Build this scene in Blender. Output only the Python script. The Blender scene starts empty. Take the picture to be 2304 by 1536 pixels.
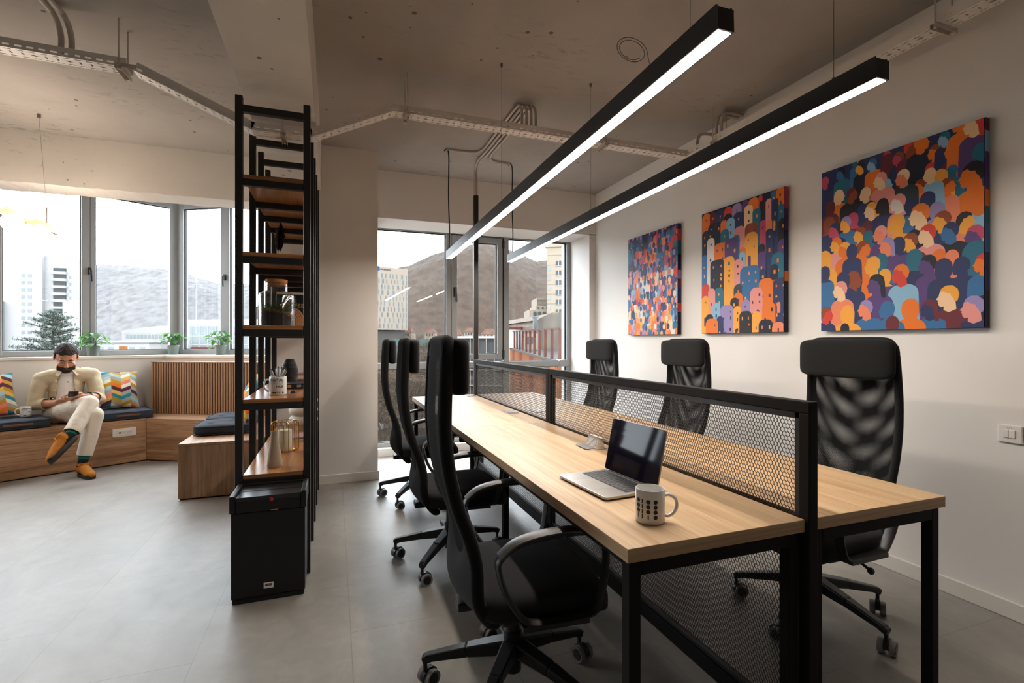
import bpy, bmesh, math, random
from mathutils import Vector, Matrix, noise

SC = bpy.context.scene
COL = SC.collection
PI = math.pi
V = Vector
random.seed(11)


# ------------------------------------------------------------------ colour / node helpers
def lin(c):
    c = c / 255.0
    return c / 12.92 if c <= 0.04045 else ((c + 0.055) / 1.055) ** 2.4


def S(r, g, b):
    return (lin(r), lin(g), lin(b), 1.0)


MATS = {}


class NT:
    """tiny node-tree writer"""

    def __init__(self, name):
        self.m = bpy.data.materials.new(name)
        self.m.use_nodes = True
        self.t = self.m.node_tree
        self.t.nodes.clear()
        self.out = self.n('ShaderNodeOutputMaterial')

    def n(self, typ, ins=None, **kw):
        nd = self.t.nodes.new(typ)
        for k, v in kw.items():
            setattr(nd, k, v)
        for k, v in (ins or {}).items():
            self.set(nd, k, v)
        return nd

    def set(self, nd, k, v):
        if isinstance(v, bpy.types.NodeSocket):
            self.t.links.new(v, nd.inputs[k])
        elif isinstance(v, bpy.types.Node):
            self.t.links.new(v.outputs[0], nd.inputs[k])
        else:
            nd.inputs[k].default_value = v

    def coord(self, scale=(1, 1, 1), rot=(0, 0, 0), loc=(0, 0, 0), kind='Object'):
        c = self.n('ShaderNodeTexCoord')
        mp = self.n('ShaderNodeMapping')
        self.t.links.new(c.outputs[kind], mp.inputs[0])
        mp.inputs['Scale'].default_value = scale
        mp.inputs['Rotation'].default_value = rot
        mp.inputs['Location'].default_value = loc
        return mp.outputs[0]

    def noise(self, vec, scale, detail=4.0, rough=0.55, dist=0.0):
        nd = self.n('ShaderNodeTexNoise')
        self.t.links.new(vec, nd.inputs['Vector'])
        nd.inputs['Scale'].default_value = scale
        nd.inputs['Detail'].default_value = detail
        nd.inputs['Roughness'].default_value = rough
        nd.inputs['Distortion'].default_value = dist
        return nd.outputs[0]

    def ramp(self, fac, stops, interp='LINEAR'):
        nd = self.n('ShaderNodeValToRGB')
        nd.color_ramp.interpolation = interp
        el = nd.color_ramp.elements
        while len(el) < len(stops):
            el.new(0.5)
        for e, (p, c) in zip(el, stops):
            e.position = p
            e.color = c if len(c) == 4 else (*c, 1)
        self.t.links.new(fac, nd.inputs[0])
        return nd.outputs[0]

    def mixc(self, fac, a, b, blend='MIX'):
        nd = self.n('ShaderNodeMix', data_type='RGBA', blend_type=blend)
        self.set(nd, 0, fac)
        self.set(nd, 6, a)
        self.set(nd, 7, b)
        return nd.outputs[2]

    def math(self, op, a, b=0.0):
        nd = self.n('ShaderNodeMath', operation=op)
        self.set(nd, 0, a)
        self.set(nd, 1, b)
        return nd.outputs[0]

    def bump(self, h, strength=0.2, dist=0.01):
        nd = self.n('ShaderNodeBump')
        self.t.links.new(h, nd.inputs['Height'])
        nd.inputs['Strength'].default_value = strength
        nd.inputs['Distance'].default_value = dist
        return nd.outputs[0]

    def pbr(self, color, rough=0.5, metal=0.0, spec=0.5, normal=None, coat=0.0, sheen=0.0):
        p = self.n('ShaderNodeBsdfPrincipled')
        self.set(p, 'Base Color', color)
        self.set(p, 'Roughness', rough)
        self.set(p, 'Metallic', metal)
        self.set(p, 'Specular IOR Level', spec)
        if coat:
            self.set(p, 'Coat Weight', coat)
        if sheen:
            self.set(p, 'Sheen Weight', sheen)
        if normal is not None:
            self.set(p, 'Normal', normal)
        return p

    def done(self, shader):
        self.t.links.new(shader.outputs[0] if isinstance(shader, bpy.types.Node) else shader, self.out.inputs[0])
        MATS[self.m.name] = self.m
        return self.m


def plain(name, col, rough=0.5, metal=0.0, spec=0.5, bumpscale=0, bumpstr=0.1, var=0.0, sheen=0.0):
    t = NT(name)
    nrm = None
    c = col
    if bumpscale or var:
        v = t.coord()
    if bumpscale:
        nrm = t.bump(t.noise(v, bumpscale, 3), bumpstr, 0.004)
    if var:
        nz = t.noise(v, 6, 5)
        c = t.mixc(t.ramp(nz, [(0.3, (0, 0, 0)), (0.7, (1, 1, 1))]), tuple(x * (1 - var) for x in col[:3]) + (1,), tuple(min(1, x * (1 + var)) for x in col[:3]) + (1,))
    return t.done(t.pbr(c, rough, metal, spec, nrm, sheen=sheen))


def wood(name, axis, dark, mid, light, rough=0.42, across=11.0, spec=0.4):
    """laminate oak: streaks along AXIS (0,1,2)"""
    t = NT(name)
    sc = [across] * 3
    sc[axis] = 0.75
    v = t.coord(scale=sc)
    big = t.noise(v, 1.0, 5, 0.6, 1.1)
    sc2 = [across * 7] * 3
    sc2[axis] = 2.2
    v2 = t.coord(scale=sc2)
    fine = t.noise(v2, 1.0, 4, 0.65, 0.3)
    sc3 = [across * 0.33] * 3
    sc3[axis] = 0.35
    v3 = t.coord(scale=sc3, loc=(3.1, 1.7, 5.2))
    patch = t.noise(v3, 1.0, 3, 0.5, 0.4)
    c = t.ramp(big, [(0.30, dark), (0.47, mid), (0.70, light)])
    c = t.mixc(t.ramp(fine, [(0.38, (0.62, 0.62, 0.62)), (0.56, (0, 0, 0))]), c, dark)
    c = t.mixc(t.ramp(patch, [(0.42, (0.0, 0.0, 0.0)), (0.68, (0.55, 0.55, 0.55))]), c, tuple(x * 0.72 for x in mid[:3]) + (1,))
    return t.done(t.pbr(c, rough, 0, spec, t.bump(fine, 0.06, 0.002)))


# ------------------------------------------------------------------ mesh builder
class MB:
    def __init__(self):
        self.v, self.f, self.mi, self.col = [], [], [], []

    def add(self, vs, fs, mi=0, col=None):
        b = len(self.v)
        self.v.extend(tuple(p) for p in vs)
        for f in fs:
            self.f.append([i + b for i in f])
            self.mi.append(mi)
            self.col.append(col)

    def box(self, x0, y0, z0, x1, y1, z1, mi=0, T=None, col=None):
        vs = [V((x, y, z)) for z in (z0, z1) for y in (y0, y1) for x in (x0, x1)]
        if T is not None:
            vs = [T @ p for p in vs]
        self.add(vs, [(0, 2, 3, 1), (4, 5, 7, 6), (0, 1, 5, 4), (2, 6, 7, 3), (0, 4, 6, 2), (1, 3, 7, 5)], mi, col)

    def bar(self, p0, p1, w, h, up=(0, 0, 1), mi=0, w1=None, h1=None):
        """box of section w (sideways) x h (along up) from p0 to p1, may taper"""
        p0, p1 = V(p0), V(p1)
        d = (p1 - p0).normalized()
        u = V(up)
        s = d.cross(u)
        if s.length < 1e-5:
            s = d.cross(V((1, 0, 0)))
        s.normalize()
        u = s.cross(d).normalized()
        w1, h1 = w1 or w, h1 or h
        vs = []
        for p, a, b in ((p0, w, h), (p1, w1, h1)):
            for i, j in ((-1, -1), (1, -1), (1, 1), (-1, 1)):
                vs.append(p + s * (i * a / 2) + u * (j * b / 2))
        self.add(vs, [(3, 2, 1, 0), (4, 5, 6, 7), (0, 1, 5, 4), (1, 2, 6, 5), (2, 3, 7, 6), (3, 0, 4, 7)], mi)

    def tube(self, pts, r, n=8, mi=0, caps=True, flat=None, closed=False, up=None):
        """tube along pts; r number or list; flat=(a,b) elliptical scale (along side, along up)"""
        pts = [V(p) for p in pts]
        N = len(pts)
        rs = r if isinstance(r, (list, tuple)) else [r] * N
        fa, fb = flat or (1, 1)
        vs = []
        prev = None
        for i, p in enumerate(pts):
            if closed:
                d = pts[(i + 1) % N] - pts[i - 1]
            else:
                d = pts[min(i + 1, N - 1)] - pts[max(i - 1, 0)]
            if d.length < 1e-9:
                d = V((0, 0, 1))
            d.normalize()
            if prev is None:
                ref = V(up) if up else (V((0, 0, 1)) if abs(d.z) < 0.9 else V((0, 1, 0)))
                s = d.cross(ref).normalized()
            else:
                s = prev - d * prev.dot(d)
                if s.length < 1e-6:
                    s = d.cross(V((0, 1, 0)))
                s.normalize()
            prev = s
            u = s.cross(d)
            for k in range(n):
                a = 2 * PI * k / n
                vs.append(p + s * (math.cos(a) * rs[i] * fa) + u * (math.sin(a) * rs[i] * fb))
        fs = []
        for i in range(N if closed else N - 1):
            j = (i + 1) % N
            for k in range(n):
                k2 = (k + 1) % n
                fs.append((i * n + k, i * n + k2, j * n + k2, j * n + k))
        if caps and not closed:
            fs.append(tuple(range(n - 1, -1, -1)))
            fs.append(tuple((N - 1) * n + k for k in range(n)))
        self.add(vs, fs, mi)

    def lathe(self, prof, n=24, c=(0, 0, 0), mi=0, T=None, sx=1, sy=1):
        """prof list of (r,z) from bottom to top; r==0 makes a pole"""
        c = V(c)
        vs, rows = [], []
        for r, z in prof:
            if r <= 1e-6:
                rows.append([len(vs)])
                vs.append(c + V((0, 0, z)))
            else:
                rows.append(list(range(len(vs), len(vs) + n)))
                for k in range(n):
                    a = 2 * PI * k / n
                    vs.append(c + V((r * sx * math.cos(a), r * sy * math.sin(a), z)))
        if T is not None:
            vs = [T @ p for p in vs]
        fs = []
        for a, b in zip(rows[:-1], rows[1:]):
            for k in range(n):
                k2 = (k + 1) % n
                if len(a) == 1 and len(b) == 1:
                    continue
                if len(a) == 1:
                    fs.append((a[0], b[k2], b[k]))
                elif len(b) == 1:
                    fs.append((a[k], a[k2], b[0]))
                else:
                    fs.append((a[k], a[k2], b[k2], b[k]))
        self.add(vs, fs, mi)

    def ball(self, c, r, n=12, m=8, mi=0, s=(1, 1, 1), T=None):
        prof = [(r * math.sin(PI * i / m), -r * math.cos(PI * i / m)) for i in range(m + 1)]
        prof[0] = (0, -r)
        prof[-1] = (0, r)
        c = V(c)
        M = Matrix.Translation(c) @ Matrix.Diagonal((*s, 1))
        if T is not None:
            M = T @ M
        self.lathe(prof, n, (0, 0, 0), mi, M)

    def prism(self, poly, z0, z1, mi=0, T=None, col=None):
        """closed 2D polygon (ccw) extruded along z"""
        n = len(poly)
        vs = [V((x, y, z0)) for x, y in poly] + [V((x, y, z1)) for x, y in poly]
        if T is not None:
            vs = [T @ p for p in vs]
        fs = [tuple(range(n - 1, -1, -1)), tuple(range(n, 2 * n))]
        fs += [(i, (i + 1) % n, n + (i + 1) % n, n + i) for i in range(n)]
        self.add(vs, fs, mi, col)

    def grid(self, fn, nu, nv, mi=0, colfn=None, flip=False):
        vs = [fn(i / nu, j / nv) for j in range(nv + 1) for i in range(nu + 1)]
        b = len(self.v)
        self.v.extend(tuple(p) for p in vs)
        for j in range(nv):
            for i in range(nu):
                a = b + j * (nu + 1) + i
                f = [a, a + 1, a + nu + 2, a + nu + 1]
                self.f.append(f[::-1] if flip else f)
                self.mi.append(mi)
                self.col.append(colfn((i + .5) / nu, (j + .5) / nv) if colfn else None)

    def build(self, name, mats, parent=None, smooth=None, bevel=0, seg=2, local=False, sub=0, solid=0, loc=None, weld=False, rot=0):
        me = bpy.data.meshes.new(name)
        vs = self.v
        if parent is not None and not local:
            M = ROOTM[parent.name].inverted()
            vs = [tuple(M @ V(p)) for p in vs]
        if loc is not None:
            M = (Matrix.Translation(V(loc)) @ Matrix.Rotation(rot, 4, 'Z')).inverted()
            if not local:
                vs = [tuple(M @ V(p)) for p in vs]
        me.from_pydata(vs, [], self.f)
        if not isinstance(mats, (list, tuple)):
            mats = [mats]
        for m in mats:
            me.materials.append(MATS[m] if isinstance(m, str) else m)
        if len(mats) > 1:
            me.polygons.foreach_set('material_index', self.mi)
        if any(c is not None for c in self.col):
            at = me.color_attributes.new('Col', 'FLOAT_COLOR', 'CORNER')
            buf = []
            for f, c in zip(self.f, self.col):
                c = c or (0.5, 0.5, 0.5, 1)
                for _ in f:
                    buf.extend(c if len(c) == 4 else (*c, 1))
            at.data.foreach_set('color', buf)
        if weld:
            bm = bmesh.new()
            bm.from_mesh(me)
            bmesh.ops.remove_doubles(bm, verts=bm.verts, dist=1e-5)
            bm.to_mesh(me)
            bm.free()
        if smooth is not None:
            me.polygons.foreach_set('use_smooth', [True] * len(me.polygons))
            if smooth < 180:
                me.set_sharp_from_angle(angle=math.radians(smooth))
        me.validate()
        me.update()
        o = bpy.data.objects.new(name, me)
        COL.objects.link(o)
        if parent is not None:
            o.parent = parent
            ROOTM[o.name] = ROOTM[parent.name]
        elif loc is not None:
            o.location = loc
            o.rotation_euler = (0, 0, rot)
            ROOTM[o.name] = Matrix.Translation(V(loc)) @ Matrix.Rotation(rot, 4, 'Z')
        else:
            ROOTM[o.name] = Matrix.Identity(4)
        if solid:
            md = o.modifiers.new('Solidify', 'SOLIDIFY')
            md.thickness = solid
            md.offset = 0
        if bevel:
            md = o.modifiers.new('Bevel', 'BEVEL')
            md.width = bevel
            md.segments = seg
            md.limit_method = 'ANGLE'
            md.angle_limit = math.radians(40)
            md.harden_normals = False
        if sub:
            md = o.modifiers.new('Sub', 'SUBSURF')
            md.levels = sub
            md.render_levels = sub
        return o


ROOTM = {}


def tag(o, label, cat=None, group=None, kind=None):
    o['label'] = label
    if cat:
        o['category'] = cat
    if group:
        o['group'] = group
    if kind:
        o['kind'] = kind
    return o


def thing(name, label, cat, loc=(0, 0, 0), rot=0.0, group=None, kind=None):
    o = bpy.data.objects.new(name, None)
    o.empty_display_size = 0.1
    COL.objects.link(o)
    o.location = loc
    o.rotation_euler = (0, 0, rot)
    ROOTM[o.name] = Matrix.Translation(V(loc)) @ Matrix.Rotation(rot, 4, 'Z')
    return tag(o, label, cat, group, kind)


KIDS = {}


def children(o):
    return [c for c in bpy.data.objects if c.parent == o]


def copy_tree(o, parent=None, label=None, loc=None, rot=None):
    c = o.copy()
    COL.objects.link(c)
    c.parent = parent
    if loc is not None:
        c.location = loc
    if rot is not None:
        c.rotation_euler = (0, 0, rot)
    if label:
        c['label'] = label
    for ch in children(o):
        copy_tree(ch, c)
    return c


def text_polys(body, size, align='LEFT', bold=0.0, spacing=1.0):
    """filled flat mesh of a line of text in the XY plane: (verts, faces)"""
    cu = bpy.data.curves.new('txt', 'FONT')
    cu.body = body
    cu.size = size
    cu.align_x = align
    cu.offset = bold
    cu.space_character = spacing
    cu.resolution_u = 4
    o = bpy.data.objects.new('txt', cu)
    COL.objects.link(o)
    dg = bpy.context.evaluated_depsgraph_get()
    me = bpy.data.meshes.new_from_object(o.evaluated_get(dg))
    vs = [tuple(v.co) for v in me.vertices]
    fs = [list(p.vertices) for p in me.polygons]
    bpy.data.objects.remove(o)
    bpy.data.curves.remove(cu)
    bpy.data.meshes.remove(me)
    return vs, fs


def catmull(pts, n=6, closed=False):
    P = [V(p) for p in pts]
    out = []
    N = len(P)
    rng = range(N if closed else N - 1)
    for i in rng:
        p0 = P[(i - 1) % N] if closed or i > 0 else P[i]
        p1 = P[i]
        p2 = P[(i + 1) % N]
        p3 = P[(i + 2) % N] if closed or i + 2 < N else P[(i + 1) % N]
        for k in range(n):
            t = k / n
            out.append(0.5 * ((2 * p1) + (p2 - p0) * t + (2 * p0 - 5 * p1 + 4 * p2 - p3) * t * t + (3 * p1 - p0 - 3 * p2 + p3) * t ** 3))
    if not closed:
        out.append(P[-1])
    return out


def interp(tab, x):
    """piecewise-linear lookup in [(x, y), ...] sorted by x"""
    if x <= tab[0][0]:
        return tab[0][1]
    for (a, fa), (b, fb) in zip(tab[:-1], tab[1:]):
        if x <= b:
            return fa + (fb - fa) * (x - a) / (b - a)
    return tab[-1][1]


# ------------------------------------------------------------------ materials
def build_materials():
    # painted plaster walls
    t = NT('wall_paint')
    v = t.coord()
    n = t.noise(v, 140, 3)
    n2 = t.noise(v, 1.3, 4)
    c = t.mixc(t.ramp(n2, [(0.3, (0, 0, 0)), (0.7, (1, 1, 1))]), S(226, 221, 216), S(231, 227, 222))
    t.done(t.pbr(c, 0.7, 0, 0.3, t.bump(n, 0.12, 0.002)))
    # rough painted concrete: ceiling and beams, with pits and grey scrapes
    for nm, a, b, m0 in (('concrete_ceiling', S(160, 153, 146), S(173, 166, 159), 0.52), ('concrete_beam', S(204, 197, 189), S(212, 206, 198), 0.60)):
        t = NT(nm)
        v = t.coord()
        big = t.noise(v, 0.9, 6, 0.6)
        c = t.mixc(t.ramp(big, [(0.35, (0, 0, 0)), (0.65, (1, 1, 1))]), a, b)
        vs = t.coord(scale=(5, 16, 9), rot=(0, 0, 0.5))
        scr = t.noise(vs, 1.6, 9, 0.72, 0.5)
        msk = t.noise(v, 0.8, 3)
        f = t.math('MULTIPLY', t.ramp(scr, [(0.555, (0, 0, 0)), (0.61, (1, 1, 1))]), t.ramp(msk, [(m0, (0, 0, 0)), (m0 + 0.14, (0.5, 0.5, 0.5))]))
        c = t.mixc(f, c, S(98, 92, 88))
        vo = t.n('ShaderNodeTexVoronoi', {'Scale': 7.5, 'Randomness': 1.0})
        t.t.links.new(v, vo.inputs['Vector'])
        thr = t.noise(v, 2.2, 2)
        pit = t.math('LESS_THAN', vo.outputs[0], t.math('MULTIPLY', t.math('SUBTRACT', thr, 0.44), 0.55))
        c = t.mixc(t.math('MULTIPLY', pit, 0.75), c, S(70, 60, 54))
        rough = t.noise(v, 26, 6, 0.7)
        t.done(t.pbr(c, 0.85, 0, 0.2, t.bump(t.math('SUBTRACT', rough, t.math('MULTIPLY', pit, 0.8)), 0.28, 0.006)))
    # floor: grey concrete-look vinyl tiles
    t = NT('floor_vinyl')
    v = t.coord()
    v2 = t.coord(scale=(1.6, 0.9, 1), rot=(0, 0, 0.3))
    a = t.noise(v2, 1.6, 7, 0.62, 0.5)
    b = t.noise(v, 9, 6, 0.6, 0.8)
    c = t.ramp(a, [(0.28, S(133, 128, 121)), (0.5, S(150, 145, 138)), (0.72, S(163, 158, 151))])
    c = t.mixc(t.ramp(b, [(0.40, (0.35, 0.35, 0.35)), (0.6, (0, 0, 0))]), c, S(130, 125, 118))
    br = t.n('ShaderNodeTexBrick', {'Color1': (0, 0, 0, 1), 'Color2': (0, 0, 0, 1), 'Mortar': (1, 1, 1, 1), 'Scale': 1.0,
                                    'Mortar Size': 0.0022, 'Mortar Smooth': 0.3, 'Brick Width': 0.9, 'Row Height': 0.6})
    br.offset = 0.5
    t.t.links.new(t.coord(rot=(0, 0, PI / 2), loc=(0.02, -0.068, 0)), br.inputs['Vector'])
    bv = t.n('ShaderNodeTexBrick', {'Color1': (0.2, 0.2, 0.2, 1), 'Color2': (0.8, 0.8, 0.8, 1), 'Mortar': (0.5, 0.5, 0.5, 1), 'Scale': 1.0,
                                    'Mortar Size': 0.0, 'Brick Width': 0.9, 'Row Height': 0.6})
    bv.offset = 0.5
    t.t.links.new(t.coord(rot=(0, 0, PI / 2), loc=(0.02, -0.068, 0)), bv.inputs['Vector'])
    c = t.mixc(t.math('MULTIPLY', bv.outputs[0], 0.12), c, S(120, 116, 110))
    c = t.mixc(t.math('MULTIPLY', br.outputs[0], 0.5), c, S(104, 99, 93))
    rg = t.math('ADD', t.math('MULTIPLY', b, 0.16), 0.36)
    t.done(t.pbr(c, rg, 0, 0.42, t.bump(t.math('SUBTRACT', t.noise(v, 60, 5), t.math('MULTIPLY', br.outputs[0], 2.0)), 0.08, 0.003)))
    # woods
    ok = (S(164, 131, 95), S(188, 157, 120), S(202, 174, 138))
    wood('oak_desk', 1, *ok, rough=0.5, spec=0.35, across=8.0)
    wood('oak_desk_end', 0, *ok, rough=0.5, spec=0.35, across=26.0)
    bk = (S(138, 104, 76), S(182, 144, 110), S(200, 164, 130))
    wood('oak_bench_x', 0, *bk, rough=0.5)
    wood('oak_bench_z', 2, *bk, rough=0.5)
    wood('oak_shelf_end', 0, S(120, 74, 42), S(168, 114, 70), S(188, 136, 90), rough=0.4, across=30)
    wood('oak_shelf', 1, S(120, 74, 42), S(168, 114, 70), S(188, 136, 90), rough=0.28, spec=0.55)
    wood('oak_slats', 2, S(140, 100, 72), S(180, 138, 104), S(194, 152, 118), rough=0.55, across=26)
    plain('slat_back', S(64, 38, 24), 0.8)
    # metals, plastics
    plain('black_steel', S(32, 31, 31), 0.42, 0.0, 0.45, 220, 0.04)
    plain('black_frame', S(28, 25, 24), 0.65, 0.0, 0.12, 240, 0.04)
    plain('black_plastic', S(20, 20, 21), 0.38, 0.0, 0.5)
    plain('grey_plastic', S(120, 118, 116), 0.5)
    plain('lamp_housing', S(24, 23, 23), 0.45, 0, 0.4)
    plain('galvanised', S(196, 186, 176), 0.5, 0.0, 0.5, 90, 0.03)
    plain('tray_paint', S(228, 222, 215), 0.5, 0.0, 0.4)
    plain('conduit', S(190, 180, 170), 0.55, 0, 0.4)
    plain('window_frame', S(148, 149, 149), 0.42, 0.0, 0.5)
    plain('gasket', S(24, 24, 25), 0.7)
    plain('white_plastic', S(228, 224, 218), 0.35)
    plain('white_trim', S(222, 216, 208), 0.5)
    plain('sill_white', S(226, 221, 214), 0.4)
    plain('steel_wire', S(120, 115, 110), 0.4, 0.6)
    plain('chrome', S(200, 200, 200), 0.15, 1.0)
    plain('aluminium', S(176, 172, 168), 0.32, 0.85)
    plain('brass', S(206, 150, 70), 0.25, 0.9)
    # textiles
    plain('chair_fabric', S(42, 41, 43), 0.95, 0, 0.15, 700, 0.35, sheen=0.05)
    plain('chair_fabric_black', S(24, 24, 25), 0.92, 0, 0.18, 700, 0.3, sheen=0.04)
    plain('cushion_cloth', S(58, 64, 74), 0.95, 0, 0.15, 500, 0.3, var=0.08, sheen=0.1)
    plain('leather_tab', S(110, 72, 54), 0.6)
    # see-through mesh for chair backs (fine holes)
    for nm, k, rz in (('chair_mesh_front', 1500.0, 0.0), ('chair_mesh_back', 1486.0, 0.03)):
        t = NT(nm)
        v = t.coord(rot=(rz, 0, 0))
        sx = t.n('ShaderNodeSeparateXYZ')
        t.t.links.new(v, sx.inputs[0])
        a = t.math('SINE', t.math('MULTIPLY', t.math('ADD', sx.outputs[1], t.math('MULTIPLY', sx.outputs[2], 0.58)), k))
        b = t.math('SINE', t.math('MULTIPLY', t.math('SUBTRACT', sx.outputs[1], t.math('MULTIPLY', sx.outputs[2], 0.58)), k))
        hole = t.math('GREATER_THAN', t.math('ADD', a, b), 0.70)
        mx = t.n('ShaderNodeMixShader')
        t.set(mx, 0, hole)
        t.set(mx, 1, t.pbr(S(16, 16, 17), 0.85, 0, 0.15))
        t.set(mx, 2, t.n('ShaderNodeBsdfTransparent'))
        t.done(mx)
    # glass panes: clear with Fresnel reflection
    for nm, tint, base, rough in (('pane_glass', (0.97, 0.98, 0.98, 1), 0.045, 0.0), ('jar_glass', (0.95, 0.97, 0.97, 1), 0.05, 0.05)):
        t = NT(nm)
        lw = t.n('ShaderNodeLayerWeight', {'Blend': 0.5})
        f = t.math('ADD', t.math('MULTIPLY', t.math('POWER', lw.outputs['Facing'], 5.0), 0.9), base)
        mx = t.n('ShaderNodeMixShader')
        t.set(mx, 0, f)
        t.set(mx, 1, t.n('ShaderNodeBsdfTransparent', {'Color': tint}))
        t.set(mx, 2, t.n('ShaderNodeBsdfGlossy', {'Roughness': rough}))
        t.done(mx)
    # lamps
    for nm, col, st in (('led_diffuser', (1.0, 0.895, 0.785, 1), 35.0), ('globe_glow', (1.0, 0.83, 0.66, 1), 16.0)):
        t = NT(nm)
        t.done(t.n('ShaderNodeEmission', {'Color': col, 'Strength': st}))
    # colour straight from the mesh (prints, patterned cloth)
    for nm, rg in (('canvas_print', 0.55), ('pattern_cloth', 0.9), ('print_matte', 0.6)):
        t = NT(nm)
        at = t.n('ShaderNodeAttribute', attribute_name='Col')
        nrm = t.bump(t.noise(t.coord(), 900, 2), 0.08, 0.001)
        t.done(t.pbr(at.outputs[0], rg, 0, 0.3, nrm))


build_materials()

# ------------------------------------------------------------------ camera
cam = bpy.data.cameras.new('camera')
cam.sensor_width = 36.0
cam.lens = 1104.0 / 2304.0 * 36.0
cam.clip_start = 0.05
cam.clip_end = 4000
co = bpy.data.objects.new('camera', cam)
COL.objects.link(co)
co.location = (0, 0, 1.28)
co.rotation_euler = (PI / 2, 0, -math.atan(400.0 / 1104.0))
SC.camera = co

# ------------------------------------------------------------------ layout constants (metres, camera foot at the origin, Y along the desks)
CEIL = 3.04
WALL_R = 2.944
B1 = V((-1.90, 6.30, 0))                      # inner corner of the lounge bench front
D1 = V((0.866, 0.5, 0))                       # along the left bay wall
N1 = V((-0.5, 0.866, 0))
D2 = V((0.883, -0.469, 0))                    # along the right bay wall
N2 = V((0.469, 0.883, 0))


def bay_corner(o1, o2):
    """point at distance o1 behind the left bench front and o2 behind the right one"""
    # solve N1.x = o1, N2.x = o2
    det = N1.x * N2.y - N1.y * N2.x
    x = (o1 * N2.y - N1.y * o2) / det
    y = (N1.x * o2 - o1 * N2.x) / det
    return B1 + V((x, y, 0))


def T1(o=0.0, t=0.0, z=0.0):
    """frame on the left bay line: x along D1 (0 at the corner), y outwards, z up"""
    return Matrix.Translation(B1 + D1 * t + N1 * o + V((0, 0, z))) @ Matrix(((D1.x, N1.x, 0, 0), (D1.y, N1.y, 0, 0), (0, 0, 1, 0), (0, 0, 0, 1)))


def T2(o=0.0, t=0.0, z=0.0):
    return Matrix.Translation(B1 + D2 * t + N2 * o + V((0, 0, z))) @ Matrix(((D2.x, N2.x, 0, 0), (D2.y, N2.y, 0, 0), (0, 0, 1, 0), (0, 0, 0, 1)))


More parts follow.
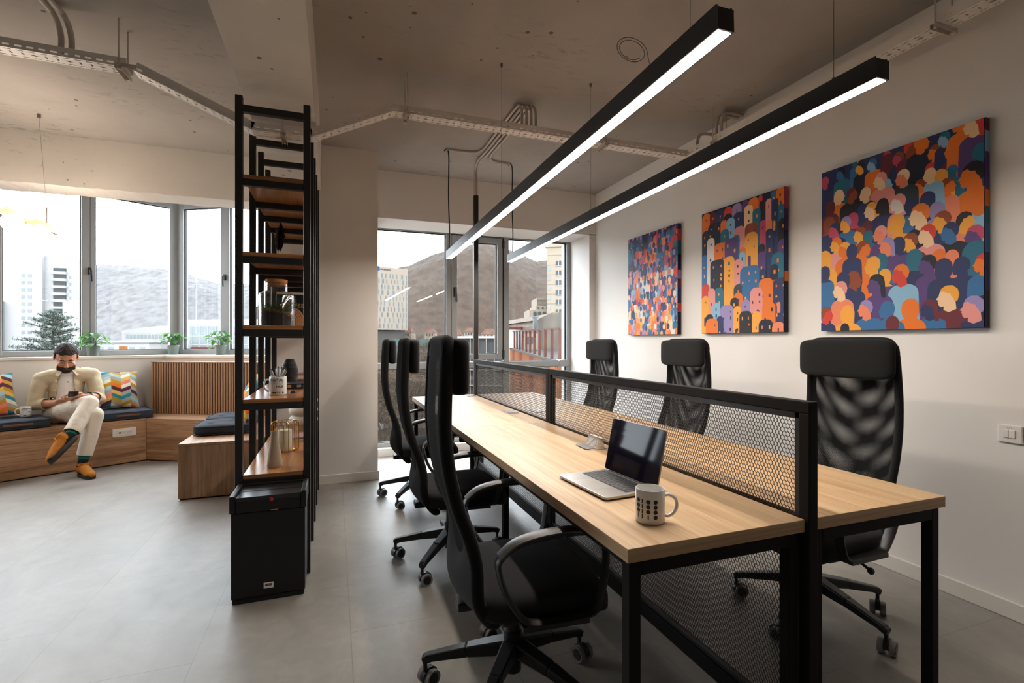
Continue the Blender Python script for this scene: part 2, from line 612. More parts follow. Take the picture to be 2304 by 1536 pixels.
# ------------------------------------------------------------------ room shell
def room():
    m = MB()
    oc, ol, orr = bay_corner(0.80, 0.88), B1 - D1 * 3.75 + N1 * 0.80, B1 + D2 * 1.5 + N2 * 0.88
    plan = [(-6.2, -4.0), (WALL_R + 0.2, -4.0), (WALL_R + 0.2, 5.80), (-0.2, 5.80), (-0.2, orr.y), (orr.x, orr.y), (oc.x, oc.y), (ol.x, ol.y), (-6.2, ol.y)]
    m.prism(plan, -0.12, 0.0)
    tag(m.build('floor', 'floor_vinyl'), 'grey concrete-look vinyl tile floor', 'floor', kind='structure')
    # ceiling: one slab, slightly uneven underside
    m = MB()
    m.prism(plan, CEIL, CEIL + 0.2)
    tag(m.build('ceiling', 'concrete_ceiling'), 'rough painted concrete ceiling', 'ceiling', kind='structure')
    m = MB()
    m.box(WALL_R, -4.0, 0, WALL_R + 0.2, 5.95, CEIL)
    tag(m.build('wall_right', 'wall_paint'), 'long off-white wall carrying the three canvases', 'wall', kind='structure')
    m = MB()
    m.box(-6.2, -4.2, 0, WALL_R + 0.2, -4.0, CEIL)
    tag(m.build('wall_back', 'wall_paint'), 'off-white wall behind the viewer', 'wall', kind='structure')
    m = MB()
    m.box(-6.4, -4.2, 0, -6.2, 5.2, CEIL)
    tag(m.build('wall_left', 'wall_paint'), 'off-white wall at the far end of the lounge', 'wall', kind='structure')
    # ragged plaster edges where beams meet the ceiling are modelled by jittered strips
    def beam(name, x0, y0, z0, x1, y1, z1, label, axis, seed):
        rnd = random.Random(seed)
        mb = MB()
        n = 110
        # section swept along AXIS with slightly wobbling edges
        ring = []
        for i in range(n + 1):
            k = i / n
            w = [rnd.uniform(-1, 1) * 0.004 for _ in range(4)]
            if axis == 0:
                x = x0 + (x1 - x0) * k
                ring.append([V((x, y0, z0 + w[1])), V((x, y1, z0 + w[2])), V((x, y1, z1)), V((x, y0, z1))])
            else:
                y = y0 + (y1 - y0) * k
                ring.append([V((x0, y, z0 + w[1])), V((x0 + w[2] * .5, y, z1)), V((x1 + w[3] * .5, y, z1)), V((x1, y, z0 + w[2]))])
        vs = [p for r in ring for p in r]
        fs = []
        for i in range(n):
            for k in range(4):
                a, b = i * 4 + k, i * 4 + (k + 1) % 4
                fs.append((a, b, b + 4, a + 4) if axis == 0 else (a, b, b + 4, a + 4))
        fs += [(3, 2, 1, 0), tuple(n * 4 + k for k in range(4))]
        mb.add(vs, fs)
        o = mb.build(name, 'concrete_beam', weld=False)
        bm = bmesh.new()
        bm.from_mesh(o.data)
        bmesh.ops.recalc_face_normals(bm, faces=bm.faces)
        bm.to_mesh(o.data)
        bm.free()
        tag(o, label, 'beam', kind='structure')
    beam('beam_middle', -0.472, -3.9, 2.632, -0.108, 4.70, CEIL + .01, 'concrete beam running above the black shelving rack', 1, 3)
    beam('beam_left', -6.15, 5.25, 2.61, -0.565, 5.57, CEIL + .01, 'concrete beam above the lounge windows', 0, 4)
    m = MB()
    m.box(0.385, 5.19, 2.55, WALL_R, 5.66, CEIL)
    tag(m.build('beam_right', 'wall_paint'), 'plastered beam above the desk-side window', 'beam', kind='structure')
    m = MB()
    m.box(-0.56, 4.71, 0, 0.381, 6.6, CEIL)
    tag(m.build('pillar', 'wall_paint'), 'wide off-white pillar between lounge and desk windows', 'pillar', kind='structure')
    # pier between right wall and window
    m = MB()
    m.box(2.862, 5.19, 0, WALL_R, 5.95, 2.56)
    tag(m.build('wall_far', 'wall_paint'), 'narrow pier at the right of the desk-side window', 'wall', kind='structure')
    m = MB()
    m.box(0.381, 5.62, 0, 2.862, 5.82, 0.085)
    m.box(0.381, 5.66, 2.6, WALL_R + .2, 5.95, CEIL)
    tag(m.build('wall_window_right', 'wall_paint'), 'low kerb and lintel of the desk-side window', 'wall', kind='structure')
    # baseboards
    m = MB()
    m.box(WALL_R - 0.014, -3.9, 0, WALL_R, 5.19, 0.082)
    tag(m.build('baseboard_right', 'white_trim', bevel=0.004), 'white skirting along the canvas wall', 'baseboard', kind='structure')
    m = MB()
    m.box(-0.574, 4.697, 0, 0.394, 4.71, 0.082)
    m.box(0.381, 4.71, 0, 0.394, 5.60, 0.082)
    tag(m.build('baseboard_middle', 'white_trim', bevel=0.004), 'white skirting around the pillar', 'baseboard', kind='structure')
    # bay walls under the windows and their sills
    L1 = 3.6                                   # length of left bay facet
    m = MB()
    cI, cO = bay_corner(0.55, 0.56), bay_corner(0.95, 0.95)
    kI, kO = (cI - B1).dot(D1), (cO - B1).dot(D1)
    m.prism([(-L1, 0.55), (kI, 0.55), (kO, 0.95), (-L1, 0.95)], 0, 1.09, T=T1())
    tag(m.build('wall_bay_left', 'wall_paint'), 'off-white parapet wall behind the seated person', 'wall', kind='structure')
    m = MB()
    kI, kO = (cI - B1).dot(D2), (cO - B1).dot(D2)
    m.prism([(kI, 0.56), (1.52, 0.56), (1.52, 0.95), (kO, 0.95)], 0, 1.09, T=T2())
    tag(m.build('wall_bay_right', 'wall_paint'), 'off-white parapet wall behind the slatted panel', 'wall', kind='structure')
    cA, cB = bay_corner(0.53, 0.54), bay_corner(0.80, 0.86)
    m = MB()
    eA, eB = B1 - D1 * L1 + N1 * 0.53, B1 - D1 * L1 + N1 * 0.80
    m.add([eA + V((0, 0, 1.09)), cA + V((0, 0, 1.09)), cB + V((0, 0, 1.09)), eB + V((0, 0, 1.09)),
           eA + V((0, 0, 1.12)), cA + V((0, 0, 1.12)), cB + V((0, 0, 1.12)), eB + V((0, 0, 1.12))],
          [(3, 2, 1, 0), (4, 5, 6, 7), (0, 1, 5, 4), (1, 2, 6, 5), (2, 3, 7, 6), (3, 0, 4, 7)])
    fA, fB = B1 + D2 * 1.5 + N2 * 0.54, B1 + D2 * 1.5 + N2 * 0.86
    m.add([cA + V((0, 0, 1.09)), fA + V((0, 0, 1.09)), fB + V((0, 0, 1.09)), cB + V((0, 0, 1.09)),
           cA + V((0, 0, 1.12)), fA + V((0, 0, 1.12)), fB + V((0, 0, 1.12)), cB + V((0, 0, 1.12))],
          [(3, 2, 1, 0), (4, 5, 6, 7), (0, 1, 5, 4), (1, 2, 6, 5), (2, 3, 7, 6), (3, 0, 4, 7)])
    tag(m.build('trim_1', 'sill_white', bevel=0.005), 'white window sill of the lounge bay', 'sill', kind='structure')
    # closing walls of the bay, outside the picture
    p = B1 - D1 * L1 + N1 * 0.55
    m = MB()
    m.box(-6.3, p.y - 0.2, 0, p.x + 0.05, p.y, CEIL)
    tag(m.build('wall_bay_end', 'wall_paint'), 'off-white wall closing the lounge bay', 'wall', kind='structure')


def window_bay(name, label, T, x0, x1, mull, handles):
    """bay window: frame members at MULL [(x, width)], sill height 1.12 to 2.98; y=0 is the inner frame face"""
    z0, z1, dp = 1.12, 3.0, 0.075
    root = thing(name, label, 'window', kind='structure')
    m = MB()
    m.box(x0, 0, z0, x1, dp, z0 + 0.062, T=T)
    m.box(x0, 0, z1 - 0.075, x1, dp, z1 + 0.04, T=T)
    edges = []
    for x, w in mull:
        m.box(x - w / 2, -0.004, z0 + 0.005, x + w / 2, dp, z1, T=T)
        edges.append((x - w / 2, x + w / 2))
    # sash seam grooves on wide mullions
    m.build('frame', 'window_frame', root, bevel=0.006)
    g = MB()
    for (a, b) in zip(edges[:-1], edges[1:]):
        X0, X1 = a[1], b[0]
        Z0, Z1 = z0 + 0.062, z1 - 0.075
        e = 0.007
        for q in ((X0, X0 + e, Z0, Z1), (X1 - e, X1, Z0, Z1), (X0, X1, Z0, Z0 + e), (X0, X1, Z1 - e, Z1)):
            g.box(q[0], 0.02, q[2], q[1], 0.05, q[3], T=T)
    for x, w in mull:
        if w > 0.12:
            g.box(x + 0.012, -0.0055, z0 + 0.06, x + 0.0145, 0.0, z1 - 0.08, T=T)
    g.build('gasket', 'gasket', root)
    for (a, b) in zip(edges[:-1], edges[1:]):
        p = MB()
        p.box(a[1], 0.034, z0 + 0.062, b[0], 0.040, z1 - 0.075, T=T)
        p.build('pane', 'pane_glass', root)
    for hx, hz in handles:
        h = MB()
        h.box(hx - 0.016, -0.022, hz - 0.035, hx + 0.016, -0.004, hz + 0.04, T=T)
        h.bar(T @ V((hx, -0.03, hz)), T @ V((hx, -0.05, hz - 0.002)), 0.018, 0.018)
        h.bar(T @ V((hx + 0.004, -0.05, hz + 0.012)), T @ V((hx + 0.010, -0.052, hz - 0.115)), 0.02, 0.014, up=N1)
        h.build('handle', 'black_plastic', root, bevel=0.004)
    return root


def window_desk():
    y0, y1 = 5.70, 5.775
    zt0, zt1 = 0.965, 1.035                       # transom
    zb, zl = 0.085, 2.60
    root = thing('window_3', 'tall grey window beside the desks with transom and tilting sash', 'window', kind='structure')
    m = MB()
    m.box(0.38, y0, zb, 2.865, y1, zb + 0.05)
    m.box(0.38, y0, zl - 0.055, 2.865, y1, zl + 0.05)
    m.box(0.34, y0, zb, 0.40, y1, zl)
    m.box(2.806, y0 - 0.02, zb, 2.864, y1, zl - .04)
    m.box(0.38, y0 - 0.025, zt0, 2.80, y1, zt1)
    m.box(2.70, y0 - 0.032, zt0 - 0.005, 2.842, y1, zt1 + 0.012)
    m.box(1.236, y0 - 0.012, zb, 1.300, y1, zl)
    m.box(1.955, y0 - 0.012, zb, 2.022, y1, zl)
    m.build('frame', 'window_frame', root, bevel=0.005)
    # opening sash
    s = MB()
    sx0, sx1, sz0, sz1 = 1.304, 1.935, zt1 + 0.03, zl - 0.062
    w = 0.066
    for q in ((sx0, sx0 + w, sz0, sz1), (sx1 - w, sx1, sz0, sz1), (sx0 + w, sx1 - w, sz0, sz0 + w), (sx0 + w, sx1 - w, sz1 - w, sz1)):
        s.box(q[0], y0 - 0.022, q[2], q[1], y1 - 0.01, q[3])
    sash = s.build('sash', 'window_frame', root, bevel=0.006)
    h = MB()
    hz = 1.86
    h.box(sx0 + 0.018, y0 - 0.042, hz - 0.055, sx0 + 0.05, y0 - 0.022, hz + 0.06)
    h.bar((sx0 + 0.034, y0 - 0.04, hz + 0.03), (sx0 + 0.034, y0 - 0.075, hz + 0.03), 0.02, 0.02)
    h.bar((sx0 + 0.034, y0 - 0.075, hz + 0.05), (sx0 + 0.044, y0 - 0.075, hz - 0.115), 0.024, 0.018, up=(0, 1, 0))
    tag(h.build('handle', 'black_plastic', sash, bevel=0.004), 'black window handle')
    g = MB()
    g.box(sx1, y0 - 0.01, sz0 - .01, sx1 + 0.02, y1, sz1)
    for z in (sz0 + 0.02, sz1 - 0.12):
        g.box(sx1 - 0.004, y0 - 0.036, z, sx1 + 0.02, y0 - 0.012, z + 0.09)
    e = 0.007
    panes = [(0.40, 1.236, zt1, zl - 0.055), (sx0 + w, sx1 - w, sz0 + w, sz1 - w), (2.022, 2.806, zt1, zl - 0.055),
             (0.40, 1.236, zb + 0.05, zt0), (1.300, 1.955, zb + 0.05, zt0), (2.022, 2.806, zb + 0.05, zt0)]
    for X0, X1, Z0, Z1 in panes:
        for q in ((X0, X0 + e, Z0, Z1), (X1 - e * 1.6, X1, Z0, Z1), (X0, X1, Z0, Z0 + e), (X0, X1, Z1 - e, Z1)):
            g.box(q[0], y0 + 0.012, q[2], q[1], y0 + 0.05, q[3])
    g.build('gasket', 'gasket', root)
    for X0, X1, Z0, Z1 in panes:
        p = MB()
        p.box(X0, y0 + 0.03, Z0, X1, y0 + 0.036, Z1)
        p.build('pane', 'pane_glass', root)


room()
_wc = bay_corner(0.70, 0.78)
_w1 = (_wc - B1).dot(D1)
_w2 = (_wc - B1).dot(D2)
window_bay('window_1', 'grey framed bay window behind the seated person', T1(0.70, _w1), -3.6, 0.02,
           [(-0.03, 0.10), (-0.845, 0.125), (-1.575, 0.125), (-2.35, 0.125), (-3.1, 0.125)], [(-0.838, 2.06)])
window_bay('window_2', 'grey framed bay window behind the slatted panel', T2(0.78, _w2), -0.02, 1.50,
           [(0.03, 0.10), (0.650, 0.115), (1.28, 0.10)], [(0.655, 2.06)])
window_desk()

# ------------------------------------------------------------------ daylight: bright overcast sky
w = bpy.data.worlds.new('World')
SC.world = w
w.use_nodes = True
nt = w.node_tree
nt.nodes.clear()
wo = nt.nodes.new('ShaderNodeOutputWorld')
bg = nt.nodes.new('ShaderNodeBackground')
bg.inputs['Color'].default_value = (0.86, 0.93, 1.0, 1)
bg.inputs['Strength'].default_value = 6.5
nt.links.new(bg.outputs[0], wo.inputs[0])


def portal(name, loc, direction, sx, sy):
    l = bpy.data.lights.new(name, 'AREA')
    l.shape = 'RECTANGLE'
    l.size, l.size_y = sx, sy
    l.cycles.is_portal = True
    o = bpy.data.objects.new(name, l)
    COL.objects.link(o)
    o.location = loc
    o.rotation_euler = V(direction).to_track_quat('-Z', 'Z').to_euler()
    return o


_p1 = T1(0.80, _w1) @ V((-1.75, 0, 2.05))
portal('portal', _p1, -N1, 3.4, 1.8)
_p2 = T2(0.88, _w2) @ V((0.62, 0, 2.05))
portal('portal', _p2, -N2, 1.3, 1.8)
portal('portal', (1.62, 5.84, 1.35), (0, -1, 0), 2.45, 2.45)

SC.view_settings.view_transform = 'Standard'
SC.view_settings.look = 'None'
SC.view_settings.gamma = 1.0
SC.view_settings.exposure = 1.22
SC.view_settings.use_curve_mapping = False
SC.cycles.use_denoising = True
SC.cycles.max_bounces = 10
SC.cycles.diffuse_bounces = 5
SC.cycles.glossy_bounces = 4
SC.cycles.transparent_max_bounces = 24
SC.cycles.caustics_reflective = False
SC.cycles.caustics_refractive = False
SC.cycles.sample_clamp_indirect = 6.0


# ------------------------------------------------------------------ desks
DZ = 0.765
DY0, DYM, DY1 = 1.045, 2.860, 4.62


def desk(name, label, x0, x1, y0, y1, end_near, end_far, inner):
    """end_near/end_far: leg frame style at each end: 'end' two legs, 'mid' one inset leg, None nothing"""
    root = thing(name, label, 'desk', ((x0 + x1) / 2, (y0 + y1) / 2, 0), group='bench desks of the workstation')
    m = MB()
    m.box(x0, y0, DZ - 0.036, x1, y1, DZ)
    m.mi[2] = m.mi[3] = 1                      # edge-banded ends, grain along the edge
    m.build('tabletop', ['oak_desk', 'oak_desk_end'], root, bevel=0.0015)
    f = MB()
    zr0, zr1 = DZ - 0.036 - 0.042, DZ - 0.036
    for x in (x0 + 0.012, x1 - 0.012 - 0.035):
        f.box(x, y0 + (0.047 if end_near == 'end' else 0.012), zr1 - 0.020, x + 0.035, y1 - (0.047 if end_far == 'end' else 0.012), zr1)
    ys = []
    if end_near:
        ys.append((y0 + 0.012, end_near))
    if end_far:
        ys.append((y1 - 0.012 - 0.035, end_far))
    for y, style in ys:
        f.box(x0 + 0.047 if style == 'end' else x0 + 0.012, y, zr0, x1 - 0.047 if style == 'end' else x1 - 0.012, y + 0.035, zr1)
    f.box((x0 + x1) / 2 - .2, (y0 + y1) / 2 - .02, zr0, (x0 + x1) / 2 + .2, (y0 + y1) / 2 + .02, zr1)
    f.build('frame', 'black_frame', root, bevel=0.003)
    for y, style in ys:
        if style == 'end':
            for x in (x0 + 0.012, x1 - 0.047):
                l = MB()
                l.box(x, y, 0, x + 0.035, y + 0.035, zr1)
                l.build('leg', 'black_frame', root, bevel=0.003)
        else:
            xm = (x0 + x1) / 2
            l = MB()
            l.box(xm - 0.018, y, 0, xm + 0.018, y + 0.035, zr0)
            l.build('leg', 'black_frame', root, bevel=0.003)
    # modesty cross rail near the floor
    return root


desk('desk', 'oak-topped bench desk holding the laptop and the dotted mug', 0.684, 1.280, DY0, DYM - .001, 'end', 'mid', 1)
desk('desk', 'oak-topped bench desk by the window, on the side of the backs-turned chairs', 0.684, 1.280, DYM + .001, DY1, None, 'end', 1)
desk('desk', 'oak-topped bench desk under the large crowd canvas, empty top', 1.318, 1.915, DY0, DYM - .001, 'end', 'mid', -1)
desk('desk', 'oak-topped bench desk behind the mesh partition near the smallest-figured canvas', 1.318, 1.915, DYM + .001, DY1, None, 'end', -1)


def hex_net(m, x, y0, y1, z0, z1, w=0.0125, rp=0.0125, t=0.0005, th=0.0011):
    """pointy-top hexagon net in the plane X=x; three ribs per cell"""
    ny, nz = int((y1 - y0) / w) + 1, int((z1 - z0) / rp) + 1

    def rib(a, b):
        (ya, za), (yb, zb) = a, b
        ya, yb = min(max(ya, y0), y1), min(max(yb, y0), y1)
        za, zb = min(max(za, z0), z1), min(max(zb, z0), z1)
        dy, dz = yb - ya, zb - za
        L = math.hypot(dy, dz)
        if L < 1e-4:
            return
        py, pz = -dz / L * t, dy / L * t
        m.add([(x - th, ya + py, za + pz), (x - th, ya - py, za - pz), (x + th, ya - py, za - pz), (x + th, ya + py, za + pz),
               (x - th, yb + py, zb + pz), (x - th, yb - py, zb - pz), (x + th, yb - py, zb - pz), (x + th, yb + py, zb + pz)],
              [(0, 1, 5, 4), (1, 2, 6, 5), (2, 3, 7, 6), (3, 0, 4, 7)])
    for j in range(nz):
        for i in range(ny):
            cy = y0 + (i + (0.5 if j % 2 else 0.0)) * w
            cz = z0 + j * rp
            top, tr, br = (cy, cz + rp * 0.775), (cy + w / 2, cz + rp * 0.225), (cy + w / 2, cz - rp * 0.225)
            tl = (cy - w / 2, cz + rp * 0.225)
            rib(tl, top)
            rib(top, tr)
            rib(tr, br)


def partition(name, label, y0, y1, posts):
    x0, x1 = 1.2815, 1.3165
    root = thing(name, label, 'partition', (1.299, (y0 + y1) / 2, 0), group='mesh partitions between the desks')
    zt = 1.106
    f = MB()
    f.box(x0, y0, zt - 0.035, x1, y1, zt)
    f.box(x0, y0, 0.065, x1, y1, 0.125)
    f.box(x0, y0, 0.0, x1, y0 + 0.035, zt - 0.035)
    f.box(x0, y1 - 0.035, 0.0, x1, y1, zt - 0.035)
    f.build('frame', 'black_frame', root, bevel=0.003)
    g = MB()
    a, b, c, d = y0 + 0.035, y1 - 0.035, 0.125, zt - 0.035
    k = 0.02
    for q in ((a, a + k, c, d), (b - k, b, c, d), (a, b, c, c + k), (a, b, d - k, d)):
        g.box(1.289, q[0], q[2], 1.309, q[1], q[3])
    for zz in (0.70, 0.735):
        g.box(1.292, a, zz, 1.306, b, zz + 0.012)
    g.build('inner_frame', 'black_steel', root, bevel=0.002)
    n = MB()
    hex_net(n, 1.299, a + k, b - k, DZ - 0.03, d - k)
    n.build('mesh_panel', 'black_steel', root)
    n = MB()
    hex_net(n, 1.299, a + k, b - k, c + k, 0.70)
    n.build('mesh_panel', 'black_steel', root)
    return root


partition('mesh_partition', 'black framed hexagon-mesh partition standing right behind the laptop', DY0 - 0.012, 2.862, 1)
partition('mesh_partition', 'black framed hexagon-mesh partition ending at the black cable pole', 2.863, DY1 + 0.012, 1)


# ------------------------------------------------------------------ high-back office chair, facing +X, origin on the floor under the column
PROF = [(0.315, -0.085), (0.36, -0.125), (0.42, -0.165), (0.48, -0.180), (0.56, -0.178), (0.65, -0.198), (0.75, -0.238), (0.87, -0.268),
        (1.0, -0.280), (1.15, -0.276), (1.29, -0.266)]
WID = [(0.315, 0.11), (0.33, 0.155), (0.36, 0.195), (0.42, 0.228), (0.50, 0.243), (0.65, 0.243), (0.85, 0.234), (1.05, 0.226), (1.2, 0.220), (1.25, 0.214), (1.275, 0.198), (1.29, 0.165)]


def backx(z):
    # smooth profile
    s = 0
    for k in (-0.03, -0.015, 0, 0.015, 0.03):
        s += interp(PROF, z + k)
    return s / 5


def make_chair(label):
    root = thing('office_chair', label, 'chair', group='high-back office chairs at the desks')
    # 1. backrest frame: flat rim following the outline
    path = []
    zs = [0.335, 0.36, 0.40, 0.45, 0.50, 0.56, 0.62, 0.68, 0.75, 0.82, 0.9, 1.0, 1.1, 1.18, 1.23, 1.262, 1.280]
    for z in zs:
        path.append((backx(z), -interp(WID, z) + 0.017, z))
    path += [(backx(1.284), y, 1.284) for y in (-0.12, -0.06, 0, 0.06, 0.12)]
    for z in reversed(zs):
        path.append((backx(z), interp(WID, z) - 0.017, z))
    path += [(backx(0.32), y, 0.322) for y in (0.10, 0.05, 0, -0.05, -0.10)]
    m = MB()
    m.tube(catmull(path, 3, True), 0.02, 10, closed=True, flat=(0.82, 1.15), up=(1, 0, 0))
    m.build('back_frame', 'chair_fabric_black', root, smooth=60, local=True)
    # 2. mesh in the upper back, two layers
    def layer(off, bow):
        mm = MB()

        def fn(u, v):
            z = 0.55 + (1.272 - 0.55) * v
            wd = interp(WID, z) - 0.02
            y = (u * 2 - 1) * wd
            return (backx(z) + off - bow * (1 - (u * 2 - 1) ** 2), y, z)
        mm.grid(fn, 12, 26)
        return mm
    layer(0.012, 0.012).build('back_mesh', 'chair_mesh_front', root, smooth=180, local=True)
    layer(-0.008, 0.020).build('back_mesh', 'chair_mesh_back', root, smooth=180, local=True)
    # 3. upholstered lower back: a slab with a dipping (U-shaped) upper edge
    m = MB()
    nu, nv = 16, 12

    def slab(side):
        def fn(u, v):
            c = u * 2 - 1
            ztop = 0.545 + 0.17 * abs(c) ** 2.2
            z = 0.325 + (ztop - 0.325) * v
            wd = interp(WID, z) - 0.008
            edge = (1 - abs(c) ** 4) * (1 - abs(2 * v - 1) ** 6)
            return (backx(z) + (0.012 + 0.012 * edge if side > 0 else -0.012 - 0.052 * (1 - c * c) * math.sin(PI * min(1, v * 0.9 + 0.05)) ** 0.7), c * wd, z)
        return fn
    m.grid(slab(1), nu, nv)
    m.grid(slab(-1), nu, nv, flip=True)
    m.build('lower_back', 'chair_fabric', root, smooth=60, local=True, weld=True)
    # 4. cloth cap over the top of the back
    m = MB()
    for sd, fl in ((1, False), (-1, True)):
        m.grid(lambda u, v, sd=sd: (backx(1.225 + 0.055 * v) + sd * (0.0168 - 0.009 * v ** 4), (u * 2 - 1) * (interp(WID, 1.225 + 0.055 * v) - 0.006), 1.225 + 0.062 * v), 10, 6, flip=fl)
    m.build('back_cap', 'chair_fabric_black', root, smooth=60, local=True)
    # 5. headrest pillow hanging in front
    m = MB()

    def pill(u, v):
        a, b = 2 * PI * u, PI * (v - 0.5)
        e1, e2 = 0.28, 0.42

        def sg(x, e):
            return math.copysign(abs(x) ** e, x)
        return (backx(1.2) + 0.050 + 0.028 * sg(math.cos(b), e2) * sg(math.cos(a), 0.75), 0.228 * sg(math.cos(b), e1) * sg(math.sin(a), e1), 1.198 + 0.093 * sg(math.sin(b), e1))
    m.grid(pill, 48, 28)
    m.build('headrest', 'chair_fabric_black', root, smooth=180, local=True, weld=True)
    # 6. seat cushion
    m = MB()

    def seat(u, v):
        a, b = 2 * PI * u, PI * (v - 0.5)

        def sg(x, e):
            return math.copysign(abs(x) ** e, x)
        x = 0.240 * sg(math.cos(b), 0.25) * sg(math.cos(a), 0.38)
        y = 0.255 * sg(math.cos(b), 0.25) * sg(math.sin(a), 0.38)
        z = 0.048 * sg(math.sin(b), 0.5)
        drop = -0.05 * max(0, (x - 0.12) / 0.135) ** 2
        return (0.060 + x, y * (1 + 0.04 * x), 0.428 + z + drop - 0.012 * (y / 0.255) ** 2)
    m.grid(seat, 48, 20)
    m.build('seat', 'chair_fabric', root, smooth=180, local=True, weld=True)
    # 7. armrests: closed loops of flat strip
    loop = [(0.20, 0.42), (0.225, 0.50), (0.235, 0.59), (0.222, 0.642), (0.175, 0.668), (0.09, 0.673), (0.0, 0.667), (-0.075, 0.648), (-0.122, 0.612),
            (-0.124, 0.575), (-0.10, 0.50), (-0.055, 0.43), (-0.02, 0.405), (0.06, 0.40), (0.14, 0.402)]
    for sy in (-1, 1):
        m = MB()
        m.tube(catmull([(x, sy * 0.288, z) for x, z in loop], 4, True), 0.016, 10, closed=True, flat=(0.62, 1.35), up=(0, 1, 0))
        m.box(-0.05, sy * 0.288 - 0.016 - (0.03 if sy > 0 else 0), 0.385, 0.17, sy * 0.288 + 0.016 + (0.03 if sy < 0 else 0), 0.402)
        arm = m.build('armrest', 'black_plastic', root, smooth=50, local=True)
        p = MB()
        pts = catmull([(x, sy * 0.288, z + 0.010) for x, z in loop[4:9]], 4)
        p.tube(pts, 0.018, 10, flat=(0.5, 1.5), up=(0, 1, 0))
        tag(p.build('arm_pad', 'grey_dark_pad', arm, smooth=50, local=True), 'dark grey arm pad')
    # 8. under-seat mechanism, lever
    m = MB()
    m.box(-0.14, -0.11, 0.345, 0.20, 0.11, 0.388)
    m.box(-0.21, -0.04, 0.33, -0.12, 0.04, 0.36)
    m.bar((-0.12, 0, 0.345), (-0.16, 0, 0.40), 0.07, 0.03)
    m.box(-0.10, -0.245, 0.375, 0.22, 0.245, 0.392)
    m.build('mechanism', 'black_plastic', root, bevel=0.006, local=True)
    m = MB()
    m.tube([(0.02, 0.10, 0.36), (0.03, 0.24, 0.352), (0.05, 0.29, 0.345)], 0.006, 6)
    m.ball((0.055, 0.30, 0.344), 0.014, 8, 6)
    m.build('lever', 'black_plastic', root, smooth=50, local=True)
    # 9. gas column
    m = MB()
    m.lathe([(0.0, 0.07), (0.032, 0.075), (0.034, 0.22), (0.026, 0.225), (0.025, 0.35), (0.0, 0.352)], 16)
    m.build('column', 'black_plastic', root, smooth=40, local=True)
    # 10. five-leg base with castors
    for k in range(5):
        a = math.radians(162 + 72 * k)
        d = V((math.cos(a), math.sin(a), 0))
        s = V((-d.y, d.x, 0))
        m = MB()
        m.bar(d * 0.02 + V((0, 0, 0.165)), d * 0.17 + V((0, 0, 0.142)), 0.058, 0.055, w1=0.046, h1=0.038)
        m.bar(d * 0.168 + V((0, 0, 0.142)), d * 0.325 + V((0, 0, 0.108)), 0.046, 0.038, w1=0.034, h1=0.026)
        m.bar(d * 0.30 + V((0, 0, 0.112)), d * 0.334 + V((0, 0, 0.10)), 0.034, 0.028)
        leg = m.build('leg', 'black_plastic', root, bevel=0.006, local=True)
        c = MB()
        tw = a + [0.9, -0.7, 0.5, 1.6, -1.2][k]
        f = V((math.cos(tw), math.sin(tw), 0))
        g = V((-f.y, f.x, 0))
        pv = d * 0.325
        ctr = pv - f * 0.018 + V((0, 0, 0.031))
        c.tube([pv + V((0, 0, 0.055)), pv + V((0, 0, 0.11))], 0.008, 8)
        R = Matrix(((g.x, f.x, 0, ctr.x), (g.y, f.y, 0, ctr.y), (0, 0, 1, ctr.z), (0, 0, 0, 1))) @ Matrix.Rotation(PI / 2, 4, 'Y')
        for o in (-0.020, 0.020):
            c.lathe([(0.0, o - 0.011), (0.020, o - 0.011), (0.021, o - 0.009)], 18, T=R, mi=0)
            c.lathe([(0.021, o - 0.009), (0.030, o - 0.011), (0.031, o), (0.030, o + 0.011), (0.021, o + 0.009)], 18, T=R, mi=1)
            c.lathe([(0.021, o + 0.009), (0.020, o + 0.011), (0.0, o + 0.011)], 18, T=R, mi=0)
        hood = [(0.035 * math.cos(t), 0.036 * math.sin(t)) for t in [PI * i / 10 for i in range(11)]]
        hood += [(x * .55, y * .55) for x, y in reversed(hood)]
        T = Matrix(((f.x, 0, g.x, ctr.x), (f.y, 0, g.y, ctr.y), (0, 1, 0, ctr.z), (0, 0, 0, 1)))
        c.prism(hood, -0.010, 0.010, 0, T)
        c.build('caster', ['black_plastic', 'grey_plastic'], leg, smooth=40, local=True)
    return root


plain('grey_dark_pad', S(66, 63, 61), 0.45)
_seq = [  # x, y, rotation, label
    (0.618, 1.700, -0.075, 'black high-back office chair closest to the viewer, seen from behind, by the laptop desk'),
    (0.642, 2.835, -0.065, 'black high-back office chair seen from behind, middle of its row of three'),
    (0.660, 4.060, -0.06, 'black high-back office chair seen from behind, next to the window and pillar'),
    (2.105, 1.685, PI + 0.03, 'black mesh-back office chair facing the desk under the large crowd canvas'),
    (2.105, 2.880, PI - 0.02, 'black mesh-back office chair facing the desk under the city canvas'),
    (2.105, 4.030, PI + 0.02, 'black mesh-back office chair facing the desk near the canvas of tiny figures'),
]
_c0 = make_chair(_seq[0][3])
for i, (x, y, r, lb) in enumerate(_seq):
    if i == 0:
        _c0.location = (x, y, 0)
        _c0.rotation_euler = (0, 0, r)
    else:
        copy_tree(_c0, None, lb, (x, y, 0), r)


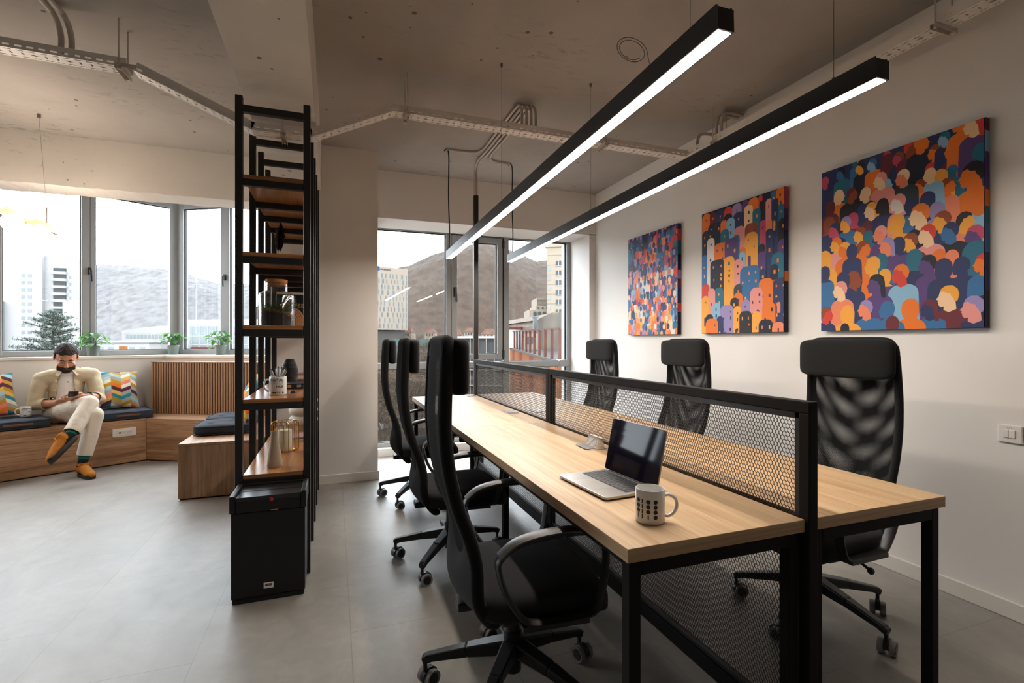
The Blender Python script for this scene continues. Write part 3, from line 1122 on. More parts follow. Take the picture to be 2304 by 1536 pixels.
# ------------------------------------------------------------------ linear pendant lamps
def linear_lamp(label, pn, pf, wires, cable_top):
    """pn, pf: bottom-left corner at near / far end. section 0.055 x 0.07"""
    pn, pf = V(pn), V(pf)
    root = thing('linear_pendant_lamp', label, 'lamp', tuple((pn + pf) / 2), group='long linear pendant lamps')
    w, h, t = 0.055, 0.070, 0.005
    d = (pf - pn)
    sx = V((d.y, -d.x, 0)).normalized()
    up = sx.cross(d).normalized()
    m = MB()

    def strip(a0, a1, b0, b1):
        vs = []
        for p in (pn, pf):
            for a, b in ((a0, b0), (a1, b0), (a1, b1), (a0, b1)):
                vs.append(p + sx * a + up * b)
        m.add(vs, [(3, 2, 1, 0), (4, 5, 6, 7), (0, 1, 5, 4), (1, 2, 6, 5), (2, 3, 7, 6), (3, 0, 4, 7)])
    strip(0, t, 0, h)
    strip(w - t, w, 0, h)
    strip(t, w - t, h - 0.016, h - 0.010)
    strip(t, w - t, 0.006, 0.009)
    dn = d.normalized()
    for p, s in ((pn, -1), (pf, 1)):
        q = p + dn * (0.003 * s)
        m.add([q + sx * a + up * b + dn * e for e in (-0.003, 0.003) for a, b in ((0, 0), (w, 0), (w, h - .009), (0, h - .009))],
              [(3, 2, 1, 0), (4, 5, 6, 7), (0, 1, 5, 4), (1, 2, 6, 5), (2, 3, 7, 6), (3, 0, 4, 7)])
    m.build('housing', 'lamp_housing', root)
    m = MB()
    vs = []
    for p in (pn + dn * 0.002, pf - dn * 0.002):
        for a, b in ((t, -0.0008), (w - t, -0.0008), (w - t, 0.005), (t, 0.005)):
            vs.append(p + sx * a + up * b)
    m.add(vs, [(3, 2, 1, 0), (4, 5, 6, 7), (0, 1, 5, 4), (1, 2, 6, 5), (2, 3, 7, 6), (3, 0, 4, 7)])
    m.build('diffuser', 'led_diffuser', root)
    for f in wires:
        p = pn + d * f + sx * (w / 2) + up * (h - 0.012)
        m = MB()
        m.tube([p, p + V((0, 0, 0.03))], 0.006, 8)
        m.tube([p + V((0, 0, 0.02)), V((p.x, p.y, CEIL - 0.02))], 0.0011, 5)
        m.tube([V((p.x, p.y, CEIL - 0.022)), V((p.x, p.y, CEIL))], 0.008, 8)
        m.build('suspension_wire', 'steel_wire', root)
    return root


linear_lamp('long black linear lamp with glowing underside, hanging over the laptop desk', (0.97, 1.057, 2.122), (0.97, 4.46, 2.043), (0.04, 0.555), 1)
linear_lamp('long black linear lamp with glowing underside, hanging closer to the canvas wall', (1.62, 1.074, 2.119), (1.62, 4.614, 2.073), (0.045, 0.535), 1)
for x, y0, z0, lb in ((0.985, 4.40, 2.11, 'thin black power cable dropping to the lamp over the laptop desk'), (1.655, 4.55, 2.142, 'thin black power cable dropping to the lamp by the canvas wall')):
    m = MB()
    m.tube(catmull([(x, y0, z0 + .006), (x + 0.003, y0, z0 + 0.2), (x - 0.006, y0, z0 + 0.5), (x - 0.003, y0, CEIL - 0.08), (x - 0.02, y0, CEIL - 0.012), (x - 0.045, y0, CEIL - 0.03)], 5), 0.006, 6)
    tag(m.build('power_cable', 'black_plastic', smooth=60), lb, 'cable', 'lamp power cables')
m = MB()
pts = []
for i in range(40):
    a = i / 39 * 2 * PI * 1.9
    r = 0.06 - 0.02 * i / 39
    pts.append((0.955 - 0.05 + r * math.cos(a), 1.36 + 0.004 * i / 39, 2.222 + r * 0.7 * math.sin(a)))
m.tube(pts, 0.0012, 5)
m.tube(catmull([pts[0], (0.98, 1.37, 2.20), (0.998, 1.37, 2.172)], 4), 0.0012, 5)
tag(m.build('wire_coil', 'steel_wire'), 'loose loop of spare suspension wire above the lamp over the laptop desk', 'wire')


# ------------------------------------------------------------------ shelving rack
SX0, SX1 = -0.493, -0.124
SYS = [2.930, 3.394, 3.760, 4.135, 4.545]
SZ = [0.569, 0.972, 1.366, 1.757, 2.168]


def shelving():
    root = thing('shelving_rack', 'tall black steel shelving rack with oak shelves dividing lounge and desks', 'shelving', ((SX0 + SX1) / 2, 3.75, 0))
    pw = 0.036
    H = 2.585
    for k, y in enumerate(SYS):
        for x in (SX0, SX1 - pw):
            m = MB()
            m.box(x, y, 0, x + pw, y + pw, H)
            m.build('post', 'black_steel', root, bevel=0.003)
        for z in [0.165] + SZ:
            m = MB()
            m.box(SX0 + pw, y, z - 0.022 - 0.036, SX1 - pw, y + pw, z - 0.022)
            m.build('crossbar', 'black_steel', root, bevel=0.003)
        m = MB()
        m.box(SX0 + pw, y, H - 0.085, SX1 - pw, y + pw, H - 0.048)
        m.build('crossbar', 'black_steel', root, bevel=0.003)
    for z in [0.165] + SZ:
        m = MB()
        m.box(SX0 + pw + 0.001, SYS[0] + 0.004, z - 0.022, SX1 - pw - 0.001, SYS[-1] + pw, z)
        m.mi[2] = m.mi[3] = 1
        m.build('shelf', ['oak_shelf', 'oak_shelf_end'], root, bevel=0.0015)


shelving()


# ------------------------------------------------------------------ bin in front of the rack
def bin_():
    root = thing('waste_bin', 'black lidded waste bin standing against the end of the shelving rack', 'bin', (-0.304, 2.80, 0))
    x0, x1, y0, y1 = -0.473, -0.137, 2.690, 2.922
    m = MB()
    m.box(x0 + 0.006, y0 + 0.006, 0, x1 - 0.006, y1, 0.025)
    m.box(x0 + 0.002, y0 + 0.003, 0.025, x1 - 0.002, y1, 0.445)
    m.build('body', 'bin_black', root, bevel=0.006)
    m = MB()
    m.box(x0 - 0.004, y0 - 0.006, 0.445, x0 + 0.022, y1, 0.530)
    m.box(x1 - 0.022, y0 - 0.006, 0.445, x1 + 0.004, y1, 0.530)
    m.box(x0 + 0.022, y0 - 0.002, 0.445, x1 - 0.022, y0 + 0.03, 0.503)
    m.box(x0 + 0.022, y1 - 0.02, 0.445, x1 - 0.022, y1, 0.530)
    m.build('rim', 'bin_black', root, bevel=0.005)
    m = MB()
    m.box(x0 + 0.024, y0 + 0.0, 0.500, x1 - 0.024, y1 - 0.022, 0.520)
    m.box(x0 + 0.034, y0 + 0.10, 0.520, x1 - 0.034, y0 + 0.102, 0.5215)
    lid = m.build('lid', 'bin_lid', root, bevel=0.005)
    m = MB()
    m.lathe([(0, 0), (0.009, 0.0), (0.008, 0.004), (0, 0.005)], 14, T=Matrix.Translation((-0.292, y0 - 0.0015, 0.500)) @ Matrix.Rotation(PI / 2, 4, 'X'))
    tag(m.build('badge', 'badge_red', lid), 'small red round badge')
    m = MB()
    m.box(-0.298, y0 - 0.004, 0.446, -0.262, y0 - 0.001, 0.450)
    tag(m.build('latch', 'brass', root), 'thin brass-coloured latch strip')
    m = MB()
    m.box(-0.327, y0 + 0.001, 0.062, -0.283, y0 + 0.0035, 0.090, 0)
    rnd = random.Random(5)
    x = -0.320
    while x < -0.292:
        wd = rnd.choice((0.0008, 0.0014, 0.002))
        m.box(x, y0 + 0.0005, 0.073, x + wd, y0 + 0.001, 0.085, 1)
        x += wd + rnd.choice((0.0008, 0.0012))
    tag(m.build('sticker', ['white_plastic', 'gasket'], root), 'white barcode sticker')


plain('bin_black', S(17, 17, 18), 0.5, 0, 0.4, 300, 0.05)
plain('bin_lid', S(30, 31, 34), 0.32, 0, 0.5, 400, 0.05)
plain('badge_red', S(190, 40, 30), 0.3)
bin_()


# ------------------------------------------------------------------ lounge bench: three carcase units around the bay
BZ = 0.455


def bench():
    cW = bay_corner(0.548, 0.558)
    e = 0.0015

    def unit(label, poly, wood_front, front_edges, top_mat, loc):
        root = thing('bench', label, 'bench', loc, group='oak lounge bench units')
        # body: shrunk polygon
        m = MB()
        m.prism(poly, 0.012, BZ - 0.0235)
        m.build('body', wood_front, root, bevel=0.0015)
        m = MB()
        m.prism(poly, BZ - 0.022, BZ)
        m.build('seat_top', top_mat, root, bevel=0.0015)
        m = MB()
        c = sum((V((x, y, 0)) for x, y in poly), V((0, 0, 0))) / len(poly)
        m.prism([(c.x + (x - c.x) * .97, c.y + (y - c.y) * .97) for x, y in poly], 0, 0.013)
        m.build('plinth', 'gasket', root)
        return root
    L = 3.4
    a = B1 - D1 * L
    b = B1 - D1 * L + N1 * 0.548
    p1 = [(a.x, a.y), (B1.x - D1.x * e, B1.y - D1.y * e), (cW.x - e, cW.y), (b.x, b.y)]
    unit('oak lounge bench unit carrying the seated person', p1, 'oak_bench_d1', None, 'oak_bench_d1', tuple((a + B1) / 2))
    q = B1 + D2 * 1.505
    r = q + N2 * 0.558
    s3x, s3y = -1.18, 5.918
    q2 = (-0.566, 6.30 + (-0.566 + 1.90) * (-0.469 / 0.883))
    p2 = [(B1.x + D2.x * e, B1.y + D2.y * e), q2, (-0.566, q2[1] + 0.60), (cW.x + e, cW.y)]
    unit('oak lounge bench unit in front of the slatted panel', p2, 'oak_bench_d2', None, 'oak_bench_d2', (-1.3, 6.2, 0))
    p3 = [(-1.18, 4.62), (-0.566, 4.62), (-0.566, q2[1] - 0.004), (-1.18, 5.918 - 0.004)]
    unit('oak lounge bench unit with plain end panel, next to the shelving rack', p3, 'oak_bench_z', None, 'oak_bench_d3', (-0.87, 5.2, 0))


for nm, T in (('oak_bench_d1', math.atan2(D1.y, D1.x)), ('oak_bench_d2', math.atan2(D2.y, D2.x)), ('oak_bench_d3', PI / 2)):
    t = NT(nm)
    rot = (0, 0, -T)
    v = t.coord(rot=rot)
    mp = t.n('ShaderNodeMapping')
    t.t.links.new(v, mp.inputs[0])
    mp.inputs['Scale'].default_value = (0.9, 9, 13)
    big = t.noise(mp.outputs[0], 1.0, 5, 0.6, 1.2)
    mp2 = t.n('ShaderNodeMapping')
    t.t.links.new(v, mp2.inputs[0])
    mp2.inputs['Scale'].default_value = (2.5, 70, 80)
    fine = t.noise(mp2.outputs[0], 1.0, 4, 0.65)
    c = t.ramp(big, [(0.30, S(138, 102, 74)), (0.47, S(182, 142, 108)), (0.7, S(198, 162, 128))])
    c = t.mixc(t.ramp(fine, [(0.38, (0.5, 0.5, 0.5)), (0.56, (0, 0, 0))]), c, S(120, 78, 46))
    t.done(t.pbr(c, 0.45, 0, 0.4))
bench()

# slatted radiator screen on the bench
_r = thing('slatted_panel', 'vertical-slatted oak screen standing on the bench under the window', 'screen', tuple(B1 + D2 * 0.6 + N2 * 0.43 + V((0, 0, BZ))), math.atan2(D2.y, D2.x))
_tx0, _tx1 = -0.249, 1.20
m = MB()
m.box(_tx0, 0.33, BZ, _tx1, 0.53, 1.04, T=T2())
m.build('back_board', 'slat_back', _r)
m = MB()
x = _tx0 + 0.003
while x < _tx1 - 0.01:
    m.box(x, 0.315, BZ, x + 0.0195, 0.331, 1.038, T=T2())
    x += 0.0325
m.build('slats', 'oak_slats', _r, bevel=0.0025, seg=2)
m = MB()
m.box(_tx0 - 0.003, 0.312, 1.040, _tx1, 0.535, 1.052, T=T2())
m.build('top_board', 'oak_bench_d2', _r, bevel=0.0015)

# socket plate in the bench front
_r = thing('wall_socket', 'white socket plate with two outlets set in the oak bench front', 'socket', tuple(B1 - D1 * 0.19 + V((0, 0, 0.33))), math.atan2(D1.y, D1.x))
m = MB()
m.box(-0.289, -0.011, 0.288, -0.092, -0.0005, 0.373, T=T1())
m.build('plate', 'white_plastic', _r, bevel=0.003)
m = MB()
m.box(-0.257, -0.0145, 0.309, -0.124, -0.011, 0.353, T=T1())
m.box(-0.238, -0.0155, 0.324, -0.222, -0.0142, 0.338, mi=1, T=T1())
m.build('insert', ['white_plastic', 'gasket'], _r)
for x in (-0.198, -0.152):
    m = MB()
    T = T1(-0.0145, 0, 0) @ Matrix.Translation((x, 0, 0.331)) @ Matrix.Rotation(PI / 2, 4, 'X')
    m.lathe([(0.0205, 0.0), (0.0205, 0.003), (0.018, 0.003), (0.0175, 0.0005), (0, 0.0005)], 24, T=T)
    for a in (-0.0095, 0.0095):
        m.lathe([(0.0028, 0.0006), (0.0028, 0.0012), (0, 0.0012)], 10, T=T @ Matrix.Translation((a, 0, 0)), mi=1)
    m.build('outlet', ['white_plastic', 'gasket'], _r, smooth=40)


# ------------------------------------------------------------------ seat cushions and pillows
def seat_cushion(label, loc, rot, tab_side, size=0.46, h=0.092, tilt=0.0):
    """tufted box cushion; tab_side: leather tab on local -Y side"""
    root = thing('seat_cushion', label, 'cushion', loc, rot, group='dark blue-grey seat cushions')
    R = Matrix.Rotation(tilt, 4, 'Y')

    def sg(x, e):
        return math.copysign(abs(x) ** e, x)
    tufts = [(sx * size * 0.22, sy * size * 0.22) for sx in (-1, 1) for sy in (-1, 1)] + [(0, 0)]

    def body(u, v):
        a, b = 2 * PI * u, PI * (v - 0.5)
        cb = abs(math.cos(b)) ** 0.28
        x = size / 2 * cb * sg(math.cos(a), 0.24)
        y = size / 2 * cb * sg(math.sin(a), 0.24)
        z = h / 2 * sg(math.sin(b), 0.6)
        r = min(1, math.hypot(x, y) / (size * 0.6))
        if z > 0:
            z += 0.010 * math.cos(x / size * PI) * math.cos(y / size * PI)
            for tx, ty in tufts:
                d = math.hypot(x - tx, y - ty)
                z -= 0.016 * math.exp(-(d / 0.03) ** 2)
            z += 0.003 * noise.noise(V((x * 14, y * 14, loc[0] * 3)))
        return R @ V((x, y, h / 2 + z))
    m = MB()
    m.grid(body, 88, 40)
    m.build('cover', 'cushion_cloth', root, smooth=180, local=True, weld=True)
    for zz in (0.012, h - 0.014):
        pts = []
        for i in range(64):
            a = 2 * PI * i / 64
            pts.append(R @ V((size / 2 * 0.995 * sg(math.cos(a), 0.24), size / 2 * 0.995 * sg(math.sin(a), 0.24), zz)))
        p = MB()
        p.tube(pts, 0.0042, 6, closed=True)
        p.build('piping', 'cushion_cloth', root, smooth=180, local=True)
    if tab_side:
        t = MB()
        pts = [R @ V((x, -size / 2 - 0.002 - 0.006 * math.cos(x / 0.10 * PI / 2), h * 0.52)) for x in [-0.10 + 0.02 * i for i in range(11)]]
        t.tube(pts, 0.010, 8, flat=(0.25, 1.0))
        t.build('leather_tab', 'leather_tab', root, smooth=60, local=True)
    return root


_a1 = math.atan2(D1.y, D1.x)
seat_cushion('dark blue-grey seat cushion under the white mug at the left picture edge', (-2.87, 6.035, BZ + 0.001), _a1, True)
seat_cushion('dark blue-grey seat cushion on the bench between the person and the slatted panel', (-2.14, 6.432, BZ + 0.001), _a1 - 0.04, True)
seat_cushion('dark blue-grey seat cushion on the bench end nearest the waste bin', (-0.94, 5.145, BZ + 0.001), 0.03, False, 0.45)
seat_cushion('dark blue-grey seat cushion at the inner corner of the bench, below the slats', (-0.95, 5.625, BZ + 0.001), -0.02, False, 0.43)

PILLOW_COL = {'m': S(186, 140, 40), 'o': S(226, 120, 30), 'p': S(90, 40, 66), 'g': S(165, 162, 152), 'w': S(226, 218, 198), 't': S(44, 132, 150), 'k': S(236, 130, 120), 'y': S(220, 176, 84), 'b': S(160, 196, 200)}


def pillow(label, loc, rotz, lean, roll, seed, size=0.44, warm=False):
    """scatter pillow with a chevron print, standing on its edge, leaning back; local: x width, z up, faces -Y"""
    rnd = random.Random(seed)
    seqs = []
    pal = 'mgtpowgykwmgbpy' if not warm else 'ompkoybwoptkmoy'
    for c in range(9):
        s = [rnd.choice(pal) for _ in range(30)]
        for i in range(1, 30):
            while s[i] == s[i - 1]:
                s[i] = rnd.choice(pal)
        seqs.append(s)
    root = thing('scatter_pillow', label, 'pillow', loc, rotz, group='chevron-patterned scatter pillows')
    R = Matrix.Rotation(-lean, 4, 'X') @ Matrix.Rotation(roll, 4, 'Y')
    n = 120

    def colfn(u, v):
        cw = 1 / 5.0
        k = int(u / cw)
        f = u / cw - k
        sl = f if k % 2 == 0 else 1 - f
        q = v + 0.105 * sl
        return PILLOW_COL[seqs[k][int(q / 0.092) % 30]]

    def side(sgn):
        def fn(u, v):
            x, z = u * 2 - 1, v * 2 - 1
            # pulled-in edges, pointed corners
            px = x * (1 - 0.10 * (1 - z * z) * abs(x) ** 3)
            pz = z * (1 - 0.10 * (1 - x * x) * abs(z) ** 3)
            t = 0.085 * ((1 - x * x) * (1 - z * z)) ** 0.42
            t += 0.006 * noise.noise(V((x * 2.5, z * 2.5, seed))) * (1 - x * x) * (1 - z * z)
            return R @ V((px * size / 2, sgn * t, (pz + 0.93) * size / 2))
        return fn
    m = MB()
    m.grid(side(-1), n, n, colfn=colfn)
    m.grid(side(1), n, n, colfn=lambda u, v: colfn(1 - u, v), flip=True)
    m.build('cover', 'pattern_cloth', root, smooth=180, local=True, weld=False)
    return root


pillow('chevron-patterned pillow leaning on the wall at the person\'s elbow, beside the slatted panel', (-2.218, 6.425, BZ + 0.114), _a1 + 0.05, 0.42, 0.06, 3)
pillow('chevron-patterned pillow cut off by the left picture edge, beside the mug', (-3.045, 5.985, BZ + 0.114), _a1, 0.42, -0.1, 8)
pillow('warm-toned patterned pillow leaning in the bench corner behind the rack posts', (-0.80, 5.20, BZ + 0.114), -PI / 2 + 0.25, 0.38, 0.05, 21, 0.44, True)


# ------------------------------------------------------------------ mugs
def mug(name, label, loc, rot, r=0.041, h=0.095, handle=0.0, handle_on=True):
    """local: handle points along +X rotated by HANDLE"""
    root = thing(name, label, 'mug', loc, rot)
    m = MB()
    w = 0.0035
    m.lathe([(0, 0.002), (r - 0.006, 0.002), (r - 0.004, 0.0), (r - 0.002, 0.001), (r, 0.006), (r, h - 0.002), (r - 0.001, h), (r - w + 0.001, h), (r - w, h - 0.002), (r - w, 0.010), (r - 0.012, 0.006), (0, 0.006)], 48)
    m.build('body', 'mug_white', root, smooth=50, local=True)
    if handle_on:
        p = MB()
        pts = catmull([(r - 0.002, 0, h * 0.80), (r + 0.012, 0, h * 0.83), (r + 0.028, 0, h * 0.72), (r + 0.032, 0, h * 0.50), (r + 0.024, 0, h * 0.30), (r + 0.010, 0, h * 0.19), (r - 0.002, 0, h * 0.21)], 5)
        Rm = Matrix.Rotation(handle, 4, 'Z')
        p.tube([Rm @ q for q in pts], 0.0058, 10, flat=(1.25, 0.85))
        p.build('handle', 'mug_white', root, smooth=60, local=True)
    return root


plain('mug_white', S(226, 226, 224), 0.14, 0, 0.55)
plain('ink_black', S(20, 20, 21), 0.5)
plain('ink_grey', S(150, 148, 145), 0.5)


def on_mug(m, r, shapes, a0, mi=0):
    """flat outline faces (verts (s,z), faces) wrapped on a cylinder of radius r; s grows clockwise seen from above = left to right from outside"""
    vs, fs = shapes
    out = []
    for s, z in vs:
        a = a0 + s / r
        out.append((r * 1.013 * math.cos(a), r * 1.013 * math.sin(a), z))
    m.add(out, fs, mi)


def disc(cx, cz, rx, rz=None, n=18):
    rz = rz or rx
    return [(cx, cz)] + [(cx + rx * math.cos(2 * PI * k / n), cz + rz * math.sin(2 * PI * k / n)) for k in range(n)], [(0, 1 + k, 1 + (k + 1) % n) for k in range(n)]


def rect(x0, z0, x1, z1):
    return [(x0, z0), (x1, z0), (x1, z1), (x0, z1)], [(0, 1, 2, 3)]


# mug with printed dots, on the laptop desk. a = angle around the mug
_toc = math.atan2(-1.188, -0.851)            # direction to the viewer
_mg = mug('mug', 'white mug printed with black dots and bars, on the near desk', (0.853, 1.190, DZ + 0.0005), 0, handle=_toc + PI / 2 + 0.1)
m = MB()
a0 = _toc - 0.13
for c, kinds in enumerate(('dddb', 'bbbb', 'dddb', 'dddd')):
    s = [-0.0315, -0.0185, -0.001, 0.0235][c] if False else [-0.0300, -0.0165, 0.0005, 0.0205][c]
    for r_, kd in enumerate(kinds):
        z = 0.0655 - 0.0142 * r_ + (0.0 if c else 0.001)
        if kd == 'd':
            on_mug(m, 0.041, disc(s, z, 0.0060), a0)
        else:
            on_mug(m, 0.041, rect(s - 0.0017, z - 0.0060, s + 0.0017, z + 0.0060), a0)
m.build('print', 'ink_black', _mg, local=True)


def hub_print(root, r, a0, k=1.0):
    m = MB()
    for txt, size, z, bold, mi, al in (('DIGITAL', 0.0175, 0.071, 0.0006, 0, 'RIGHT'), ('NOMADS', 0.0165, 0.055, 0.0, 1, 'RIGHT'), ('HUB', 0.0165, 0.039, 0.0005, 0, 'RIGHT')):
        vs, fs = text_polys(txt, size * k, al, bold, 1.06)
        on_mug(m, r, ([(x + 0.030 * k, y + z * k) for x, y, _ in vs], fs), a0, mi)
    on_mug(m, r, rect(-0.030 * k, 0.0275 * k, 0.030 * k, 0.0283 * k), a0, 0)
    x = -0.028
    for kd in 'bddbbbd':
        on_mug(m, r, disc(x * k, 0.0135 * k, 0.0042 * k) if kd == 'd' else rect((x - .0014) * k, 0.0095 * k, (x + .0014) * k, 0.0175 * k), a0)
        x += 0.0094
    m.build('print', ['ink_black', 'ink_grey'], root, local=True)


_mg = mug('mug', 'white mug with black lettering standing on the bench cushion', (-2.79, 6.03, BZ + 0.1045), 0, handle=math.atan2(-6.0, 2.79) - PI / 2 - 0.15)
hub_print(_mg, 0.041, math.atan2(-6.0, 2.79) + 0.25)

_px, _py = -0.306, 3.135
_va = math.atan2(-_py, -_px)
_mg = mug('mug', 'white lettered mug full of pens on the shelving rack', (_px, _py, 0.9725), 0, r=0.046, h=0.105, handle=_va - PI / 2 - 0.35)
hub_print(_mg, 0.046, _va - 0.12, 1.12)
plain('pen_silver', S(188, 182, 174), 0.3, 0.4)
plain('pen_dark', S(40, 40, 44), 0.4)
_rn = random.Random(4)
_pen = None
for i, (ax, ay) in enumerate([(-0.42, 0.1), (-0.33, -0.16), (-0.12, 0.22), (0.02, -0.1), (0.15, 0.2), (0.24, -0.2), (0.36, 0.12), (0.46, -0.05)]):
    r_ = thing('pen', 'silver ballpoint pen standing in the lettered mug on the rack', 'pen', (_px - ax * 0.045, _py - ay * 0.05, 0.9805), group='pens in the lettered mug')
    r_.scale = (1.14, 1.14, 1.14)
    d = V((ax * 1.1, ay * 1.1, 1)).normalized()
    m = MB()
    m.tube([d * 0.004, d * 0.012, d * 0.10, d * 0.128], [0.001, 0.0042, 0.0046, 0.0042], 8)
    m.build('barrel', 'pen_silver', r_, smooth=50, local=True)
    m = MB()
    m.tube([d * 0.128, d * 0.136], 0.0028, 8)
    m.build('button', 'pen_dark', r_, smooth=50, local=True)
    m = MB()
    n_ = V((-0.2, -1, 0)).normalized()
    m.bar(d * 0.128 + n_ * 0.006, d * 0.092 + n_ * 0.0065, 0.003, 0.0016, up=n_)
    m.build('clip', 'chrome', r_, local=True)

# ------------------------------------------------------------------ things on the shelves
# shelf at 0.569
plain('stoneware', S(172, 156, 134), 0.8, 0, 0.25, 160, 0.15)
m = MB()
_pr = [(0, 0.0), (0.036, 0.0), (0.040, 0.008), (0.039, 0.03), (0.034, 0.07), (0.027, 0.115), (0.0215, 0.15), (0.0195, 0.175), (0.020, 0.200), (0.0195, 0.202), (0.016, 0.200), (0.016, 0.15), (0.02, 0.1), (0.0, 0.09)]
m.lathe(_pr, 32)
tag(m.build('bottle_vase', 'stoneware', smooth=60, loc=(-0.318, 3.078, 0.5695), local=True), 'beige stoneware bottle vase on the lowest visible shelf', 'vase')

_r = thing('candle_holder', 'gold wire lantern holding a cream candle on the lowest visible shelf', 'candle holder', (-0.300, 3.500, 0.5695))
m = MB()
R_, H_ = 0.082, 0.195
for k in range(20):
    a = 2 * PI * k / 20
    ca, sa = math.cos(a), math.sin(a)
    pr = [(0.050, 0.002), (0.070, 0.003), (0.079, 0.010), (R_, 0.03), (R_, H_ - 0.03), (0.079, H_ - 0.010), (0.070, H_ - 0.002), (0.056, H_)]
    m.tube(catmull([(r * ca, r * sa, z) for r, z in pr], 3), 0.0017, 5)
for rr, zz in ((0.050, 0.002), (0.056, H_)):
    m.tube([(rr * math.cos(2 * PI * k / 32), rr * math.sin(2 * PI * k / 32), zz) for k in range(32)], 0.002, 6, closed=True)
m.build('wire_cage', 'brass', _r, smooth=60, local=True)
m = MB()
m.lathe([(0.046, 0.003), (0.047, 0.185), (0.045, 0.185), (0.0445, 0.005), (0, 0.005)], 32)
m.build('glass_cup', 'jar_glass', _r, smooth=50, local=True)
plain('wax', S(238, 222, 186), 0.6)
plain('wick_flame', S(240, 226, 198), 0.5)
m = MB()
m.lathe([(0, 0.006), (0.041, 0.006), (0.0415, 0.135), (0.038, 0.138), (0.012, 0.134), (0, 0.133)], 32)
_cd = m.build('candle', 'wax', _r, smooth=50, local=True)
m = MB()
m.lathe([(0, 0.133), (0.003, 0.137), (0.0045, 0.146), (0.003, 0.158), (0, 0.168)], 12)
m.build('flame_tip', 'wick_flame', _cd, smooth=60, local=True)

m = MB()
_pr = [(0, 0.0), (0.055, 0.0), (0.060, 0.02), (0.068, 0.045)]
for k in range(3):
    zc = 0.078 + k * 0.078
    for i in range(9):
        a = -PI / 2 * 0.9 + PI * 0.9 * i / 8
        _pr.append((0.072 + 0.038 * math.cos(a), zc + 0.037 * math.sin(a)))
_pr += [(0.055, 0.275), (0.045, 0.29), (0.043, 0.29), (0.05, 0.27), (0.0, 0.26)]
plain('vase_white', S(206, 196, 184), 0.75, 0, 0.3, 200, 0.08)
m.lathe(_pr, 40)
tag(m.build('ring_vase', 'vase_white', smooth=60, loc=(-0.235, 4.32, 0.5695), local=True), 'white stacked-ring ceramic vase at the far end of the lowest visible shelf', 'vase')


def book(name, label, x0, y0, z0, w, d, h, cover, rot=0.0, group=None, cat='book'):
    """lying book, spine on local -Y side"""
    r = thing(name, label, cat, (x0, y0, z0), rot, group=group)
    m = MB()
    m.box(-w / 2, -d / 2, 0, w / 2, d / 2, 0.003)
    m.box(-w / 2, -d / 2, h - 0.003, w / 2, d / 2, h)
    m.box(-w / 2, -d / 2, 0.003, w / 2, -d / 2 + 0.004, h - 0.003)
    m.build('cover', cover, r, local=True, bevel=0.001)
    m = MB()
    m.box(-w / 2 + 0.003, -d / 2 + 0.004, 0.003, w / 2 - 0.003, d / 2 - 0.003, h - 0.003)
    m.build('pages', 'paper', r, local=True)
    return r


plain('paper', S(226, 218, 204), 0.8)
plain('cover_black', S(22, 24, 28), 0.45)
plain('cover_brown', S(110, 74, 54), 0.5)
plain('cover_cream', S(206, 192, 172), 0.5)
plain('cover_mauve', S(150, 120, 118), 0.5)
plain('ink_cyan', S(150, 196, 214), 0.5)
plain('ink_ochre', S(196, 140, 70), 0.5)
for k, (w, d, z, c, lb, ro) in enumerate([(0.26, 0.20, 0.5695, 'cover_cream', 'cream magazine lying under the others behind the wire lantern', 0.16), (0.24, 0.19, 0.5825, 'cover_mauve', 'mauve magazine lying on the cream one behind the wire lantern', 0.24)]):
    book('magazine', lb, -0.285, 3.905, z, w, d, 0.012, c, ro, 'magazines on the lowest visible shelf', 'magazine')

_bk = book('book', 'thick black book with pale spine lettering, lying behind the pen mug', -0.245, 3.575, 0.9725, 0.155, 0.21, 0.034, 'cover_black', 0.07)
m = MB()
m.box(-0.045, -0.1058, 0.007, -0.024, -0.1052, 0.027, 0)
m.box(0.010, -0.1058, 0.010, 0.036, -0.1052, 0.027, 1)
m.box(0.040, -0.1058, 0.014, 0.058, -0.1052, 0.018, 2)
m.build('spine_print', ['ink_ochre', 'ink_cyan', 'ink_grey'], _bk, local=True)
m = MB()
_pr = []
for i in range(60):
    z = 0.182 * i / 59
    t_ = i / 59
    r_ = interp([(0, 0.044), (0.15, 0.052), (0.4, 0.056), (0.6, 0.055), (0.8, 0.047), (0.93, 0.036), (1.0, 0.031)], t_)
    _pr.append((r_ + 0.0014 * math.sin(i * 2.1), z))
m.lathe([(0, 0)] + _pr + [(0.027, 0.180), (0.03, 0.12), (0, 0.11)], 36)
plain('vase_black', S(26, 27, 30), 0.55, 0, 0.4)
tag(m.build('ribbed_vase', 'vase_black', smooth=50, loc=(-0.300, 3.83, 0.9725), local=True), 'black finely ribbed vase behind the pen mug', 'vase')
for k, (c, h_) in enumerate((('cover_brown', 0.022), ('cover_cream', 0.026), ('cover_mauve', 0.016))):
    book('book', ['brown book at the bottom of the stack behind the ribbed vase', 'cream book in the middle of the stack behind the ribbed vase', 'mauve book on top of the stack behind the ribbed vase'][k],
         -0.256, 4.16, 0.9725 + [0, 0.0225, 0.049][k], 0.16 - 0.01 * k, 0.22, h_, c, -0.03 + 0.05 * k, 'books stacked behind the ribbed vase')
_r = thing('binder_clip', 'small chrome and black clip beside the pen mug', 'clip', (-0.236, 3.20, 0.9725), 0.3)
m = MB()
m.prism([(-0.016, 0), (0.016, 0), (0.010, 0.014), (-0.010, 0.014)], -0.012, 0.012, T=Matrix.Rotation(PI / 2, 4, 'X'))
m.build('jaw', 'gasket', _r, local=True)
m = MB()
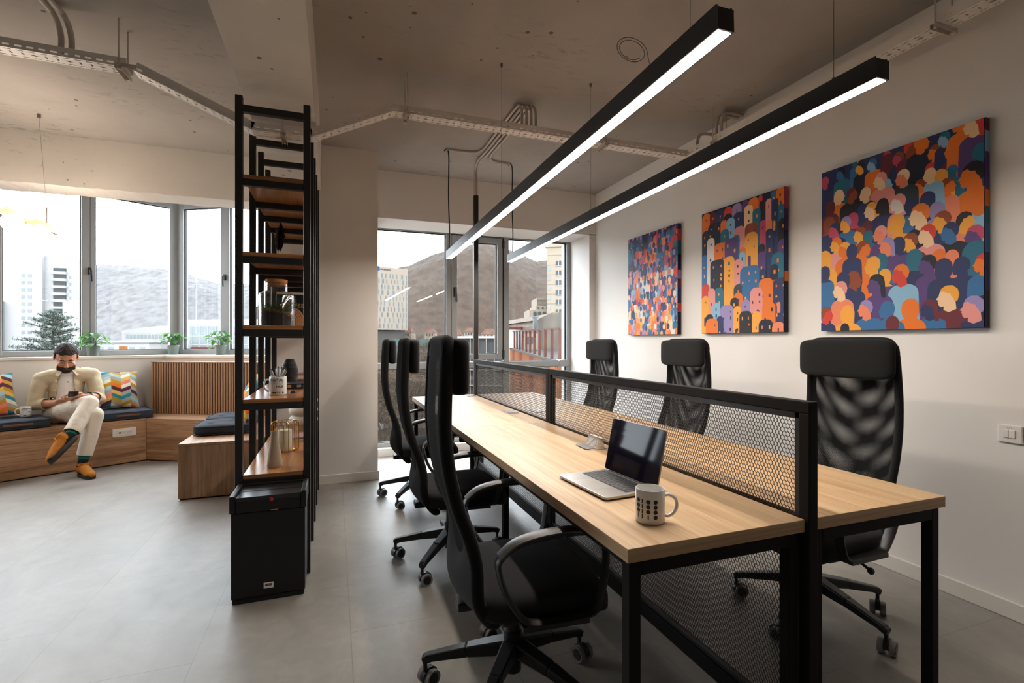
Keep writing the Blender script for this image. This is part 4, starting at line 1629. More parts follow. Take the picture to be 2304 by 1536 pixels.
m.tube(catmull([(-0.008, -0.012, 0.013), (0.004, -0.010, 0.020), (0.012, 0.0, 0.021), (0.004, 0.010, 0.020), (-0.008, 0.012, 0.013)], 4), 0.0012, 5)
m.build('handle', 'chrome', _r, smooth=60, local=True)

# shelf at 1.366: terrarium, arch ornament, dark poster
_r = thing('terrarium', 'corked glass jar terrarium with moss and fern on the middle shelf', 'terrarium', (-0.322, 3.215, 1.3665))
m = MB()
m.lathe([(0, 0.0), (0.088, 0.0), (0.096, 0.006), (0.097, 0.18), (0.092, 0.197), (0.075, 0.206), (0.060, 0.210), (0.0585, 0.258), (0.056, 0.258), (0.0575, 0.212), (0.074, 0.203), (0.090, 0.193), (0.0945, 0.18), (0.0935, 0.008), (0, 0.005)], 48)
m.build('jar', 'jar_glass', _r, smooth=50, local=True)
plain('cork', S(176, 116, 66), 0.85, 0, 0.2, 200, 0.2)
m = MB()
m.lathe([(0, 0.244), (0.054, 0.244), (0.056, 0.257), (0.0595, 0.259), (0.061, 0.276), (0.059, 0.279), (0, 0.280)], 32)
m.build('cork_lid', 'cork', _r, smooth=40, local=True)
plain('soil', S(38, 32, 30), 0.95, 0, 0.1, 80, 0.5)
m = MB()
_rn = random.Random(2)


def _soil(u, v):
    a = 2 * PI * u
    r = 0.0925 * (1 if v < 0.4 else (1 - v) / 0.6)
    zt = 0.070 - 0.022 * (r / 0.0925) * math.cos(a - 0.4) + 0.008 * noise.noise(V((80 * r * math.cos(a), 80 * r * math.sin(a), 1)))
    return (r * math.cos(a), r * math.sin(a), 0.0065 + (zt - 0.0065) * min(1, v / 0.4))


m.grid(_soil, 40, 15)
m.build('soil', 'soil', _r, smooth=60, local=True)
plain('moss', S(132, 108, 44), 0.9, 0, 0.2)
plain('fern', S(66, 88, 52), 0.8, 0, 0.2)
m = MB()
for i in range(1100):
    a, r = _rn.uniform(0, 2 * PI), 0.085 * math.sqrt(_rn.random())
    x, y = r * math.cos(a), r * math.sin(a)
    z = 0.068 - 0.022 * (r / 0.0925) * math.cos(a - 0.4)
    d = V((_rn.uniform(-1, 1), _rn.uniform(-1, 1), _rn.uniform(0.3, 1.3))).normalized()
    L_ = _rn.uniform(0.010, 0.038)
    s = d.cross(V((0, 0, 1))).normalized() * 0.003
    p = V((x, y, z))
    m.add([p - s, p + s, p + d * L_ * .6 + s * 1.5, p + d * L_, p + d * L_ * .6 - s * 1.5], [(0, 1, 2, 3, 4)])
m.build('moss', 'moss', _r, local=True)
m = MB()
for i in range(60):
    a = _rn.uniform(0, 2 * PI)
    b = V((0.022 * math.cos(a) + 0.018, 0.022 * math.sin(a), 0.068))
    d = V((0.55 * math.cos(a), 0.55 * math.sin(a), 1)).normalized()
    L_ = _rn.uniform(0.05, 0.105)
    pts = [b + d * L_ * k / 6 + V((0.02 * math.cos(a), 0.02 * math.sin(a), -0.018)) * (k / 6) ** 2 for k in range(7)]
    m.tube(pts, 0.0008, 4)
    for k in range(2, 7):
        for sgn in (-1, 1):
            s = V((-math.sin(a), math.cos(a), 0.15)) * sgn
            q = pts[k]
            w_ = 0.017 * (1 - 0.08 * k)
            m.add([q, q + s * w_ * .5 + d * 0.004, q + s * w_, q + s * w_ * .5 - d * 0.003], [(0, 1, 2, 3)])
m.build('fern', 'fern', _r, local=True)

plain('arch_wood', S(196, 146, 98), 0.6)
_r = thing('rainbow_ornament', 'nested wooden arch ornament beside the terrarium', 'ornament', (-0.283, 3.62, 1.3665))
m = MB()
T = Matrix.Rotation(PI / 2, 4, 'X')
ro = 0.090
k = 0
while ro > 0.02:
    ri = ro - 0.0105
    n_ = 24
    hgt = 0.058
    out = [(ro, 0)] + [(ro * math.cos(PI * i / n_), hgt + ro * math.sin(PI * i / n_)) for i in range(n_ + 1)] + [(-ro, 0)]
    inn = [(-ri, 0)] + [(-ri * math.cos(PI * i / n_), hgt + ri * math.sin(PI * i / n_)) for i in range(n_ + 1)] + [(ri, 0)]
    M_ = len(out)
    vs = [T @ V((x, y, z)) for z in (-0.012 + 0.001 * (k % 2), 0.012) for x, y in out + inn]
    N_ = 2 * M_
    fs = []
    for i in range(M_ - 1):
        a, b, c, d = i, i + 1, N_ - 2 - i, N_ - 1 - i
        fs += [(a, b, c, d), (a + N_, d + N_, c + N_, b + N_), (a, a + N_, b + N_, b), (c, c + N_, d + N_, d)]
    m.add(vs, fs)
    ro -= 0.0135
    k += 1
m.build('arches', 'arch_wood', _r, local=True)
_r = thing('framed_poster', 'dark poster with sand-coloured capital lettering standing on the middle shelf', 'poster', (-0.255, 3.90, 1.3665))
m = MB()
m.box(-0.135, -0.006, 0, 0.085, 0.006, 0.255)
m.build('board', 'cover_black', _r, local=True, bevel=0.001)
m = MB()
plain('ink_sand', S(190, 150, 112), 0.6)
for txt, size, x, z in (('IN', 0.022, -0.010, 0.226), ('THE', 0.028, -0.002, 0.198), ('COFFEE', 0.040, 0.046, 0.160)):
    vs, fs = text_polys(txt, size, 'RIGHT', 0.0006, 1.15)
    m.add([(vx + x, -0.0066, vz + z) for vx, vz, _ in vs], fs)
m.build('lettering', 'ink_sand', _r, local=True)

# shelf at 1.757: dried leaf on a stem in a small base
_r = thing('dried_leaf_ornament', 'dark dried leaf on a thin stem standing on the upper shelf', 'ornament', (-0.352, 3.62, 1.7575))
m = MB()
m.lathe([(0, 0), (0.03, 0), (0.032, 0.012), (0.006, 0.02), (0.004, 0.05), (0, 0.05)], 20)
m.tube(catmull([(0, 0, 0.03), (-0.004, 0, 0.10), (0.004, 0, 0.18), (0.010, 0, 0.25)], 4), 0.0022, 6)
m.build('stem', 'vase_black', _r, smooth=50, local=True)
plain('dried_leaf', S(52, 44, 42), 0.85, 0, 0.2, 120, 0.5)
m = MB()
_rn = random.Random(9)
for s_ in range(3):
    ang = 0.5 + s_ * 0.35

    def lf(u, v, ang=ang, s_=s_):
        t_ = v
        w_ = 0.052 * math.sin(PI * min(1, t_ * 0.96 + 0.04)) ** 0.7 * (1 + 0.16 * math.sin(26 * t_ + s_))
        x = (u * 2 - 1) * w_
        return (0.004 + x * math.cos(ang * 2.4) * 0.6 + 0.012 * t_, x * math.sin(ang * 2.4), 0.13 + 0.185 * t_ + 0.012 * math.cos(6 * x / 0.05))
    m.grid(lf, 6, 20)
m.build('leaf', 'dried_leaf', _r, smooth=60, local=True, solid=0.002)
m = MB()
m.lathe([(0, 0), (0.012, 0), (0.010, 0.02), (0.004, 0.03), (0.006, 0.04), (0, 0.046)], 14)
tag(m.build('figurine', 'vase_black', smooth=50, loc=(-0.22, 3.70, 1.7575), local=True), 'tiny dark figurine beside the dried leaf on the upper shelf', 'figurine')


# ------------------------------------------------------------------ plants on the sill
plain('pot_green', S(98, 110, 104), 0.35, 0, 0.5)
t = NT('leaf_green')
v = t.coord()
c = t.ramp(t.noise(v, 34, 3), [(0.35, S(44, 92, 46)), (0.55, S(70, 122, 62)), (0.72, S(122, 166, 98))])
p_ = t.pbr(c, 0.4, 0, 0.4)
tr = t.n('ShaderNodeBsdfTranslucent', {'Color': S(96, 150, 66)})
mx = t.n('ShaderNodeMixShader')
t.set(mx, 0, 0.35)
t.set(mx, 1, p_)
t.set(mx, 2, tr)
t.done(mx)


def plant(label, loc, seed, sc=1.0, n=26):
    rnd = random.Random(seed)
    root = thing('potted_plant', label, 'plant', loc, group='potted plants on the window sill')
    m = MB()
    m.lathe([(0, 0), (0.048, 0), (0.050, 0.004), (0.063, 0.108), (0.066, 0.112), (0.064, 0.116), (0.060, 0.112), (0.057, 0.095), (0, 0.095)], 36)
    m.build('pot', 'pot_green', root, smooth=50, local=True)
    m = MB()
    m.lathe([(0, 0.103), (0.03, 0.102), (0.058, 0.097)], 20)
    m.build('soil', 'soil', root, smooth=60, local=True)
    lf, st = MB(), MB()
    for i in range(n):
        a = 2 * PI * i * 0.618 + rnd.uniform(-0.3, 0.3)
        rr = rnd.uniform(0.025, 0.125) * sc
        hz = 0.10 + (rnd.uniform(0.02, 0.15) + 0.05 * (1 - rr / 0.125)) * sc
        if rr > 0.09:
            hz -= 0.04 * sc
        tip = V((rr * math.cos(a), rr * math.sin(a), hz))
        st.tube(catmull([(0.01 * math.cos(a), 0.01 * math.sin(a), 0.09), tip * 0.5 + V((0, 0, 0.07)), tip], 3), 0.0016, 4)
        out = V((math.cos(a), math.sin(a), rnd.uniform(-0.9, 0.1))).normalized()
        side = out.cross(V((0, 0, 1))).normalized()
        nor = side.cross(out)
        L_ = rnd.uniform(0.055, 0.085) * sc
        W_ = L_ * 0.46

        def fn(u, v, tip=tip, out=out, side=side, nor=nor, L_=L_, W_=W_):
            wv = W_ * (math.sin(PI * min(1, (v * 0.97 + 0.03) ** 0.62)))
            c_ = u * 2 - 1
            return tip + out * (L_ * (v - 0.12 * (1 - abs(c_)) * (v < 0.2))) + side * (c_ * wv) + nor * (0.35 * wv * abs(c_) - 0.25 * L_ * v * v)
        lf.grid(fn, 4, 7)
    st.build('stems', 'leaf_green', root, smooth=60, local=True)
    lf.build('leaves', 'leaf_green', root, smooth=180, local=True)
    return root


plant('leafy green plant in a grey-green pot on the sill behind the person\'s shoulder', (-2.503, 6.665, 1.1205), 3)
plant('leafy green plant in a grey-green pot at the corner of the window bay', (-1.846, 7.035, 1.1205), 7, 0.98)
plant('leafy green plant in a grey-green pot on the sill nearest the shelving rack', (-1.290, 6.752, 1.1205), 12, 1.05)


# ------------------------------------------------------------------ pendant with globes over the lounge
def globe_pendant():
    X = -2.19
    z0 = 2.205
    y0, y1 = 3.3, 5.19
    root = thing('globe_pendant_lamp', 'brass bar pendant lamp with glowing globes over the lounge bench', 'lamp', (X, 4.6, z0))
    ups = [4.05, 4.40, 4.75]
    dns = [3.88, 4.22, 4.57, 4.92]
    top, bot = [], []
    n = 190
    for i in range(n + 1):
        y = y0 + (y1 - y0) * i / n
        t, b = 0.030, -0.030
        for u in ups:
            q = 0.072 ** 2 - (y - u) ** 2
            if q > 0:
                t = min(t, 0.062 - math.sqrt(q))
        for u in dns:
            q = 0.072 ** 2 - (y - u) ** 2
            if q > 0:
                b = max(b, -0.062 + math.sqrt(q))
        t = max(t, b + 0.004)
        top.append(t)
        bot.append(b)
    m = MB()
    vs, fs = [], []
    for i in range(n + 1):
        y = y0 + (y1 - y0) * i / n
        vs += [(X - 0.012, y, z0 + bot[i]), (X + 0.012, y, z0 + bot[i]), (X + 0.012, y, z0 + top[i]), (X - 0.012, y, z0 + top[i])]
    for i in range(n):
        for k in range(4):
            a, b = i * 4 + k, i * 4 + (k + 1) % 4
            fs.append((a, a + 4, b + 4, b))
    fs += [(0, 1, 2, 3), (n * 4 + 3, n * 4 + 2, n * 4 + 1, n * 4)]
    m.add(vs, fs)
    m.build('bar', 'brass', root)
    for y, dz in [(u, 0.066) for u in ups] + [(u, -0.066) for u in dns] + [(5.275, 0.03)]:
        g = MB()
        g.ball((X, y, z0 + dz), 0.066, 24, 16)
        g.build('globe', 'globe_glow', root, smooth=180)
    for y in (4.80, 3.6):
        m = MB()
        m.tube([(X, y + 0.22, z0 + 0.03), (X, y + 0.22, z0 + 0.16)], 0.005, 8)
        m.tube([(X, y + 0.22, z0 + 0.15), (X + 0.04, y + 0.02, CEIL - 0.02)], 0.0012, 5)
        m.tube([(X + 0.04, y + 0.02, CEIL - 0.03), (X + 0.04, y + 0.02, CEIL)], 0.012, 10)
        m.build('suspension_wire', 'steel_wire', root)


globe_pendant()


# ------------------------------------------------------------------ perforated cable trays
def tray_section(p0, p1, side, w=0.095, h=0.050, step=0.048, seed=0):
    """open-top tray from p0 to p1 along its near bottom edge; SIDE = unit vector across the tray"""
    p0, p1, side = V(p0), V(p1), V(side)
    d = p1 - p0
    L = d.length
    d.normalize()
    up = side.cross(d)
    if up.z < 0:
        up = -up
    up.normalize()
    m = MB()
    n = max(1, int(L / step))
    st = L / n

    def q(origin, ax, a0, a1, b0, b1):
        vs = [origin + d * a0 + ax * b0, origin + d * a1 + ax * b0, origin + d * a1 + ax * b1, origin + d * a0 + ax * b1]
        m.add(vs, [(0, 1, 2, 3)])
    for i in range(n):
        a = i * st
        s0, s1 = a + st * 0.22, a + st * 0.80
        for o in (p0, p0 + side * w):                     # rails with one slot per step
            q(o, up, a, a + st, 0, 0.012)
            q(o, up, a, a + st, 0.021, h)
            q(o, up, a, s0, 0.012, 0.021)
            q(o, up, s1, a + st, 0.012, 0.021)
        # bottom
        for b0, b1, slot in ((0, 0.012, 0), (0.012, 0.018, 1), (0.018, 0.036, 0), (0.036, w - 0.036, 2), (w - 0.036, w - 0.018, 0), (w - 0.018, w - 0.012, 1), (w - 0.012, w, 0)):
            if slot == 0:
                q(p0, side, a, a + st, b0, b1)
            elif slot == 1:
                q(p0, side, a, s0, b0, b1)
                q(p0, side, s1, a + st, b0, b1)
            elif i % 3 == 1:                              # lozenge opening
                mid, hw, hb = a + st / 2, st * 0.36, (b1 - b0) / 2
                bc = (b0 + b1) / 2
                P = lambda x, y: p0 + d * x + side * y
                m.add([P(a, b0), P(mid, b0 + 0.002), P(mid - hw, bc), P(a, bc)], [(0, 1, 2, 3)])
                m.add([P(mid, b0 + 0.002), P(a, b0), P(a + st, b0), P(a + st, bc), P(mid + hw, bc)], [(0, 2, 3, 4)])
                m.add([P(a, bc), P(mid - hw, bc), P(mid, b1 - 0.002), P(a, b1)], [(0, 1, 2, 3)])
                m.add([P(mid, b1 - 0.002), P(mid + hw, bc), P(a + st, bc), P(a + st, b1), P(a, b1)], [(0, 1, 2, 3), (0, 3, 4)])
            else:                                         # short cross slot
                mid = a + st / 2
                q(p0, side, a, mid - 0.004, b0, b1)
                q(p0, side, mid + 0.004, a + st, b0, b1)
    # folded lips on the rails
    for o, s in ((p0, 1), (p0 + side * w, -1)):
        q(o + up * h, side * s, 0, L, 0, 0.006)
        q(o + up * (h - 0.004) + side * (0.006 * s), up, 0, L, 0, 0.004)
    return m


def hanger(x, y, z, across, w=0.095, mb=None, top=CEIL, off=0.0):
    """C-channel under the tray with two threaded rods"""
    m = mb or MB()
    a = V(across).normalized()
    s = a.cross(V((0, 0, 1)))
    c = V((x, y, z))
    e0, e1 = c - a * 0.03, c + a * (w + 0.03)
    for k in (-1, 1):
        m.bar(e0 + s * (0.014 * k) + V((0, 0, -0.011)), e1 + s * (0.014 * k) + V((0, 0, -0.011)), 0.002, 0.022)
    m.bar(e0 + V((0, 0, -0.001)), e1 + V((0, 0, -0.001)), 0.03, 0.002)
    for p in (c - a * 0.016, c + a * (w + 0.016)):
        m.tube([p + V((0, 0, -0.012)), V((p.x, p.y, top))], 0.0042, 7)
        m.tube([p + V((0, 0, -0.02)), p + V((0, 0, -0.002))], 0.008, 6)
    return m


def trays():
    Y = 3.262
    zb = 2.782
    root = thing('cable_tray', 'perforated grey cable tray dipping under the beam and crossing the ceiling', 'cable tray', (0.4, Y, zb))
    pts = [(-2.6, zb + 0.030), (-1.075, zb + 0.006), (-0.462, 2.535), (-0.128, 2.540), (0.362, zb - 0.004), (2.775, zb)]
    for i, (a, b) in enumerate(zip(pts[:-1], pts[1:])):
        x0 = a[0] + (0.03 if i == 1 else 0)
        z0 = a[1] + (-0.008 if i == 1 else 0)
        m = tray_section((x0, Y, z0), (b[0], Y, b[1]), (0, 1, 0))
        m.build('tray_section', 'tray_paint', root)
    # splice plate at the left joint
    m = MB()
    m.box(-1.12, Y - 0.002, zb + 0.004, -1.03, Y - 0.0008, zb + 0.026)
    m.build('splice_plate', 'galvanised', root)
    for x, z, top in ((-1.105, zb + 0.004, CEIL), (-0.29, 2.535, 2.634), (0.452, zb - 0.003, CEIL), (1.93, zb - 0.001, CEIL)):
        hanger(x, Y, z, (0, 1, 0), top=top).build('hanger', 'galvanised', root)
    root = thing('cable_tray', 'perforated grey cable tray running along the top of the canvas wall', 'cable tray', (2.73, 1.0, zb))
    m = tray_section((2.688, 3.258, zb), (2.688, -2.6, zb), (1, 0, 0))
    m.build('tray_section', 'tray_paint', root)
    for y in (1.50, -0.6, 2.95):
        hanger(2.688, y, zb, (1, 0, 0)).build('hanger', 'galvanised', root)


trays()

# ------------------------------------------------------------------ conduits


def conduit(label, pts, r=0.011, group=None, n=5, mat='conduit'):
    m = MB()
    m.tube(catmull(pts, n), r, 10)
    # saddle clips
    return tag(m.build('conduit', mat, smooth=60), label, 'conduit', group)


for k, x in enumerate((-1.385, -1.340)):
    conduit('grey conduit pair bending from the ceiling into the tray above the lounge', [(x, 3.315, 2.825), (x, 3.315, 2.93), (x - 0.005, 3.26, 3.0), (x - 0.02, 3.12, 3.022), (x - 0.05, 2.2, 3.026), (x - 0.05, 1.0, 3.026)], 0.014, 'conduits above the lounge')
for k in range(4):
    x = 1.275 + 0.036 * k
    ye = [4.28, 4.62, 4.62, 4.28][k] if True else 0
    pts = [(x, 3.31, 2.83), (x, 3.31, 2.94), (x, 3.345, 3.0), (x, 3.43, 3.024), (x, 3.9, 3.026)]
    if k in (1, 2):
        xx = 1.300 + 0.022 * (k - 1)
        pts += [(x, 4.35, 3.026), (xx, 4.56, 3.02), (xx, 4.655, 2.97), (xx, 4.668, 2.86), (xx, 4.668, 2.70)]
        lb = 'grey ceiling conduit running down into the black cable pole'
    elif k == 0:
        pts += [(x, 4.25, 3.026), (x - 0.03, 4.36, 3.026), (x - 0.11, 4.395, 3.026), (1.02, 4.40, 3.026), (0.955, 4.40, 3.024)]
        lb = 'grey ceiling conduit branching to the lamp over the laptop desk'
    else:
        pts += [(x, 4.36, 3.026), (x + 0.03, 4.50, 3.026), (x + 0.10, 4.545, 3.026), (1.55, 4.55, 3.026), (1.625, 4.55, 3.024)]
        lb = 'grey ceiling conduit branching to the lamp by the canvas wall'
    conduit(lb, pts, 0.010, 'ceiling conduits by the cable pole')
for k, (y, z) in enumerate(((3.19, 2.955), (2.98, 3.01), (2.93, 3.01))):
    conduit(['grey conduit bending from the wall tray into the wall, next to the tray corner', 'grey conduit bending from the wall tray under the ceiling', 'grey conduit bending from the wall tray under the ceiling'][k],
            [(2.735, y, 2.80), (2.735, y, z - 0.09), (2.755, y, z - 0.025), (2.82, y, z), (WALL_R + 0.01, y, z)], 0.012, 'conduits at the wall tray')
m = MB()
m.box(1.287, 4.645, 0.0, 1.333, 4.691, 2.715)
tag(m.build('cable_pole', 'black_steel', bevel=0.004), 'black square cable pole standing behind the far end of the desks', 'pole')


# ------------------------------------------------------------------ canvases
# picture plan: across, up, head radius (thousandths), facing (0 none, 1 left, 2 right), colours of skin, hair, clothes
ART_CROWD = [
    (23, 934, 32, 1, 16, 16, 4), (149, 958, 33, 1, 3, 5, 6), (255, 1000, 25, 1, 6, 1, 3), (291, 955, 30, 1, 1, 14, 5), (372, 952, 31, 1, 7, 3, 0), (472, 1014, 21, 0, 16, 16, 9),
    (540, 938, 33, 1, 16, 13, 4), (617, 970, 38, 2, 13, 8, 9), (637, 888, 32, 1, 0, 8, 8), (680, 977, 40, 2, 0, 0, 5), (750, 908, 36, 1, 0, 13, 8), (800, 961, 31, 1, 7, 6, 4),
    (844, 892, 40, 1, 0, 1, 9), (878, 1007, 35, 1, 0, 0, 0), (944, 984, 44, 1, 11, 8, 10), (976, 845, 35, 1, 6, 6, 10), (839, 785, 30, 1, 6, 3, 6), (782, 774, 39, 0, 1, 1, 1),
    (940, 741, 59, 1, 0, 14, 0), (822, 717, 38, 2, 0, 13, 12), (722, 798, 33, 1, 11, 11, 7), (666, 756, 30, 1, 0, 13, 12), (567, 825, 40, 1, 12, 11, 18), (472, 807, 34, 2, 7, 7, 7),
    (428, 847, 40, 1, 11, 2, 2), (143, 822, 37, 2, 11, 11, 0), (237, 810, 38, 2, 13, 9, 14), (327, 790, 37, 1, 11, 11, 4), (367, 689, 42, 1, 11, 1, 9), (439, 697, 40, 1, 14, 14, 4),
    (540, 694, 44, 1, 17, 2, 2), (617, 664, 34, 0, 4, 4, 3), (713, 674, 42, 0, 4, 4, 4), (763, 611, 40, 0, 15, 15, 12), (71, 771, 38, 0, 9, 9, 9), (63, 668, 44, 0, 8, 13, 4),
    (243, 664, 38, 0, 16, 16, 9), (187, 645, 40, 1, 1, 15, 3), (104, 619, 43, 1, 16, 4, 4), (291, 562, 41, 1, 1, 13, 0), (350, 542, 35, 0, 6, 6, 3), (428, 543, 42, 1, 12, 2, 10),
    (530, 577, 50, 1, 1, 1, 1), (666, 601, 55, 1, 11, 0, 5), (787, 547, 46, 1, 1, 13, 4), (968, 605, 47, 1, 0, 0, 7), (911, 523, 43, 2, 1, 14, 12), (952, 447, 45, 1, 10, 16, 4),
    (830, 484, 44, 1, 3, 4, 5), (709, 492, 47, 1, 11, 8, 2), (612, 467, 45, 1, 1, 13, 9), (546, 468, 40, 0, 4, 4, 10), (472, 470, 43, 1, 12, 15, 10), (321, 474, 45, 2, 0, 13, 0),
    (117, 529, 41, 1, 1, 0, 2), (180, 489, 43, 1, 0, 1, 0), (237, 476, 38, 0, 4, 4, 4), (30, 453, 51, 0, 1, 1, 1), (439, 390, 40, 0, 6, 6, 3), (960, 356, 65, 0, 6, 6, 6),
    (378, 369, 48, 1, 1, 1, 0), (641, 382, 45, 0, 18, 6, 4), (777, 373, 34, 0, 0, 0, 12), (844, 360, 34, 0, 12, 12, 12), (713, 334, 47, 1, 10, 5, 10), (800, 310, 46, 0, 4, 4, 4),
    (887, 305, 43, 1, 4, 4, 4), (995, 308, 43, 1, 0, 8, 3), (461, 303, 39, 0, 11, 1, 10), (556, 302, 49, 1, 8, 0, 7), (255, 299, 50, 2, 13, 13, 4), (174, 312, 47, 0, 4, 4, 4),
    (30, 368, 40, 0, 4, 4, 3), (149, 248, 49, 1, 11, 2, 12), (401, 261, 53, 1, 10, 5, 10), (1000, 112, 43, 0, 5, 5, 5), (822, 160, 52, 1, 11, 1, 9), (944, 99, 52, 1, 2, 15, 4),
    (722, 106, 44, 1, 4, 9, 3), (617, 116, 50, 0, 0, 0, 0), (472, 110, 47, 1, 3, 3, 3), (332, 124, 47, 1, 12, 15, 3), (206, 103, 50, 0, 1, 1, 1), (50, 104, 44, 2, 8, 13, 4),
    (510, 38, 39, 0, 9, 9, 9), (406, 32, 36, 0, 3, 3, 3), (187, 13, 32, 0, 5, 5, 5), (852, 33, 37, 0, 9, 9, 9),
]
# picture plan: left, right, top (thousandths), colour
ART_CITY = [
    (7, 128, 995, 0), (117, 199, 991, 9), (199, 323, 990, 4), (312, 420, 989, 8), (416, 534, 992, 15), (534, 624, 995, 10), (614, 728, 993, 0), (728, 774, 994, 8),
    (738, 811, 952, 14), (807, 878, 949, 2), (865, 925, 997, 3), (917, 1009, 1004, 0), (934, 1001, 887, 6), (1001, 1034, 934, 16), (873, 942, 935, 4), (564, 666, 950, 11),
    (662, 753, 906, 6), (431, 564, 923, 4), (312, 420, 936, 14), (93, 289, 895, 5), (267, 352, 894, 0), (344, 451, 897, 7), (445, 574, 812, 2), (574, 723, 812, 13),
    (811, 878, 800, 12), (728, 815, 741, 6), (747, 811, 806, 16), (942, 1042, 784, 14), (7, 175, 851, 5), (267, 378, 819, 6), (431, 513, 754, 3), (574, 723, 744, 1),
    (513, 584, 646, 0), (811, 891, 733, 4), (934, 1042, 640, 10), (81, 188, 782, 17), (183, 329, 722, 0), (323, 493, 738, 10), (728, 801, 639, 14), (873, 1001, 555, 6),
    (723, 811, 584, 10), (509, 580, 615, 7), (128, 323, 592, 5), (7, 81, 650, 3), (312, 450, 599, 1), (445, 548, 564, 2), (858, 942, 478, 5), (519, 742, 497, 3),
    (742, 815, 456, 4), (7, 117, 410, 8), (441, 554, 372, 18), (544, 691, 380, 3), (188, 312, 367, 6), (99, 199, 368, 2), (738, 891, 386, 0), (891, 1042, 377, 4),
    (639, 780, 329, 2), (441, 554, 308, 0), (7, 117, 313, 1), (534, 642, 251, 15), (774, 917, 216, 0), (399, 503, 272, 14), (164, 267, 248, 7), (267, 445, 220, 15),
    (441, 534, 206, 1), (662, 765, 157, 1), (513, 662, 163, 14), (68, 175, 157, 5), (221, 312, 137, 4), (68, 240, 121, 0), (738, 891, 92, 5), (882, 1017, 70, 12),
]
PAL = {'O': S(228, 116, 24), 'Y': S(238, 164, 58), 'P': S(226, 146, 138), 'B': S(50, 106, 156), 'N': S(38, 48, 92), 'D': S(24, 26, 46), 'T': S(30, 104, 128), 'A': S(134, 178, 206),
       'E': S(208, 60, 44), 'X': S(104, 36, 46), 'U': S(86, 60, 118), 'C': S(240, 200, 156), 'S': S(232, 132, 96), 'R': S(140, 66, 34), 'K': S(36, 28, 36), 'L': S(150, 134, 182),
       'M': S(192, 70, 100), 'W': S(222, 212, 206), 'G': S(44, 60, 66)}


def clip(poly, x0, x1, z0, z1):
    for ax, lim, sg in ((0, x0, 1), (0, x1, -1), (1, z0, 1), (1, z1, -1)):
        out = []
        for i, p in enumerate(poly):
            q = poly[(i + 1) % len(poly)]
            a, b = (p[ax] - lim) * sg, (q[ax] - lim) * sg
            if a >= 0:
                out.append(p)
            if (a >= 0) != (b >= 0):
                t = a / (a - b)
                out.append((p[0] + (q[0] - p[0]) * t, p[1] + (q[1] - p[1]) * t))
        poly = out
        if len(poly) < 3:
            return []
    return poly


class Canvas:
    """stretched print on the right wall. picture coordinates: s left to right (m), z up (m)"""

    def __init__(self, label, y_left, y_right, z0, z1, ground):
        self.yl, self.W, self.z0, self.H = y_left, y_left - y_right, z0, z1 - z0
        self.xf = WALL_R - 0.040
        self.k = 0
        self.m = MB()
        self.root = thing('canvas_picture', label, 'picture', (self.xf, (y_left + y_right) / 2, z0), group='canvas prints on the wall')
        b = MB()
        b.box(self.xf, y_right, z0, WALL_R - 0.004, y_left, z1, col=None)
        b.col = [PAL[ground]] * 6
        b.build('stretcher', 'canvas_print', self.root, bevel=0.003)
        self.ground = ground

    def poly(self, pts, col, layer=None):
        pts = clip(pts, 0.0015, self.W - 0.0015, 0.0015, self.H - 0.0015)
        if len(pts) < 3:
            return
        if layer is None:
            self.k += 1
            layer = self.k
        x = self.xf - 0.0003 - layer * 2.2e-5
        vs = [(x, self.yl - s, self.z0 + z) for s, z in pts]
        bm = bmesh.new()
        f = bm.faces.new([bm.verts.new(v) for v in vs])
        f.normal_update()
        bmesh.ops.triangulate(bm, faces=[f])
        bm.verts.index_update()
        fs = [[v.index for v in t.verts] for t in bm.faces]
        bm.verts.ensure_lookup_table()
        vv = [tuple(v.co) for v in bm.verts]
        bm.free()
        self.m.add(vv, fs, 0, col)

    def wrap(self, strips):
        """print folded over the near side edge: list of (z0 fraction, z1 fraction, colour)"""
        y = self.yl - self.W - 0.0004
        for a, b, c in strips:
            self.m.add([(self.xf, y, self.z0 + a * self.H), (WALL_R - 0.004, y, self.z0 + a * self.H), (WALL_R - 0.004, y, self.z0 + b * self.H), (self.xf, y, self.z0 + b * self.H)], [(0, 1, 2, 3)], 0, c)

    def done(self):
        self.m.build('print', 'canvas_print', self.root)


def ell(cx, cz, rx, rz, a0=0, a1=2 * PI, n=22):
    return [(cx + rx * math.cos(a0 + (a1 - a0) * i / n), cz + rz * math.sin(a0 + (a1 - a0) * i / n)) for i in range(n + (0 if abs(a1 - a0 - 2 * PI) < 1e-6 else 1))]


